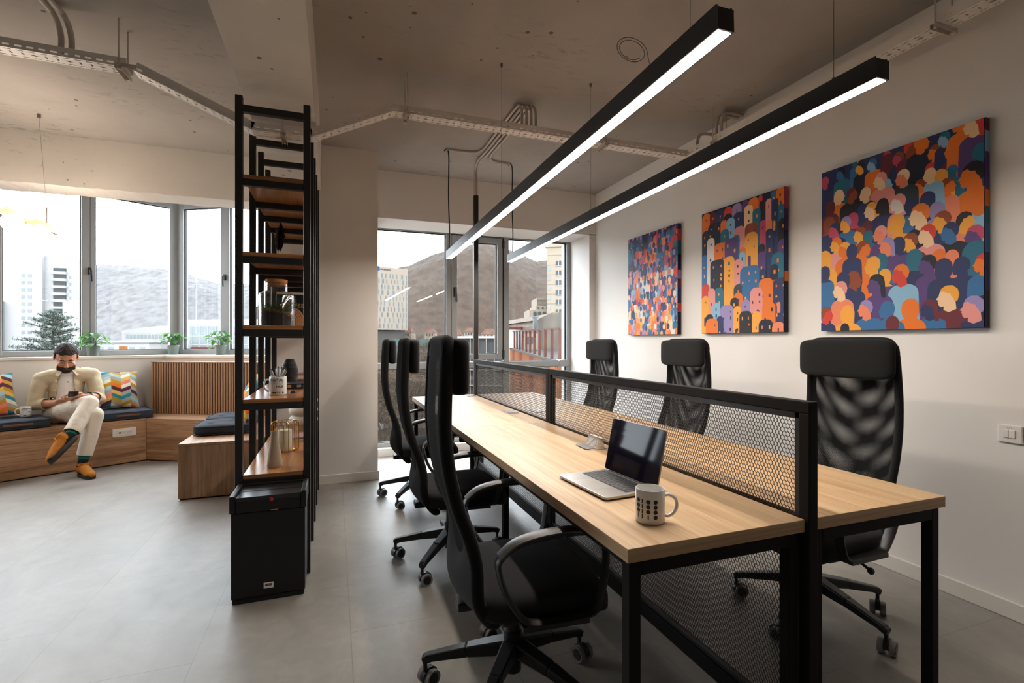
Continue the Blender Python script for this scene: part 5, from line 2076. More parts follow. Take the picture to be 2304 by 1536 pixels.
def art_crowd():
    c = Canvas('large square canvas of big side-profile figures in a crowd, the one nearest the light switch', 2.255, 1.425, 1.345, 2.345, 'N')
    rnd = random.Random(6)
    hues = [PAL[k] for k in ('O', 'Y', 'P', 'B', 'N', 'D', 'T', 'A', 'E', 'X', 'U', 'C', 'S', 'R', 'K', 'L', 'M', 'W', 'G')]
    for s, z, r, fc, sk, hr, bd in ART_CROWD:
        s, z, r = s / 1000 * c.W, z / 1000 * c.H, r / 1000
        d = -1 if fc == 1 else 1
        sk, hr, bd = hues[sk], hues[hr], hues[bd]
        bw = r * rnd.uniform(1.45, 1.75)
        off = -d * r * 0.30 if fc else 0
        # body: rounded shoulders, straight down
        top = z - r * 1.05
        body = [(s + off + bw * math.cos(PI * i / 20), top - r * 1.3 + r * 1.25 * math.sin(PI * i / 20) ** 0.8) for i in range(21)]
        body += [(s + off - bw * 1.12, top - r * 6.5), (s + off + bw * 1.12, top - r * 6.5)]
        c.poly(body, bd)
        if not fc:
            hood = [(s + r * 0.86 * math.cos(PI * i / 16), z + r * math.sin(PI * i / 16)) for i in range(17)]
            hood += [(s - r * 0.84, z - r * 0.6), (s - r * 0.62, z - r * 1.15), (s - bw * 0.7, z - r * 1.6), (s + bw * 0.7, z - r * 1.6), (s + r * 0.62, z - r * 1.15), (s + r * 0.84, z - r * 0.6)]
            c.poly(hood, hr if hr != bd else sk)
            continue
        # neck
        nk = [(s - d * r * 0.62, z - r * 0.2), (s + d * r * 0.30, z - r * 0.75), (s + d * r * 0.34, z - r * 1.28), (s - d * r * 0.1, z - r * 1.50), (s - d * r * 0.72, z - r * 1.22)]
        c.poly(nk if d < 0 else nk[::-1], sk)
        # profile face, chin, nose
        pr = [(-0.70, 0.15), (-0.62, 0.70), (-0.2, 0.98), (0.30, 0.92), (0.60, 0.62), (0.70, 0.30), (0.74, 0.10), (0.98, -0.22), (0.80, -0.30), (0.84, -0.46), (0.76, -0.56), (0.78, -0.74), (0.60, -0.95), (0.30, -0.92), (-0.1, -0.70), (-0.55, -0.45)]
        c.poly([(s + d * x * r, z + y * r) for x, y in pr], sk)
        # hair cap
        hp = [(0.66, 0.46), (0.50, 0.84), (0.10, 1.10), (-0.40, 1.08), (-0.82, 0.70), (-0.95, 0.15), (-0.82, -0.40), (-0.60, -0.55), (-0.48, -0.2), (-0.30, 0.02), (-0.22, 0.30), (0.10, 0.36), (0.32, 0.58)]
        if rnd.random() < 0.25:
            hp[6:8] = [(-1.0, -0.7), (-1.05, -1.5), (-0.62, -1.5), (-0.52, -0.8)]
        c.poly([(s + d * x * r, z + y * r) for x, y in hp], hr)
        # little stitch dots on some bodies
    c.wrap([(0, 0.18, PAL['D']), (0.18, 0.36, PAL['N']), (0.36, 0.5, PAL['B']), (0.5, 0.58, PAL['T']), (0.58, 0.66, PAL['O']), (0.66, 0.84, PAL['U']), (0.84, 0.94, PAL['A']), (0.94, 1.0, PAL['X'])])
    c.done()


def art_city():
    c = Canvas('tall canvas of colourful round-topped houses, hanging between the two crowd pictures', 3.333, 2.528, 1.345, 2.345, 'D')
    rnd = random.Random(12)
    warm = 'OYPESCWRM'
    keys = ('O', 'Y', 'P', 'B', 'N', 'D', 'T', 'A', 'E', 'X', 'U', 'C', 'S', 'R', 'K', 'L', 'M', 'W', 'G')
    for a, b, z, col in ART_CITY:
        col = keys[col]
        a, b, z = a / 1000 * c.W, b / 1000 * c.W, z / 1000 * c.H
        cx, hw = (a + b) / 2, (b - a) / 2
        rr = min(hw, 0.05) * rnd.uniform(0.75, 1.0)
        top = [(b - rr + rr * math.cos(PI / 2 * i / 8), z - rr + rr * math.sin(PI / 2 * i / 8)) for i in range(9)]
        top += [(a + rr - rr * math.sin(PI / 2 * i / 8), z - rr + rr * math.cos(PI / 2 * i / 8)) for i in range(9)]
        # two-tone body: lower part in a neighbouring hue
        c.poly(top + [(a, z - 0.6), (b, z - 0.6)], PAL[col])
        dark = col in 'NDKTBGUX'
        cols = (PAL['O'], PAL['Y'], PAL['S'], PAL['Y']) if dark else (PAL['K'], PAL['U'], PAL['X'], PAL['N'])
        ncol = max(1, int(hw / 0.028))
        for row in range(4):
            zz = z - 0.055 - row * rnd.uniform(0.045, 0.075)
            for k in range(ncol):
                if rnd.random() < (0.35 if dark else 0.42):
                    continue
                wx = a + (b - a) * (k + 0.5) / ncol + rnd.uniform(-0.004, 0.004)
                w_, h_ = rnd.uniform(0.004, 0.009), rnd.uniform(0.006, 0.014)
                c.poly([(wx - w_, zz - h_), (wx + w_, zz - h_), (wx + w_, zz + h_), (wx - w_, zz + h_)], rnd.choice(cols))
        if rnd.random() < 0.4:
            dx = cx + rnd.uniform(-0.3, 0.3) * hw
            dz = z - rnd.uniform(0.16, 0.24)
            w_ = min(0.014, hw * 0.3)
            c.poly([(dx - w_, dz - 0.06), (dx + w_, dz - 0.06)] + [(dx + w_ * math.cos(PI * i / 8), dz + w_ * 1.2 * math.sin(PI * i / 8)) for i in range(9)], rnd.choice(cols))
    c.wrap([(0, 0.35, PAL['D']), (0.35, 0.42, PAL['O']), (0.42, 0.7, PAL['N']), (0.7, 0.85, PAL['U']), (0.85, 1.0, PAL['M'])])
    c.done()


def art_small_crowd():
    c = Canvas('canvas packed with tiny faceless figures, the one nearest the window', 4.430, 3.640, 1.345, 2.345, 'N')
    rnd = random.Random(31)
    rows = 17
    for j in range(rows):
        z = c.H - 0.01 - j * (c.H - 0.03) / (rows - 1)
        t = j / (rows - 1)
        n = 12
        pal = 'NNDBNOETULMSXNB' if t < 0.35 else ('NBALOESPUWNTSBPC' if t < 0.7 else 'OYCSPBNLABOYSWUNT')
        for i in range(n):
            s = (i + 0.5 + (0.5 if j % 2 else 0) + rnd.uniform(-0.25, 0.25)) * c.W / n
            zz = z + rnd.uniform(-0.015, 0.015)
            r = rnd.uniform(0.019, 0.027)
            lay = 8 + j * 9 + (i % 3) * 3
            hd, bd = rnd.choice(pal), rnd.choice(pal)
            while bd == hd and rnd.random() < 0.8:
                bd = rnd.choice(pal)
            bw = r * rnd.uniform(1.35, 1.75)
            body = [(s + bw * math.cos(PI * q / 14), zz - r * 2.4 + r * 1.4 * math.sin(PI * q / 14) ** 0.8) for q in range(15)] + [(s - bw, zz - r * 9), (s + bw, zz - r * 9)]
            c.poly(body, PAL[bd], lay)
            if rnd.random() < 0.3:
                hood = [(s + r * 1.05 * math.cos(PI * q / 12), zz + r * 1.2 * math.sin(PI * q / 12)) for q in range(13)] + [(s - bw * 0.8, zz - r * 1.8), (s + bw * 0.8, zz - r * 1.8)]
                c.poly(hood, PAL[bd], lay + 1)
            else:
                c.poly([(s - r * 0.3, zz - r * 1.5), (s + r * 0.3, zz - r * 1.5), (s + r * 0.3, zz - r * .5), (s - r * 0.3, zz - r * .5)], PAL['C'] if rnd.random() < 0.4 else PAL[hd], lay + 1)
            c.poly(ell(s, zz, r * 0.80, r * 1.12), PAL[hd], lay + 2)
    c.wrap([(0, 0.2, PAL['D']), (0.2, 0.28, PAL['E']), (0.28, 0.42, PAL['N']), (0.42, 0.5, PAL['X']), (0.5, 0.58, PAL['L']), (0.58, 0.72, PAL['D']), (0.72, 0.85, PAL['T']), (0.85, 0.95, PAL['M']), (0.95, 1.0, PAL['N'])])
    c.done()


art_crowd()
art_city()
art_small_crowd()

# ------------------------------------------------------------------ light switch
_r = thing('light_switch', 'white double light switch on the canvas wall', 'switch', (WALL_R, 1.348, 0.853))
m = MB()
m.box(WALL_R - 0.012, 1.303, 0.811, WALL_R - 0.0005, 1.393, 0.895)
m.build('plate', 'white_plastic', _r, bevel=0.006, seg=3)
for y in (1.3265, 1.3495):
    m = MB()
    m.box(WALL_R - 0.0175, y, 0.835, WALL_R - 0.011, y + 0.0222, 0.872)
    m.build('rocker', 'white_plastic', _r, bevel=0.002)
vs, fs = text_polys('CL1', 0.0105, 'CENTER', 0.0001, 1.1)
m = MB()
m.add([(WALL_R - 0.0126, 1.348 - x, 0.877 + z) for x, z, _ in vs], fs)
m.build('lettering', 'ink_grey', _r)


# ------------------------------------------------------------------ laptop
def laptop():
    fl, fr = V((0.796, 1.681, DZ + 0.001)), V((0.8196, 1.378, DZ + 0.001))
    ax = (fr - fl).normalized()                    # along the front edge, left to right for the user
    ay = V((-ax.y, ax.x, 0))                       # away from the user
    W = (fr - fl).length
    Dp = 0.212
    T = Matrix(((ax.x, ay.x, 0, fl.x), (ax.y, ay.y, 0, fl.y), (0, 0, 1, fl.z), (0, 0, 0, 1)))
    root = thing('laptop', 'open silver laptop with a dark screen on the near desk', 'laptop', tuple(T @ V((W / 2, Dp / 2, 0))))

    def rr(x0, y0, x1, y1, r, n=5):
        P = []
        for cx, cy, a in ((x1 - r, y0 + r, -PI / 2), (x1 - r, y1 - r, 0), (x0 + r, y1 - r, PI / 2), (x0 + r, y0 + r, PI)):
            P += [(cx + r * math.cos(a + PI / 2 * i / n), cy + r * math.sin(a + PI / 2 * i / n)) for i in range(n + 1)]
        return P
    m = MB()
    m.prism(rr(0, 0, W, Dp, 0.011), 0.004, 0.0125, T=T)
    m.build('base', 'aluminium', root, bevel=0.001)
    m = MB()
    m.prism(rr(0.006, 0.006, W - 0.006, Dp - 0.006, 0.011), 0.0, 0.004, T=T)
    m.build('underside', 'gasket', root)
    m = MB()
    m.prism(rr(0.018, 0.092, W - 0.018, 0.196, 0.004), 0.0126, 0.0129, T=T)
    kb = m.build('keyboard', 'gasket', root)
    m = MB()
    rows = [(0.178, 0.010, 14), (0.160, 0.016, 14), (0.1425, 0.016, 14), (0.125, 0.016, 13), (0.1075, 0.016, 12)]
    for z, h, n in rows:
        w = (W - 0.040) / n
        for i in range(n):
            m.box(0.020 + i * w + 0.001, z - h / 2 + 0.0055, 0.0129, 0.020 + (i + 1) * w - 0.001, z + h / 2 + 0.0055, 0.0138, T=T)
    x = 0.020
    for w in (0.018, 0.018, 0.018, 0.023, 0.095, 0.023, 0.018, 0.018, 0.018):
        m.box(x + 0.001, 0.094, 0.0129, x + w - 0.001, 0.1065 - 0.001, 0.0138, T=T)
        x += w
    m.build('keys', 'key_black', kb)
    m = MB()
    m.prism(rr(W / 2 - 0.062, 0.006, W / 2 + 0.062, 0.084, 0.004), 0.0125, 0.01262, T=T)
    m.build('trackpad', 'trackpad', root)
    # screen leaning back 12 degrees
    Ts = T @ Matrix.Translation((0, Dp - 0.004, 0.012)) @ Matrix.Rotation(math.radians(90 - 12), 4, 'X')
    m = MB()
    m.prism(rr(0, 0.0, W, 0.203, 0.011), -0.0055, 0.0, T=Ts)
    lid = m.build('lid', 'aluminium', root, bevel=0.0008)
    m = MB()
    m.prism(rr(0.0015, 0.004, W - 0.0015, 0.2015, 0.010), 0.0001, 0.0008, T=Ts)
    m.build('screen', 'screen_glass', lid)
    m = MB()
    m.tube([T @ V((0.03, Dp - 0.003, 0.0115)), T @ V((W - 0.03, Dp - 0.003, 0.0115))], 0.005, 10)
    m.build('hinge', 'gasket', root, smooth=60)


plain('key_black', S(34, 34, 36), 0.55)
plain('trackpad', S(186, 182, 178), 0.28, 0.6)
plain('screen_glass', S(20, 16, 28), 0.05, 0, 0.12)
laptop()


# ------------------------------------------------------------------ pop-up power sockets
def power_socket(label, x, y, opened, rot=0.0):
    root = thing('desk_power_socket', label, 'socket', (x, y, DZ), rot, group='power sockets let into the desks')
    z = 0.0005
    m = MB()
    m.box(-0.045, -0.062, z, 0.045, 0.062, z + 0.003)
    m.build('frame', 'galvanised', root, local=True, bevel=0.001)
    if not opened:
        m = MB()
        m.box(-0.040, -0.057, z + 0.003, 0.040, 0.057, z + 0.0055)
        m.build('flap', 'flap_grey', root, local=True, bevel=0.001)
        return root
    m = MB()
    pr = [(-0.012, 0.003), (0.040, 0.003), (0.028, 0.052), (0.008, 0.052)]
    m.prism([(px, pz) for px, pz in pr], -0.052, 0.052, T=Matrix.Rotation(PI / 2, 4, 'X'))
    m.build('body', 'white_plastic', root, local=True, bevel=0.002)
    m = MB()
    m.bar((0.002, 0, 0.0545), (0.050, 0, 0.036), 0.116, 0.003, up=(0, 0, 1))
    m.build('flap', 'flap_grey', root, local=True, bevel=0.001)
    m = MB()
    m.box(-0.062, -0.056, z + 0.003, -0.013, 0.056, z + 0.0055)
    m.build('tray', 'flap_grey', root, local=True, bevel=0.001)
    ang = math.atan2(0.020, 0.049)
    for dy in (-0.025, 0.025):
        T = Matrix.Translation((-0.002, dy, 0.0275)) @ Matrix.Rotation(-PI / 2 + ang, 4, 'Y')
        o = MB()
        o.lathe([(0.0205, 0.0), (0.0205, 0.0025), (0.0185, 0.0025), (0.018, 0.0006), (0, 0.0006)], 22, T=T)
        o.build('outlet', 'outlet_grey', root, local=True, smooth=40)
    return root


plain('flap_grey', S(120, 118, 116), 0.35, 0.3)
plain('outlet_grey', S(196, 190, 182), 0.4)
power_socket('open pop-up desk socket with two outlets, left of the laptop', 1.185, 2.120, True)
power_socket('closed flush desk socket near the joint of the two partitions', 1.205, 3.355, False)
power_socket('closed flush desk socket next to the black cable pole', 1.215, 4.52, False)
power_socket('closed flush desk socket seen through the far mesh partition', 1.41, 3.34, False)


# ------------------------------------------------------------------ seated person
plain('skin', S(196, 142, 112), 0.5, 0, 0.35, 160, 0.06)
plain('hair_dark', S(44, 34, 28), 0.7, 0, 0.3, 300, 0.5)
plain('linen_shirt', S(196, 180, 152), 0.92, 0, 0.2, 420, 0.25)
plain('white_tee', S(226, 222, 218), 0.9, 0, 0.2, 300, 0.1)
plain('trousers_cream', S(224, 212, 196), 0.9, 0, 0.2, 420, 0.2)
plain('shoe_suede', S(178, 112, 42), 0.85, 0, 0.2, 260, 0.2)
plain('shoe_sole', S(34, 31, 30), 0.7)
plain('sock_dark', S(26, 34, 40), 0.9)
plain('sock_teal', S(30, 120, 112), 0.9)
plain('lip', S(160, 92, 80), 0.5)


def fuse(mb, voxel, smooth=4):
    """melt overlapping closed shapes into one continuous surface; returns a bmesh in world space"""
    me = bpy.data.meshes.new('melt')
    me.from_pydata(mb.v, [], mb.f)
    bm = bmesh.new()
    bm.from_mesh(me)
    bmesh.ops.recalc_face_normals(bm, faces=bm.faces)
    bm.to_mesh(me)
    bm.free()
    o = bpy.data.objects.new('melt', me)
    COL.objects.link(o)
    r = o.modifiers.new('r', 'REMESH')
    r.mode = 'VOXEL'
    r.voxel_size = voxel
    if smooth:
        s = o.modifiers.new('s', 'SMOOTH')
        s.iterations = smooth
        s.factor = 0.5
    dg = bpy.context.evaluated_depsgraph_get()
    out = bpy.data.meshes.new_from_object(o.evaluated_get(dg))
    bpy.data.objects.remove(o)
    bpy.data.meshes.remove(me)
    bm = bmesh.new()
    bm.from_mesh(out)
    bpy.data.meshes.remove(out)
    bm.normal_update()
    return bm


def from_bm(bm, name, mat, parent, solid=0, smooth=180):
    m = MB()
    bm.verts.index_update()
    m.v = [tuple(v.co) for v in bm.verts]
    for f in bm.faces:
        m.f.append([v.index for v in f.verts])
        m.mi.append(0)
        m.col.append(None)
    return m.build(name, mat, parent, smooth=smooth, solid=solid)


def limb(m, pts, rs, n=14):
    """tapered rounded limb through PTS with radii RS"""
    m.tube(catmull(pts, 4), [r for r in _rs(rs, 4)], n)
    m.ball(pts[0], rs[0] * 0.985, 14, 10)
    m.ball(pts[-1], rs[-1] * 0.985, 14, 10)


def _rs(rs, n):
    out = []
    for a, b in zip(rs[:-1], rs[1:]):
        out += [a + (b - a) * k / n for k in range(n)]
    return out + [rs[-1]]


def shell(bm_src, keep, off, nz=0.0, seed=0.0):
    """offset copy of the faces of BM_SRC whose centre passes KEEP"""
    bm = bm_src.copy()
    bm.normal_update()
    dead = [f for f in bm.faces if not keep(f.calc_center_median())]
    nor = {v.index: v.normal.copy() for v in bm.verts}
    for v in bm.verts:
        k = off
        if nz:
            k += nz * noise.noise(V((v.co.x * 120 + seed, v.co.y * 120, v.co.z * 80)))
        v.co += nor[v.index] * k
    bmesh.ops.delete(bm, geom=dead, context='FACES')
    return bm


def slice_at(bm, p, n, rad):
    """cut clean edges into BM where the plane through P with normal N passes within RAD of P"""
    fs = [f for f in bm.faces if (f.calc_center_median() - p).length < rad + 0.03 or rad > 5]
    vs = {v for f in fs for v in f.verts}
    es = {e for f in fs for e in f.edges}
    bmesh.ops.bisect_plane(bm, geom=list(vs) + list(es) + fs, plane_co=p, plane_no=n, dist=1e-6)


def person():
    SD = V((0.912, 0.410, 0))                     # person's left (image right)
    FH = V((0.410, -0.912, 0))                    # horizontal facing
    UP = V((0, 0, 1))
    pitch = math.radians(33)
    HF = FH * math.cos(pitch) - UP * math.sin(pitch)
    HU = FH * math.sin(pitch) + UP * math.cos(pitch)
    k = 1.07
    HC = V((-2.540, 6.178, 1.118)) + HU * 0.012
    root = thing('person', 'bearded person in an open beige shirt sitting cross-legged on the bench, looking at a phone', 'person', (-2.56, 6.24, 0))

    def H(s, f, u):
        return HC + SD * (s * k) + HF * (f * k) + HU * (u * k)
    HM = Matrix(((SD.x, HF.x, HU.x, 0), (SD.y, HF.y, HU.y, 0), (SD.z, HF.z, HU.z, 0), (0, 0, 0, 1)))

    def hb(m, s, f, u, r):
        m.ball((0, 0, 0), 1.0, 20, 14, T=Matrix.Translation(H(s, f, u)) @ HM @ Matrix.Diagonal((r[0] * k, r[1] * k, r[2] * k, 1)))
    # joints
    shR, elR, wrR = V((-2.742, 6.178, 0.905)), V((-2.775, 6.130, 0.660)), V((-2.548, 6.062, 0.676))
    shL, elL, wrL = V((-2.380, 6.328, 0.935)), V((-2.290, 6.225, 0.690)), V((-2.277, 5.965, 0.744))
    pel, bel, che, nek = V((-2.56, 6.24, 0.575)), V((-2.568, 6.252, 0.71)), V((-2.572, 6.268, 0.86)), V((-2.560, 6.248, 0.985))
    hpR, knR, anR = V((-2.635, 6.205, 0.56)), V((-2.225, 5.862, 0.685)), V((-2.284, 5.628, 0.420))
    hpL, knL, anL = V((-2.470, 6.150, 0.555)), V((-2.180, 5.850, 0.570)), V((-2.243, 5.778, 0.160))
    toR, toL = V((-2.338, 5.508, 0.300)), V((-2.115, 5.620, 0.050))
    heL = V((-2.275, 5.805, 0.045))
    phone_c = V((-2.372, 5.905, 0.768))

    # ---- body: one melted surface
    m = MB()
    hb(m, 0, -0.008, 0.020, (0.078, 0.098, 0.100))
    hb(m, 0, 0.022, -0.045, (0.066, 0.074, 0.080))
    hb(m, 0, 0.058, -0.105, (0.040, 0.036, 0.032))
    hb(m, 0, 0.080, 0.018, (0.052, 0.016, 0.012))          # brow
    for sg in (-1, 1):
        hb(m, sg * 0.044, 0.066, -0.040, (0.022, 0.020, 0.020))   # cheek
        hb(m, sg * 0.048, 0.030, -0.092, (0.026, 0.036, 0.028))   # jaw corner
        hb(m, sg * 0.083, -0.012, -0.016, (0.010, 0.022, 0.032))  # ear
        hb(m, sg * 0.031, 0.074, -0.004, (0.016, 0.012, 0.010))   # eyelid
    m.tube([H(0, 0.086, 0.006), H(0, 0.100, -0.022), H(0, 0.112, -0.044)], [0.008 * k, 0.010 * k, 0.013 * k], 10)
    hb(m, 0, 0.106, -0.047, (0.018, 0.012, 0.010))
    hb(m, 0, 0.082, -0.076, (0.024, 0.012, 0.007))
    hb(m, 0, 0.080, -0.088, (0.022, 0.012, 0.008))
    limb(m, [H(0, -0.035, -0.055), (H(0, -0.04, -0.10) + nek) / 2, nek], [0.055, 0.056, 0.066])
    limb(m, [nek + V((0, 0, -0.03)), che, bel, pel], [0.075, 0.105, 0.10, 0.115], 18)
    limb(m, [shR + SD * 0.02, (shR + shL) / 2 + V((0, 0, 0.005)), shL - SD * 0.02], [0.044, 0.062, 0.044])
    for a, b, c in ((shR, elR, wrR), (shL, elL, wrL)):
        limb(m, [a, a * .5 + b * .5, b], [0.044, 0.043, 0.038])
        limb(m, [b, b * .65 + c * .35, c], [0.040, 0.041, 0.027])
    for a, b, c in ((hpR, knR, anR), (hpL, knL, anL)):
        limb(m, [a, a * .5 + b * .5, b], [0.078, 0.070, 0.052])
        limb(m, [b, b * .65 + c * .35, c], [0.050, 0.050, 0.034])
    limb(m, [anR, anR * .6 + toR * .4], [0.033, 0.020])
    limb(m, [anL, heL * .7 + toL * .3 + V((0, 0, .012))], [0.033, 0.020])
    # hands: palm, four bent fingers and a thumb each, closing on the phone
    pn = V((-0.18, 0.40, 0.90)).normalized()              # screen normal, towards the face
    pl = (FH * 0.90 + UP * 0.43)
    pl = (pl - pn * pl.dot(pn)).normalized()              # long axis of the phone
    ps = pl.cross(pn).normalized()
    if ps.dot(SD) < 0:
        ps = -ps
    for wr, sg in ((wrR, -1), (wrL, 1)):
        grip = phone_c + ps * (sg * 0.034) - pl * 0.030 - pn * 0.022       # under the phone edge
        d = (grip - wr)
        d.normalize()
        kn = wr + d * 0.088
        acr = d.cross(ps).normalized()
        if acr.dot(UP) < 0:
            acr = -acr
        lat = (pl - d * pl.dot(d)).normalized()
        # palm
        for j in range(4):
            o = lat * (0.019 * (1.5 - j))
            m.tube([wr + o * 0.55, wr + d * 0.045 + o * 0.95, kn + o], [0.017, 0.0165, 0.0115], 10)
            m.ball(kn + o, 0.0118, 10, 8)
            L_ = [0.086, 0.095, 0.088, 0.070][j]
            t0 = kn + o
            t1 = t0 + (d * 0.8 - pn * 0.25 - ps * (sg * 0.4)).normalized() * L_ * 0.42
            t2 = t1 + (-ps * sg * 0.95 + d * 0.2 + pn * 0.02).normalized() * L_ * 0.34
            t3 = t2 + (-ps * sg * 0.75 + pn * 0.45 - lat * 0.1).normalized() * L_ * 0.24
            m.tube(catmull([t0, t1, t2, t3], 3), [0.0105, 0.0100, 0.0096, 0.0093, 0.0090, 0.0088, 0.0086, 0.0083, 0.0080, 0.0078], 10)
            m.ball(t3, 0.0079, 10, 8)
        b0 = wr + d * 0.030 - lat * 0.012 + pn * 0.010
        b1 = b0 + (pn * 0.75 + d * 0.6).normalized() * 0.042
        b2 = phone_c + ps * (sg * 0.026) - pl * 0.02 + pn * 0.016
        b3 = phone_c + ps * (sg * 0.008) + pl * 0.004 + pn * 0.013
        m.tube(catmull([b0, b1, b2, b3], 3), [0.016, 0.0150, 0.0135, 0.0125, 0.0118, 0.0112, 0.0106, 0.0100, 0.0094, 0.0088], 10)
        m.ball(b3, 0.0088, 10, 8)
    bm = fuse(m, 0.0046, 3)
    body = from_bm(bm, 'body', 'skin', root)

    def loc(c):
        q = c - HC
        return q.dot(SD) / k, q.dot(HF) / k, q.dot(HU) / k
    head_only = lambda c: (c - HC).length < 0.19

    def hair(c):
        s, f, u = loc(c)
        if not head_only(c) or abs(s) > 0.0845 and u < 0.02:
            return False
        if u > 0.062:
            return f < 0.072 + 0.02 * (u - 0.062) / 0.05
        if u > 0.0:
            return (f < (0.022 if abs(s) > 0.048 else -1) or f < -0.01) and (abs(s) < 0.0795 or u > 0.02)
        return f < -0.026 - 0.3 * max(0, -u - 0.03) and u > -0.075 and abs(s) < 0.081
    hs = shell(bm, hair, 0.008, 0.006, 3.0)
    from_bm(hs, 'hair', 'hair_dark', root, solid=0.006)

    def beard(c):
        s, f, u = loc(c)
        if not head_only(c) or u > -0.02 or f < 0.002 or u < -0.15:
            return False
        if abs(s) > 0.062 or f < 0.016 or (abs(s) > 0.045 and u > -0.066):
            return False
        edge = -0.062 - 0.012 * (1 - abs(s) / 0.06)
        if abs(s) < 0.022 and -0.088 < u < -0.076 and f > 0.05:
            return False
        if abs(s) < 0.030 and -0.076 <= u < -0.060 and f > 0.05:
            return True
        return u < edge
    bs = shell(bm, beard, 0.0045, 0.003, 9.0)
    from_bm(bs, 'beard', 'hair_dark', root, solid=0.004)
    m = MB()
    for sg in (-1, 1):
        m.tube([H(sg * (0.014 + 0.0085 * i), 0.0965 - 0.004 * (i / 4) ** 2, 0.0185 + 0.006 * math.sin(PI * i / 4)) for i in range(5)], [0.002, 0.0045, 0.005, 0.004, 0.0015], 8, flat=(1, 1))
    m.build('eyebrows', 'hair_dark', root, smooth=180)
    for sg in (-1, 1):
        m = MB()
        m.tube([H(sg * (0.019 + 0.006 * i), 0.0885 - 0.002 * (i / 4), -0.010 - 0.003 * math.sin(PI * i / 4)) for i in range(5)], [0.001, 0.0022, 0.0026, 0.0022, 0.001], 6)
        m.build('eyelid_line', 'hair_dark', root, smooth=180)
    m = MB()
    m.tube([H(0.010 * i, 0.0955 - 0.003 * abs(i), -0.0815) for i in (-2, -1, 0, 1, 2)], [0.001, 0.004, 0.0045, 0.004, 0.001], 8, flat=(1, 0.8))
    m.build('lips', 'lip', root, smooth=180)

    # ---- white T-shirt
    m = MB()
    limb(m, [che + V((0, 0, 0.09)), che + V((0, 0, 0.0)), bel, pel + V((0, 0, 0.02))], [0.088, 0.118, 0.112, 0.122], 20)
    limb(m, [shR + SD * 0.09, (shR + shL) / 2 - V((0, 0, 0.02)), shL - SD * 0.09], [0.045, 0.080, 0.045])
    m.tube([nek - V((0, 0, 0.04)) + FH * 0.005, nek + V((0, 0, 0.012)) + FH * 0.008], [0.085, 0.072], 20)
    tb = fuse(m, 0.008, 3)
    for v in tb.verts:
        v.co += v.normal * 0.0035 * noise.noise(V((v.co.x * 9, v.co.y * 9, v.co.z * 26)))
    tee = from_bm(tb, 'tee_shirt', 'white_tee', root)
    m = MB()
    for c, r in (((-2.512, 6.145, 0.875), 0.008), ((-2.572, 6.175, 0.868), 0.004)):
        m.ball(V(c) + FH * 0.012, r, 10, 8, s=(1.2, 0.6, 0.7))
    m.build('tee_print', 'sock_dark', tee, smooth=180)

    # ---- open linen shirt: wide torso, sleeves rolled at the forearm, open down the front
    m = MB()
    limb(m, [che + V((0, 0, 0.06)), che - V((0, 0, 0.02)), bel + V((0, 0, -.02)), pel + V((0, 0, 0.0))], [0.110, 0.137, 0.138, 0.150], 22)
    limb(m, [shR, (shR + shL) / 2 + V((0, 0, 0.012)), shL], [0.070, 0.096, 0.070])
    for a, b, c, q in ((shR, elR, wrR, 0.50), (shL, elL, wrL, 0.42)):
        limb(m, [a + V((0, 0, -0.012)), a * .5 + b * .5, b], [0.069, 0.064, 0.058])
        e = b + (c - b) * q
        m.tube([b, b + (c - b) * q * .5, e], [0.056, 0.053, 0.049], 16)
        m.tube([b + (c - b) * q * .62, e], [0.055, 0.053], 16)
    m.tube([nek - V((0, 0, 0.05)), nek + V((0, 0, 0.018)), nek + V((0, 0, 0.034))], [0.10, 0.083, 0.080], 22)
    sb = fuse(m, 0.008, 3)
    for v in sb.verts:
        c = v.co
        v.co = c + v.normal * (0.006 * noise.noise(V((c.x * 8, c.y * 8, c.z * 17))) + 0.003 * noise.noise(V((c.x * 22, c.y * 22, c.z * 30 + 5))))

    def opening(c):
        q = c - che
        s, f = q.dot(SD), q.dot(FH)
        nq = c - nek
        if c.z > nek.z + 0.022 and math.hypot(nq.x, nq.y) < 0.105:
            return True                                 # neck hole
        # sleeve ends
        for b, e, w in ((elR, wrR, 0.50), (elL, wrL, 0.42)):
            t_ = (c - b).dot((e - b).normalized())
            if t_ > (e - b).length * w - 0.006 and (c - (b + (e - b).normalized() * t_)).length < 0.075:
                return True
        if f < 0.02:
            return False
        w = interp([(0.55, 0.105), (0.68, 0.088), (0.80, 0.066), (0.92, 0.056), (1.0, 0.05)], c.z)
        return -w * 1.05 < s + 0.008 < w
    for b, e, w in ((elR, wrR, 0.50), (elL, wrL, 0.42)):
        slice_at(sb, b + (e - b) * w - (e - b).normalized() * 0.006, (e - b).normalized(), 0.08)
    slice_at(sb, V((0, 0, 0.545)), V((0, 0, 1)), 9)
    slice_at(sb, nek + V((0, 0, 0.022)), V((0, 0, 1)), 0.11)
    dead = [f for f in sb.faces if opening(f.calc_center_median()) or f.calc_center_median().z < 0.545]
    bmesh.ops.delete(sb, geom=dead, context='FACES')
    shirt = from_bm(sb, 'shirt', 'linen_shirt', root, solid=0.004)
    m = MB()
    for sg in (-1, 1):                                   # collar leaves
        a = nek + SD * (sg * 0.028) + FH * 0.082 + V((0, 0, 0.012))
        b = nek + SD * (sg * 0.086) + FH * 0.010 + V((0, 0, 0.034))
        c = nek + SD * (sg * 0.118) + FH * 0.050 + V((0, 0, -0.030))
        d = nek + SD * (sg * 0.068) + FH * 0.108 + V((0, 0, -0.052))
        m.add([a, b, c, d], [(0, 1, 2, 3)])
    m.build('collar', 'linen_shirt', shirt, solid=0.005)
    m = MB()
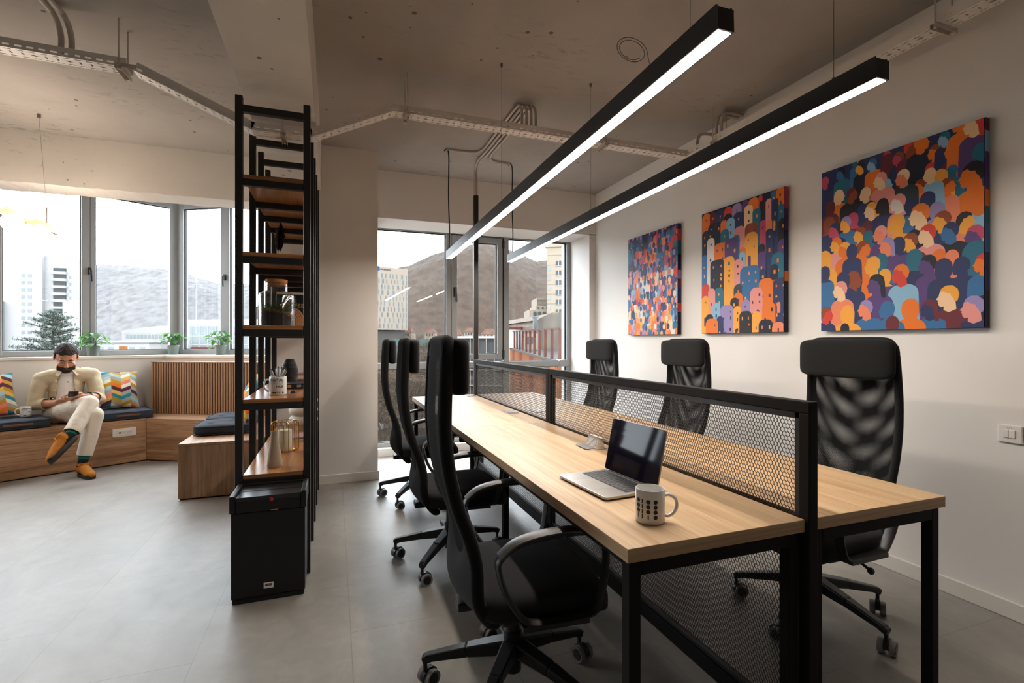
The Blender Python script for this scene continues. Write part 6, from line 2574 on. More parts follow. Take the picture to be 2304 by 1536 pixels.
    for z in (0.885, 0.80, 0.715):
        w = interp([(0.55, 0.105), (0.68, 0.088), (0.80, 0.066), (0.92, 0.056), (1.0, 0.05)], z)
        m.ball(che + SD * (-w * 1.05 - 0.022) + FH * 0.128 + V((0, 0, z - che.z)), 0.0055, 10, 8)
    m.build('buttons', 'white_plastic', shirt, smooth=180)

    # ---- trousers
    m = MB()
    limb(m, [pel + V((0, 0, 0.05)), pel, pel + FH * 0.05 - V((0, 0, 0.005))], [0.122, 0.124, 0.112], 20)
    for a, b, c in ((hpR, knR, anR), (hpL, knL, anL)):
        limb(m, [a, a * .5 + b * .5, b], [0.104, 0.090, 0.071], 18)
        e = b + (c - b) * 0.93
        limb(m, [b, b * .6 + e * .4], [0.070, 0.067], 18)
        m.tube(catmull([b, b * .6 + e * .4, e], 4), _rs([0.069, 0.067, 0.060], 4), 18)
    pb = fuse(m, 0.008, 3)
    for v in pb.verts:
        c = v.co
        v.co = c + v.normal * (0.004 * noise.noise(V((c.x * 14, c.y * 14, c.z * 14))) + 0.002 * noise.noise(V((c.x * 34, c.y * 34, c.z * 34))))

    def cuff(c):
        for b, e in ((knR, anR), (knL, anL)):
            d = (e - b).normalized()
            t_ = (c - b).dot(d)
            if t_ > (e - b).length * 0.915 and (c - (b + d * t_)).length < 0.075:
                return True
        return False
    for b, e in ((knR, anR), (knL, anL)):
        slice_at(pb, b + (e - b) * 0.915, (e - b).normalized(), 0.08)
    bmesh.ops.delete(pb, geom=[f for f in pb.faces if cuff(f.calc_center_median())], context='FACES')
    from_bm(pb, 'trousers', 'trousers_cream', root, solid=0.004)

    # ---- socks and shoes
    for b, a, t, hl, nm in ((knR, anR, toR, None, 0), (knL, anL, toL, heL, 1)):
        d = (a - b).normalized()
        m = MB()
        m.tube([a - d * 0.075, a - d * 0.02, a + d * 0.07], [0.041, 0.040, 0.040], 16)
        so = m.build('sock', 'sock_dark', root, smooth=180)
        m = MB()
        m.tube([a - d * 0.034, a - d * 0.006], [0.0425, 0.042], 16)
        m.build('stripe', 'sock_teal', so, smooth=180)
        if hl is None:
            fwd = (t - a).normalized()
            fwd = (fwd - d * fwd.dot(d) * 0.35).normalized()
            heel = a + d * 0.062 - fwd * 0.062
            toe = heel + fwd * 0.285
            dn = (d - fwd * d.dot(fwd)).normalized()
        else:
            heel = V((hl.x, hl.y, 0.05))
            toe = V((t.x, t.y, 0.05))
            fwd = (toe - heel).normalized()
            heel = heel - fwd * 0.01
            dn = V((0, 0, -1))
        sd = fwd.cross(dn).normalized()
        up = -dn
        L_ = (toe - heel).length
        m = MB()

        def P(x, y, z):
            return heel + fwd * (x * L_) + sd * y + up * z
        for x, r, z in ((0.10, 0.039, 0.010), (0.28, 0.042, 0.020), (0.45, 0.043, 0.012), (0.62, 0.045, 0.000), (0.78, 0.044, -0.008), (0.86, 0.036, -0.014)):
            m.ball((0, 0, 0), 1.0, 16, 12, T=Matrix.Translation(P(x, 0, z)) @ Matrix(((fwd.x, sd.x, up.x, 0), (fwd.y, sd.y, up.y, 0), (fwd.z, sd.z, up.z, 0), (0, 0, 0, 1))) @ Matrix.Diagonal((0.052, r, 0.040 if x < .5 else 0.034, 1)))
        m.tube([P(0.22, 0, 0.00), P(0.20, 0, 0.04), P(0.19, 0, 0.080)], [0.046, 0.047, 0.047], 18)
        m.tube([P(0.24, 0, 0.03), P(0.55, 0, 0.012), P(0.78, 0, -0.006)], [0.044, 0.042, 0.040], 18)
        sh = fuse(m, 0.005, 14)
        shoe = from_bm(sh, 'shoe', 'shoe_suede', root)
        m = MB()
        outl = []
        for i in range(28):
            an = 2 * PI * i / 28
            cx = math.cos(an)
            w = 0.040 if cx < 0 else 0.046
            outl.append((0.50 + 0.525 * math.copysign(abs(cx) ** 0.75, cx), w * math.copysign(abs(math.sin(an)) ** 0.7, math.sin(an))))
        vs = [P(x, y, -0.0495) for x, y in outl] + [P(x, y * 1.03, -0.024 - 0.004 * x + (0.018 if x > 0.93 else 0)) for x, y in outl]
        n_ = len(outl)
        m.add(vs, [tuple(range(n_))[::-1], tuple(range(n_, 2 * n_))] + [(i, (i + 1) % n_, n_ + (i + 1) % n_, n_ + i) for i in range(n_)])
        m.build('sole', 'shoe_sole', shoe, smooth=50)
        m = MB()
        for j in range(5):
            x = 0.36 + 0.075 * j
            zt = 0.068 - 0.026 * (j / 4)
            m.tube(catmull([P(x, -0.026, zt - 0.014), P(x + 0.02, 0, zt), P(x, 0.026, zt - 0.014)], 4), 0.0026, 6)
        for sg in (-1, 1):
            m.tube(catmull([P(0.36, 0, 0.060), P(0.33, sg * 0.025, 0.078), P(0.38, sg * 0.048, 0.062), P(0.42, sg * 0.056, 0.045)], 4), 0.0022, 6)
        m.build('laces', 'shoe_lace', shoe, smooth=180)

    # ---- watch
    m = MB()
    d = (wrL - elL).normalized()
    c = wrL - d * 0.022
    s1 = d.cross(UP).normalized()
    s2 = s1.cross(d)
    m.tube([c + s1 * (0.031 * math.cos(2 * PI * i / 24)) + s2 * (0.031 * math.sin(2 * PI * i / 24)) for i in range(24)], 0.010, 8, closed=True, flat=(0.3, 1.0), up=tuple(d))
    m.box(-0.017, -0.006, -0.019, 0.017, 0.006, 0.019, T=Matrix.Translation(c + (FH * 0.5 + UP * 0.5).normalized() * 0.033) @ Matrix.Rotation(0.4, 4, 'Z'))
    m.build('watch', 'black_plastic', root, smooth=40)

    # ---- phone held in both hands: a thing of its own
    ph = thing('phone', 'black phone held in both hands by the seated person', 'phone', tuple(phone_c))
    T = Matrix(((ps.x, pl.x, pn.x, phone_c.x), (ps.y, pl.y, pn.y, phone_c.y), (ps.z, pl.z, pn.z, phone_c.z), (0, 0, 0, 1)))
    m = MB()
    m.box(-0.0375, -0.075, -0.004, 0.0375, 0.075, 0.004, T=T)
    m.build('body', 'black_plastic', ph, bevel=0.003, seg=3)
    m = MB()
    m.box(-0.035, -0.072, 0.004, 0.035, 0.072, 0.0046, T=T)
    m.build('screen', 'screen_glass', ph)
    m = MB()
    m.box(-0.033, 0.045, -0.0058, -0.008, 0.070, -0.004, T=T)
    m.build('camera_bump', 'gasket', ph)


plain('shoe_lace', S(206, 140, 62), 0.8)
person()


# ------------------------------------------------------------------ outside: everything at its real distance
def ext_mat(name, col, var=0.12, sc=1.0, rough=0.9):
    t = NT(name)
    v = t.coord()
    n = t.noise(v, sc, 5, 0.6)
    c = t.mixc(t.ramp(n, [(0.32, (0, 0, 0)), (0.68, (1, 1, 1))]), tuple(x * (1 - var) for x in col[:3]) + (1,), tuple(min(1, x * (1 + var)) for x in col[:3]) + (1,))
    return t.done(t.pbr(c, rough, 0, 0.15))


EXT = 0.146            # scales outside colours down, offsetting the strong sky light in the colour itself
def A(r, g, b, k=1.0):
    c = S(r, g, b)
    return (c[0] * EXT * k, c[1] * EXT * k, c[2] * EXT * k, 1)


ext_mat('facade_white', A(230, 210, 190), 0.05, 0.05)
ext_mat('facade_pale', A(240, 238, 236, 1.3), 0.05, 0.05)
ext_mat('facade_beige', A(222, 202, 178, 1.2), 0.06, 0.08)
ext_mat('facade_grey', A(120, 116, 110), 0.2, 0.1)
ext_mat('window_dark', A(100, 108, 110), 0.2, 0.2, 0.4)
ext_mat('hotel_glass', A(150, 160, 160), 0.25, 0.15, 0.4)
ext_mat('window_pale', A(186, 196, 198, 1.3), 0.1, 0.2, 0.4)
ext_mat('concrete_old', A(150, 136, 118), 0.35, 0.5)
ext_mat('roof_grey', A(84, 76, 68), 0.15, 0.4)
ext_mat('roof_red', A(150, 104, 84), 0.2, 0.3)
ext_mat('rust_post', A(132, 66, 46, 0.9), 0.3, 3.0)
ext_mat('corrugated_orange', A(214, 122, 44), 0.25, 0.6)
ext_mat('corrugated_red', A(150, 58, 40), 0.25, 0.6)
ext_mat('metal_duct', A(176, 180, 180), 0.1, 1.0)
ext_mat('asphalt', A(96, 88, 78), 0.2, 0.15)
ext_mat('bark', A(124, 104, 86), 0.3, 3.0)
ext_mat('conifer_green', A(136, 154, 138, 1.6), 0.25, 0.6)  # haze put into the needle colour, paler than plain green
ext_mat('conifer_trunk', A(110, 96, 86), 0.2, 1.0)
ext_mat('car_white', A(220, 220, 220), 0.05, 1.0, 0.4)
ext_mat('car_dark', A(60, 62, 66), 0.05, 1.0, 0.4)
ext_mat('car_red', A(160, 50, 40), 0.05, 1.0, 0.4)
ext_mat('sign_blue', A(40, 110, 180), 0.05, 0.1)
ext_mat('sign_ink', A(70, 72, 78), 0.05, 0.1)
ext_mat('teal_band', A(120, 160, 158), 0.1, 0.2)
ext_mat('scrub', A(126, 106, 82), 0.5, 0.35)

GZ = -11.5


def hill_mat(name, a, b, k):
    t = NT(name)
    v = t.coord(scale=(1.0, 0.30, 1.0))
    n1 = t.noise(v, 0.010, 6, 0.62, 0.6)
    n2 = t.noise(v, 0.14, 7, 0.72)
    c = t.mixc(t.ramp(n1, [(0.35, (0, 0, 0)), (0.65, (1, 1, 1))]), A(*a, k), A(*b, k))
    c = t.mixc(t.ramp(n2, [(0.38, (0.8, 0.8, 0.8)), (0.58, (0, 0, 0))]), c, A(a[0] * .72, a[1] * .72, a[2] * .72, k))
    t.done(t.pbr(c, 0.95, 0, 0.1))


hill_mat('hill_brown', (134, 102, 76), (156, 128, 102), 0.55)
hill_mat('hill_haze', (176, 172, 174), (196, 192, 192), 0.80)  # distance haze put into the hill's colour as paler tones


def hill(name, label, ridge, mat, d0, d1, seed):
    """slope rising from distance d0 to a ridge at d1. RIDGE: [(azimuth tangent, elevation tangent)]"""
    m = MB()
    st, ct = math.sin(math.atan(400 / 1104.)), math.cos(math.atan(400 / 1104.))
    nu, nv = 520, 80

    def fn(u, v):
        a = ridge[0][0] + (ridge[-1][0] - ridge[0][0]) * u
        e = interp(ridge, a)
        k = min(1.0, v * 1.12)
        d = d0 + (d1 - d0) * v
        zr = 1.28 + e * d1
        z = GZ + (zr - GZ) * (math.sin(PI / 2 * k) ** 1.15)
        if v > 0.90:
            z = zr - (v - 0.90) * 160
        z += 7 * noise.noise(V((a * 9 + seed, d * 0.012, 0))) * k + 2.2 * noise.noise(V((a * 46 + seed, d * 0.05, 3))) * k + 0.9 * noise.noise(V((a * 190, d * 0.1, 7))) * k + 1.5 * noise.noise(V((a * 620, d * 0.25, 7))) * k
        return ((st + ct * a) * d, (ct - st * a) * d, z)
    m.grid(fn, nu, nv)
    return tag(m.build(name, mat, smooth=180), label, 'hill', kind='structure')


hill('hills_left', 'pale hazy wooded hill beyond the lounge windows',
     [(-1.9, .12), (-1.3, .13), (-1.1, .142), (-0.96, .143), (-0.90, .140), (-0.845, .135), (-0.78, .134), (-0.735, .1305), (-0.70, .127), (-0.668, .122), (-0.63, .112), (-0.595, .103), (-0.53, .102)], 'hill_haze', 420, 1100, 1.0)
hill('hills_right', 'brown leafless wooded hill beyond the desk-side window',
     [(-0.53, .06), (-0.42, .085), (-0.30, .112), (-0.27, .118), (-0.21, .134), (-0.165, .153), (-0.115, .166), (-0.07, .1725), (-0.04, .173), (-0.008, .164), (0.014, .155), (0.05, .138), (0.075, .142), (0.12, .15), (0.3, .14), (0.5, .1)], 'hill_brown', 330, 900, 5.0)
m = MB()
m.grid(lambda u, v: (-700 + 1500 * u, 7.5 + 900 * v, GZ - 0.2), 4, 4)
tag(m.build('ground', 'asphalt'), 'street level ground outside', 'ground', kind='structure')


def block(root, mat, x0, x1, y0, y1, z0, z1, T, name='wall'):
    m = MB()
    m.box(x0, y0, z0, x1, y1, z1, T=T)
    return m.build(name, mat, root)


def face_T(px, py, yaw):
    """frame with x along a facade, y into the building"""
    return Matrix.Translation((px, py, 0)) @ Matrix.Rotation(yaw, 4, 'Z')


def at(u, d):
    """ground point at picture azimuth u (tangent) and distance d along the view axis"""
    st, ct = math.sin(math.atan(400 / 1104.)), math.cos(math.atan(400 / 1104.))
    return V(((st + ct * u) * d, (ct - st * u) * d, 0))


YAW = -math.atan(400 / 1104.)                 # facades parallel to the picture plane


def hotel():
    """white block with scattered slit windows"""
    p = at(-0.2125, 318)
    T = face_T(p.x, p.y, YAW + 0.72)
    root = thing('office_building', 'white office block with scattered slit windows beyond the desk-side window', 'building', (p.x, p.y, GZ))
    W = 44
    zt, zb = 48.0, 8.6
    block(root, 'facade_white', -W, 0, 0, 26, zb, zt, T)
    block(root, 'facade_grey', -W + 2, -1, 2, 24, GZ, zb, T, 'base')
    rnd = random.Random(44)
    rows = 10
    for r in range(rows):
        z1 = zt - 4.0 - r * (zt - zb - 4.5) / rows
        x = -0.6
        mb = MB()
        for q in range(16):
            w = rnd.choice((0.7, 0.7, 1.35))
            x -= w
            mb.box(x, -0.06, z1 - 2.9, x + w, 0.05, z1 - 0.1, T=T)
            x -= rnd.uniform(1.3, 2.9)
            if x < -W + 3:
                break
        mb.build('window_row', 'hotel_glass', root)
    m = MB()
    m.box(-21.6, -0.3, zt - 2.6, -19.7, -0.05, zt + 0.1, T=T)
    m.build('logo_panel', 'sign_blue', root)
    vs, fs = text_polys('AFI BRASOV', 1.35, 'LEFT', 0.03, 1.0)
    m = MB()
    m.add([T @ V((-19.2 + x, -0.3, zt - 2.1 + z)) for x, z, _ in vs], fs)
    m.build('sign_lettering', 'sign_ink', root)


hotel()


def tower():
    p = at(0.0715, 150)
    T = face_T(p.x, p.y, YAW - 0.25)
    root = thing('apartment_tower', 'tall beige concrete tower with one column of windows, right of the brown hill', 'building', (p.x, p.y, GZ))
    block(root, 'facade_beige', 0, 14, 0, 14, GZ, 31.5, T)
    block(root, 'facade_beige', -0.6, 14, -0.3, 14, 30.0, 31.6, T, 'parapet')
    m = MB()
    for k in range(14):
        m.box(0, -0.04, 27.5 - 2.95 * k, 14, 0, 27.56 - 2.95 * k, T=T)
    m.build('joint_lines', 'facade_grey', root)
    for k in range(8):
        f = MB()
        z = 25.8 - 2.95 * k
        f.box(2.7, -0.10, z - 1.5, 4.5, 0.02, z, T=T)
        w = f.build('window', 'window_dark', root)
        g = MB()
        g.box(3.53, -0.14, z - 1.5, 3.67, -0.1, z, T=T)
        g.box(2.6, -0.2, z - 1.62, 4.6, 0.0, z - 1.5, T=T)
        g.build('window_frame', 'facade_pale', w)
    m = MB()
    for k in range(6):
        m.box(0.25, -0.08, 22.8 - 2.95 * k, 0.95, 0.0, 24.2 - 2.95 * k, T=T)
    m.build('stair_windows', 'window_pale', root)
    p = at(0.034, 158)
    T = face_T(p.x, p.y, YAW + 0.12)
    root = thing('terraced_building', 'stepped beige building at the foot of the concrete tower', 'building', (p.x, p.y, GZ))
    block(root, 'facade_beige', 0.2, 6.5, 0, 12, GZ, 11.5, T)
    block(root, 'facade_beige', 2.3, 6.5, 0.6, 12, 11.5, 12.8, T, 'upper_storey')
    block(root, 'facade_beige', 2.8, 6.5, 1.0, 12, 12.8, 15.4, T, 'upper_storey')
    m = MB()
    for x in (1.5, 3.0, 4.5, 6.0):
        m.box(x, -0.1, 9.6, x + 1.1, 0.02, 10.9, T=T)
        m.box(x, -0.1, 6.9, x + 1.1, 0.02, 8.2, T=T)
    for x in (3.0, 4.4, 5.8):
        m.box(x, 0.5, 11.8, x + .6, 0.62, 12.4, T=T)
    m.build('windows', 'window_dark', root)
    m = MB()
    for k in range(6):
        m.box(2.8, 0.92, 13.0 + 0.4 * k, 6.5, 1.0, 13.15 + 0.4 * k, T=T)
    m.build('louvres', 'facade_grey', root)


tower()


def terrace():
    """rusty railing, terrace slab, corrugated wall, concrete wall with duct and air-conditioner"""
    a, b = V((7.05, 14.8, 0)), V((11.6, 32.5, 0))
    d = (b - a).normalized()
    n = V((d.y, -d.x, 0))                      # away from the viewer's side (to the right)
    root = thing('terrace', 'grey flat roof terrace with a corrugated orange side below the rusty railing', 'terrace', tuple(a + V((0, 0, GZ))))
    za, zb = 0.60, 0.86
    m = MB()
    w = 12
    P = [a, b, b + n * w, a + n * w]
    Z = [za, zb, zb, za]
    vs = [p + V((0, 0, z)) for p, z in zip(P, Z)] + [p + V((0, 0, z - 0.10)) for p, z in zip(P, Z)]
    m.add(vs, [(0, 3, 2, 1), (4, 5, 6, 7), (0, 1, 5, 4), (1, 2, 6, 5), (2, 3, 7, 6), (3, 0, 4, 7)])
    m.build('slab', 'roof_grey', root)
    m = MB()
    L = (b - a).length
    k = 0
    st = 0.16
    while k * st < L + 3.5:
        s0 = k * st - 3.5
        off = 0.04 if k % 2 else 0.0
        col = 1 if (k // 9) % 3 == 1 else 0
        p = a + d * s0 + n * (0.03 + off)
        z1 = za + (zb - za) * max(0, s0) / L - 0.10
        q = p + d * st
        m.add([p + V((0, 0, GZ)), q + V((0, 0, GZ)), q + V((0, 0, z1)), p + V((0, 0, z1))], [(0, 1, 2, 3)], col)
        p2 = q + n * (0.04 if off == 0 else -0.04)
        m.add([q + V((0, 0, GZ)), p2 + V((0, 0, GZ)), p2 + V((0, 0, z1)), q + V((0, 0, z1))], [(0, 1, 2, 3)], col)
        k += 1
    m.build('corrugated_side', ['corrugated_orange', 'corrugated_red'], root)
    rail = thing('rusty_railing', 'rusty steel railing posts along the terrace edge outside the window', 'railing', tuple(a + V((0, 0, za))))
    for k in range(12):
        s = 0.6 + k * 1.55
        p = a + d * s + n * 0.12
        z = za + (zb - za) * s / L
        m = MB()
        m.bar(p + V((0, 0, z)), p + V((0, 0, z + 1.12)), 0.17, 0.10, up=n)
        m.build('post', 'rust_post', rail)
    m = MB()
    m.bar(a + n * 0.12 + V((0, 0, za + 1.12)), b + n * 0.12 + V((0, 0, zb + 1.12)), 0.05, 0.07)
    m.build('top_rail', 'rust_post', rail)
    # old concrete wall across the terrace
    w0, w1 = at(0.022, 36), at(0.135, 25)
    wd = (w1 - w0).normalized()
    wn = V((-wd.y, wd.x, 0))
    m = MB()
    prof = [(0, 2.3), (0.35, 2.35), (0.36, 2.75), (0.62, 3.0), (0.63, 2.85), (0.85, 3.05), (1.3, 3.1)]
    Lw = (w1 - w0).length
    pts = [(0, 0.55)] + [(1.3 * Lw, 0.55)] + [(f * Lw, z) for f, z in reversed(prof)]
    Tw = Matrix(((wd.x, 0, wn.x, w0.x), (wd.y, 0, wn.y, w0.y), (0, 1, 0, 0), (0, 0, 0, 1)))
    m.prism(pts, 0.0, 0.5, T=Tw)
    tag(m.build('concrete_wall', 'concrete_old'), 'weathered bare concrete wall at the back of the terrace', 'wall', kind='thing')
    p = w0 + wd * (Lw * 0.40) - wn * 0.35
    duct = thing('ventilation_duct', 'tall square metal duct rising in front of the weathered concrete wall', 'duct', tuple(p + V((0, 0, 0.8))))
    m = MB()
    m.box(-0.12, -0.12, 0.0, 0.12, 0.12, 2.02)
    m.build('shaft', 'metal_duct', duct, local=True)
    m = MB()
    m.box(-0.16, -0.16, 2.02, 0.16, 0.16, 2.10)
    m.build('cap', 'metal_duct', duct, local=True)
    p = w0 + wd * (Lw * 0.66) - wn * 1.4
    ac = thing('air_conditioner', 'outdoor air-conditioning unit standing on the terrace behind the rusty posts', 'air conditioner', tuple(p + V((0, 0, 0.74))), YAW)
    m = MB()
    m.box(-0.45, -0.2, 0.08, 0.45, 0.2, 1.0)
    m.box(-0.4, -0.2, 0.0, -0.3, 0.2, 0.08)
    m.box(0.3, -0.2, 0.0, 0.4, 0.2, 0.08)
    m.build('case', 'facade_white', ac, local=True)
    m = MB()
    m.lathe([(0, 0), (0.22, 0), (0.24, 0.02), (0.24, 0.03), (0, 0.03)], 20, T=Matrix.Translation((-0.1, -0.2, 0.6)) @ Matrix.Rotation(PI / 2, 4, 'X'))
    m.build('fan_grille', 'window_dark', ac, local=True)
    p = w1 + wd * 0.2 + wn * 1.2
    v_ = thing('roof_vent', 'round metal roof vent with a flat cap above the concrete wall', 'vent', tuple(p + V((0, 0, 3.0))))
    m = MB()
    m.lathe([(0.24, -1.0), (0.24, 0.35), (0, 0.35)], 16)
    m.build('pipe', 'metal_duct', v_, local=True)
    m = MB()
    m.lathe([(0, 0.5), (0.42, 0.5), (0.42, 0.54), (0, 0.62)], 16)
    m.tube([(0.2, 0, 0.3), (0.2, 0, 0.52)], 0.02, 6)
    m.tube([(-0.2, 0, 0.3), (-0.2, 0, 0.52)], 0.02, 6)
    m.build('cap', 'metal_duct', v_, local=True)
    # long low white-roofed hall behind
    p0, p1 = at(-0.012, 66), at(0.0725, 49)
    T = face_T(p0.x, p0.y, math.atan2(p1.y - p0.y, p1.x - p0.x))
    hall = thing('low_hall', 'long low hall with a white roof edge behind the concrete wall', 'building', (p0.x, p0.y, GZ))
    block(hall, 'facade_white', 0, 30, 0, 14, GZ, 3.5, T)
    block(hall, 'facade_white', -0.3, 30, -0.5, 14.3, 3.5, 3.95, T, 'roof_edge')
    m = MB()
    for x in (1.2, 4.6, 8.4, 12.6):
        m.box(x, -0.06, 1.4, x + 2.4, 0.04, 2.9, T=T)
    m.build('windows', 'window_dark', hall)
    p = at(0.006, 34)
    m = MB()
    m.lathe([(0, -0.05), (0.55, -0.05), (0.55, 1.20), (0, 1.20)], 24)
    tk = thing('water_tank', 'cream round tank at the far end of the terrace', 'tank', tuple(p + V((0, 0, 0.9))))
    m.build('shell', 'facade_pale', tk, local=True, smooth=40)
    m = MB()
    m.lathe([(0.6, 1.20), (0.6, 1.40), (0, 1.45)], 24)
    m.build('lid', 'rust_post', tk, local=True, smooth=40)


terrace()


def scaffold_block():
    p = at(-0.135, 95)
    T = face_T(p.x, p.y, YAW - 0.1)
    root = thing('scaffolded_building', 'grey low building with posts and balconies seen between sash and cable pole', 'building', (p.x, p.y, GZ))
    block(root, 'facade_grey', 0, 11.5, 0, 10, GZ, 1.9, T)
    m = MB()
    for k in range(8):
        m.box(0.2 + k * 1.55, -0.7, GZ, 0.34 + k * 1.55, -0.55, 2.6, T=T)
    for z in (-1.2, -4.2, -7.2):
        m.box(0, -0.9, z, 11.5, 0, z + 0.16, T=T)
    m.build('posts', 'facade_white', root)
    m = MB()
    for r_ in range(3):
        for k in range(7):
            m.box(0.55 + k * 1.55, -0.05, -0.9 - 3 * r_, 1.6 + k * 1.55, 0.02, 1.2 - 3 * r_, T=T)
    m.build('windows', 'window_dark', root)
    block(root, 'facade_pale', -0.5, 12, -0.8, 10.5, 1.9, 2.3, T, 'roof_edge')
    p = at(-0.238, 190)
    T = face_T(p.x, p.y, YAW)
    root = thing('teal_banded_building', 'low building with a teal roof band left of the window post', 'building', (p.x, p.y, GZ))
    block(root, 'facade_grey', 0, 20, 0, 14, GZ, -0.5, T)
    block(root, 'teal_band', -0.6, 20.5, -0.6, 14, -0.5, 2.2, T, 'roof_band')
    block(root, 'teal_band', -0.6, 20.5, -0.6, 14, -5.2, -3.6, T, 'roof_band')
    m = MB()
    for k in range(16):
        m.box(0.3 + k * 1.22, -0.1, -3.4, 1.0 + k * 1.22, 0.02, -0.7, T=T)
    m.build('windows', 'window_dark', root)
    rnd = random.Random(3)
    rf = [(-0.232, 330, 9), (-0.178, 340, 7), (-0.130, 350, 10), (-0.098, 345, 7), (-0.062, 330, 9), (-0.045, 350, 6)]
    lbs = ['red-roofed house on the hillside, directly right of the white office block', 'small red-roofed house on the hillside beside the window post', 'red-roofed villa at the hill foot, left part of the opening sash', 'small red-roofed house beside the villa at the hill foot', 'red-roofed house at the hill foot right of the cable pole', 'small red-roofed house by the sash hinge side']
    for (u, d, w), lb in zip(rf, lbs):
        p = at(u, d)
        T = face_T(p.x, p.y, YAW + rnd.uniform(-0.3, 0.3))
        h = thing('house', lb, 'house', (p.x, p.y, GZ), group='houses below the brown hill')
        zt = rnd.uniform(5.5, 8.5)
        block(h, 'facade_beige', 0, w, 0, w, GZ, zt, T)
        m = MB()
        m.add([T @ V(q) for q in ((-0.5, -0.5, zt), (w + .5, -0.5, zt), (w + .5, w + .5, zt), (-.5, w + .5, zt), (w * .2, w / 2, zt + w * .42), (w * .8, w / 2, zt + w * .42))],
              [(0, 1, 5, 4), (1, 2, 5), (2, 3, 4, 5), (3, 0, 4), (3, 2, 1, 0)])
        m.build('roof', 'roof_red', h)
        m = MB()
        for k in range(3):
            m.box(w * (0.15 + 0.27 * k), -0.08, zt - 2.2, w * (0.30 + 0.27 * k), 0.02, zt - 0.7, T=T)
        m.build('windows', 'window_dark', h)


scaffold_block()


def left_side():
    # white apartment tower
    p = at(-1.042, 205)
    T = face_T(p.x, p.y, YAW + 0.28)
    root = thing('apartment_block', 'white apartment high-rise with balconies beyond the lounge window', 'building', (p.x, p.y, GZ))
    block(root, 'facade_pale', 0, 14, 0, 8, GZ, 41, T)
    block(root, 'facade_pale', 3, 24, 2, 9, GZ, 38, T, 'wing')
    block(root, 'facade_pale', 21.5, 27.5, -0.5, 6, GZ, 18.5, T, 'low_wing')
    for r in range(10):
        z = 31.5 - 3.0 * r
        m = MB()
        m.box(17.2, 1.6, z, 21.6, 2.05, z + 1.5, T=T)
        w = m.build('balcony_opening', 'window_dark' if r < 9 else 'window_dark', root)
        m = MB()
        m.box(17.0, 0.7, z - 1.2, 21.9, 2.0, z - 0.1, T=T)
        m.build('balcony_rail', 'facade_pale', w)
    for r in range(9):
        z = 28.5 - 3.0 * r
        for x in (7.0, 9.2):
            m = MB()
            m.box(x, -0.1 if x < 18 else 1.9, z, x + 1.3, 0.05 if x < 18 else 2.05, z + 1.4, T=T)
            m.build('window', 'window_pale', root)
        m = MB()
        m.box(22.6, 1.9, z, 23.4, 2.05, z + 1.3, T=T)
        m.build('window', 'window_pale', root)
    m = MB()
    m.box(-6, -3, GZ, 1.2, 4, 18, T=T)
    st = m.build('glazed_stair', 'window_pale', root)
    m = MB()
    for k in range(9):
        m.box(-6.1, -3.1, 17.4 - 3 * k, 1.3, -2.9, 18.2 - 3 * k, T=T)
    m.build('floor_bands', 'facade_pale', st)
    # low buildings
    p = at(-0.868, 150)
    T = face_T(p.x, p.y, YAW + 0.1)
    root = thing('school_building', 'long low cream building with rows of windows below the hazy hill', 'building', (p.x, p.y, GZ))
    block(root, 'facade_pale', -3, 18, 0, 14, GZ, 0.9, T)
    block(root, 'facade_pale', -3.5, 18.5, -0.5, 14.5, 0.9, 1.6, T, 'roof_edge')
    for r in range(3):
        for k in range(6):
            if k % 4 == 3:
                continue
            m = MB()
            m.box(0.2 + k * 3.0, -0.06, -1.9 - 3.1 * r, 1.9 + k * 3.0, 0.03, -0.4 - 3.1 * r, T=T)
            m.build('window', 'window_pale', root)
    m = MB()
    for x in (9.4,):
        m.box(x, -0.1, -5.5, x + 2.4, 0.02, -0.2, T=T)
    m.build('brick_panel', 'corrugated_orange', root)
    p = at(-0.795, 260)
    T = face_T(p.x, p.y, YAW + 0.12)
    root = thing('factory_hall', 'white hall with a pale vaulted roof below the hazy hill', 'building', (p.x, p.y, GZ))
    block(root, 'facade_pale', 0, 24, 0, 20, GZ, 5.5, T)
    m = MB()
    n = 12
    pr = [(24 * i / n - 0.2, 5.5 + 4.2 * (0.35 + 0.65 * math.sin(PI / 2 * i / n))) for i in range(n + 1)]
    m.prism([(-0.2, 5.4), (24.2, 5.4)] + pr[::-1], 0, 20, T=T @ Matrix(((1, 0, 0, 0), (0, 0, 1, 0), (0, 1, 0, 0), (0, 0, 0, 1))))
    m.build('roof', 'facade_pale', root)
    m = MB()
    for k in range(12):
        m.box(2 + k * 1.8, -0.08, 2.8, 3.3 + k * 1.8, 0.02, 5.0, T=T)
    m.build('windows', 'window_pale', root)
    p = at(-0.690, 170)
    T = face_T(p.x, p.y, YAW - 0.12)
    root = thing('retail_hall', 'white flat-roofed hall with a red canopy behind the sill plants', 'building', (p.x, p.y, GZ))
    block(root, 'facade_pale', 0, 45, 0, 25, GZ, 8.8, T)
    block(root, 'window_pale', 7.5, 45, -1.5, 1, GZ, 6.5, T, 'glazed_front')
    m = MB()
    for x in range(8, 45, 3):
        m.box(x, -1.6, GZ, x + 0.25, -1.5, 6.5, T=T)
    for z in (-6, -3, 0, 3):
        m.box(7.5, -1.6, z, 45, -1.5, z + 0.25, T=T)
    m.build('mullions', 'facade_pale', root)
    m = MB()
    m.box(9.5, -3.5, -1.8, 20, -1.5, -0.6, T=T)
    m.build('canopy', 'car_red', root)
    m = MB()
    m.box(9.5, -1.8, -4.4, 16, -1.55, -2.6, T=T)
    m.build('sign_panel', 'sign_blue', root)


left_side()


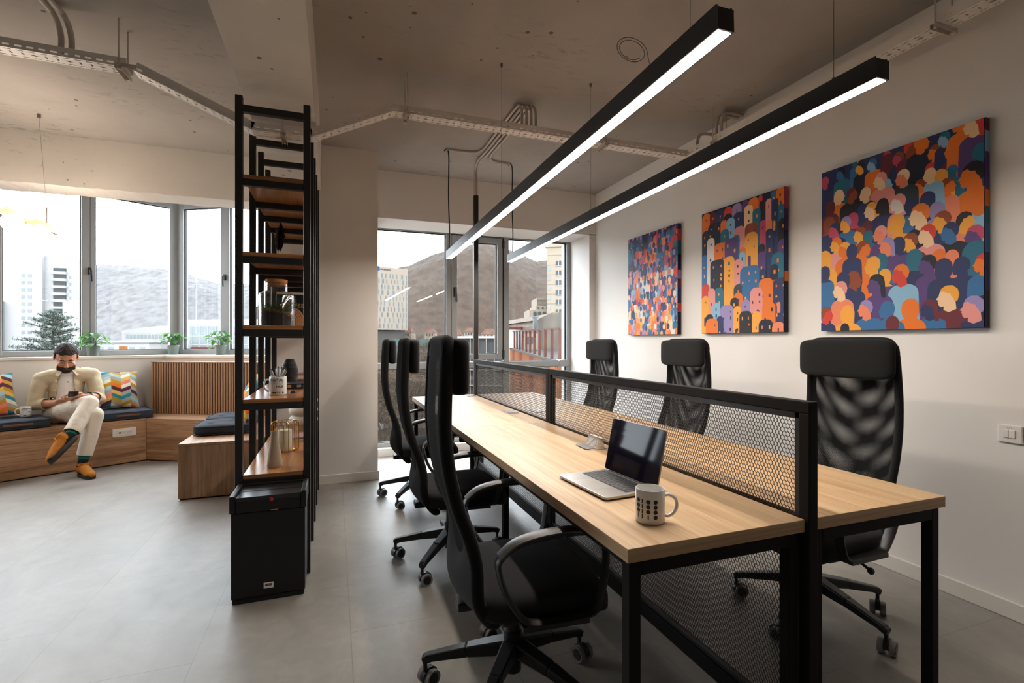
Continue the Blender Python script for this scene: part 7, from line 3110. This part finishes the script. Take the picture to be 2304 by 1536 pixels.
def conifer():
    p = at(-0.935, 62)
    root = thing('conifer', 'spreading grey-green conifer in front of the white high-rise', 'tree', (p.x, p.y, GZ))
    rnd = random.Random(8)
    m = MB()
    m.tube([(0, 0, 0), (0.1, 0, 6), (-0.05, 0, 12.5), (0.0, 0, 16.6)], [0.35, 0.28, 0.16, 0.03], 8)
    lf = MB()
    for i in range(84):
        k = i / 83
        z = 6.0 + 10.4 * k
        L = (4.5 * (1 - k) ** 0.5 + 0.5) * rnd.uniform(0.6, 1.1)
        a = i * 2.4 + rnd.uniform(-.3, .3)
        d = V((math.cos(a), math.sin(a), rnd.uniform(0.02, 0.28)))
        e = V((0, 0, z)) + d * L
        m.tube([(0, 0, z), V((0, 0, z)) + d * L * .5 + V((0, 0, -.1)), e], [0.07, 0.045, 0.015], 5)
        for j in range(int(20 * L / 2) + 16):
            t = rnd.uniform(0.25, 1.05)
            c = V((0, 0, z)) + d * L * t + V((rnd.gauss(0, .28), rnd.gauss(0, .28), rnd.gauss(0.05, .10)))
            for q in range(12):
                n = V((rnd.gauss(0, 1), rnd.gauss(0, 1), rnd.gauss(0.3, .6))).normalized()
                s = n.cross(V((0, 0, 1))).normalized() * 0.03
                lf.add([c - s, c + s, c + n * rnd.uniform(0.2, 0.4)], [(0, 1, 2)])
    m.build('trunk', 'conifer_trunk', root, local=True, smooth=60)
    lf.build('needles', 'conifer_green', root, local=True)


conifer()


def bare_tree(seed):
    rnd = random.Random(seed)
    m = MB()

    def grow(p, d, L, r, lvl):
        n = 3
        pts, rs = [p], [max(0.016, r)]
        for k in range(n):
            d = (d + V((rnd.gauss(0, .13), rnd.gauss(0, .13), rnd.gauss(0.03, .08)))).normalized()
            p = p + d * (L / n)
            pts.append(p)
            rs.append(max(0.016, r * (1 - 0.45 * (k + 1) / n)))
            if lvl < 5 and (k > 0 or lvl > 0):
                for _ in range(2 if lvl < 4 else 1):
                    ax = V((rnd.gauss(0, 1), rnd.gauss(0, 1), rnd.gauss(0, .5))).normalized()
                    nd = (d + ax * rnd.uniform(0.5, 0.95)).normalized()
                    grow(p, nd, L * rnd.uniform(0.55, 0.75), rs[-1] * 0.6, lvl + 1)
        m.tube(pts, rs, 4 if lvl < 2 else 3, caps=False)
    grow(V((0, 0, 0)), V((0, 0, 1)), 6.0, 0.20, 0)
    return m


_bm = bare_tree(5)
_bt = thing('bare_tree', 'leafless brown tree in the thicket below the desk-side window', 'tree', tuple(at(-0.165, 52)) [:2] + (GZ,), group='leafless trees below the window')
_bm.build('branches', 'bark', _bt, local=True)
_bt.scale = (0.9, 0.9, 0.84)
for i, (u, d, rz, sc) in enumerate([(-0.215, 46, 1.2, 0.95), (-0.262, 50, 2.6, 1.0), (-0.19, 62, 4.0, 1.15), (-0.24, 70, 5.1, 1.2), (-0.125, 58, 0.4, 0.85), (-0.285, 60, 3.3, 1.1), (-0.21, 84, 2.2, 1.35), (-0.16, 78, 5.7, 1.15), (-0.265, 40, 0.9, 0.72), (-0.20, 38, 3.9, 0.66), (-0.235, 56, 4.7, 1.05)]):
    c = copy_tree(_bt, None, None, tuple(at(u, d))[:2] + (GZ,), rz)
    c.scale = (sc * 0.86, sc * 0.86, sc * 0.80)
# low scrub between the trunks
m = MB()
_rn = random.Random(77)
for i in range(11000):
    p = at(_rn.uniform(-0.30, -0.12), _rn.uniform(44, 95)) + V((0, 0, GZ))
    h = _rn.uniform(1.5, 5.0)
    a = _rn.uniform(0, 2 * PI)
    t_ = p + V((math.cos(a), math.sin(a), 0)) * h * 0.5 + V((0, 0, h))
    s = V((0.07, 0.02, 0))
    m.add([p - s, p + s, t_], [(0, 1, 2)])
    q = p * .5 + t_ * .5
    t2 = q + V((math.cos(a + 1.5), math.sin(a + 1.5), 1.2)) * h * 0.3
    m.add([q - s * .6, q + s * .6, t2], [(0, 1, 2)])
o = m.build('undergrowth', 'scrub')
tag(o, 'brown leafless undergrowth between the trees below the window', 'undergrowth', kind='stuff')


def car(label, u, d, rot, mat):
    p = at(u, d)
    r = thing('car', label, 'car', (p.x, p.y, GZ - 0.2), rot, group='parked cars below the window')
    m = MB()
    m.prism([(-2.1, 0.35), (2.1, 0.35), (2.15, 0.75), (1.2, 0.95), (0.6, 1.42), (-1.2, 1.45), (-1.9, 0.95), (-2.15, 0.8)], -0.85, 0.85, T=Matrix.Rotation(PI / 2, 4, 'X'))
    m.build('body', mat, r, local=True, bevel=0.06)
    m = MB()
    m.prism([(1.08, 0.98), (0.58, 1.36), (-1.15, 1.39), (-1.75, 0.98)], -0.87, 0.87, T=Matrix.Rotation(PI / 2, 4, 'X'))
    m.build('windows', 'window_dark', r, local=True)
    for x in (-1.35, 1.35):
        for y in (-0.8, 0.8):
            m = MB()
            m.lathe([(0, -0.1), (0.32, -0.1), (0.32, 0.1), (0, 0.1)], 14, T=Matrix.Translation((x, y, 0.32)) @ Matrix.Rotation(PI / 2, 4, 'X'))
            m.build('wheel', 'car_dark', r, local=True)


for a in [('white car parked below the window, between the two far chairs', -0.205, 88, 1.2, 'car_white'), ('pale car behind the white one, partly hidden by branches', -0.170, 110, 0.4, 'car_white'),
          ('dark car parked below the window near the far chair armrest', -0.196, 74, 2.0, 'car_dark'), ('white car parked close to the building, above the chair armrest', -0.182, 64, 0.2, 'car_white')]:
    car(*a)
# market stall with a white canopy close to the building
_r = thing('market_stall', 'market stall with a white canopy and bright goods below the lower window pane', 'stall', tuple(at(-0.262, 56))[:2] + (GZ,), YAW + 0.5)
m = MB()
m.prism([(-3, 2.4), (3, 2.4), (3.2, 2.6), (0, 3.3), (-3.2, 2.6)], -2, 2, T=Matrix.Rotation(PI / 2, 4, 'X'))
m.build('canopy', 'facade_pale', _r, local=True)
m = MB()
m.box(-3, -1.9, 0, 3, 1.9, 0.9)
m.build('counter', 'car_red', _r, local=True)
m = MB()
_rn = random.Random(14)
for i in range(90):
    m.ball((_rn.uniform(-2.9, 2.9), _rn.uniform(-1.9, 1.5), 0.95 + _rn.uniform(0, 1.0)), _rn.uniform(0.12, 0.26), 6, 5, mi=_rn.randrange(4))
o = m.build('goods', ['corrugated_orange', 'car_red', 'facade_pale', 'facade_beige'], _r, local=True)
o['kind'] = 'stuff'
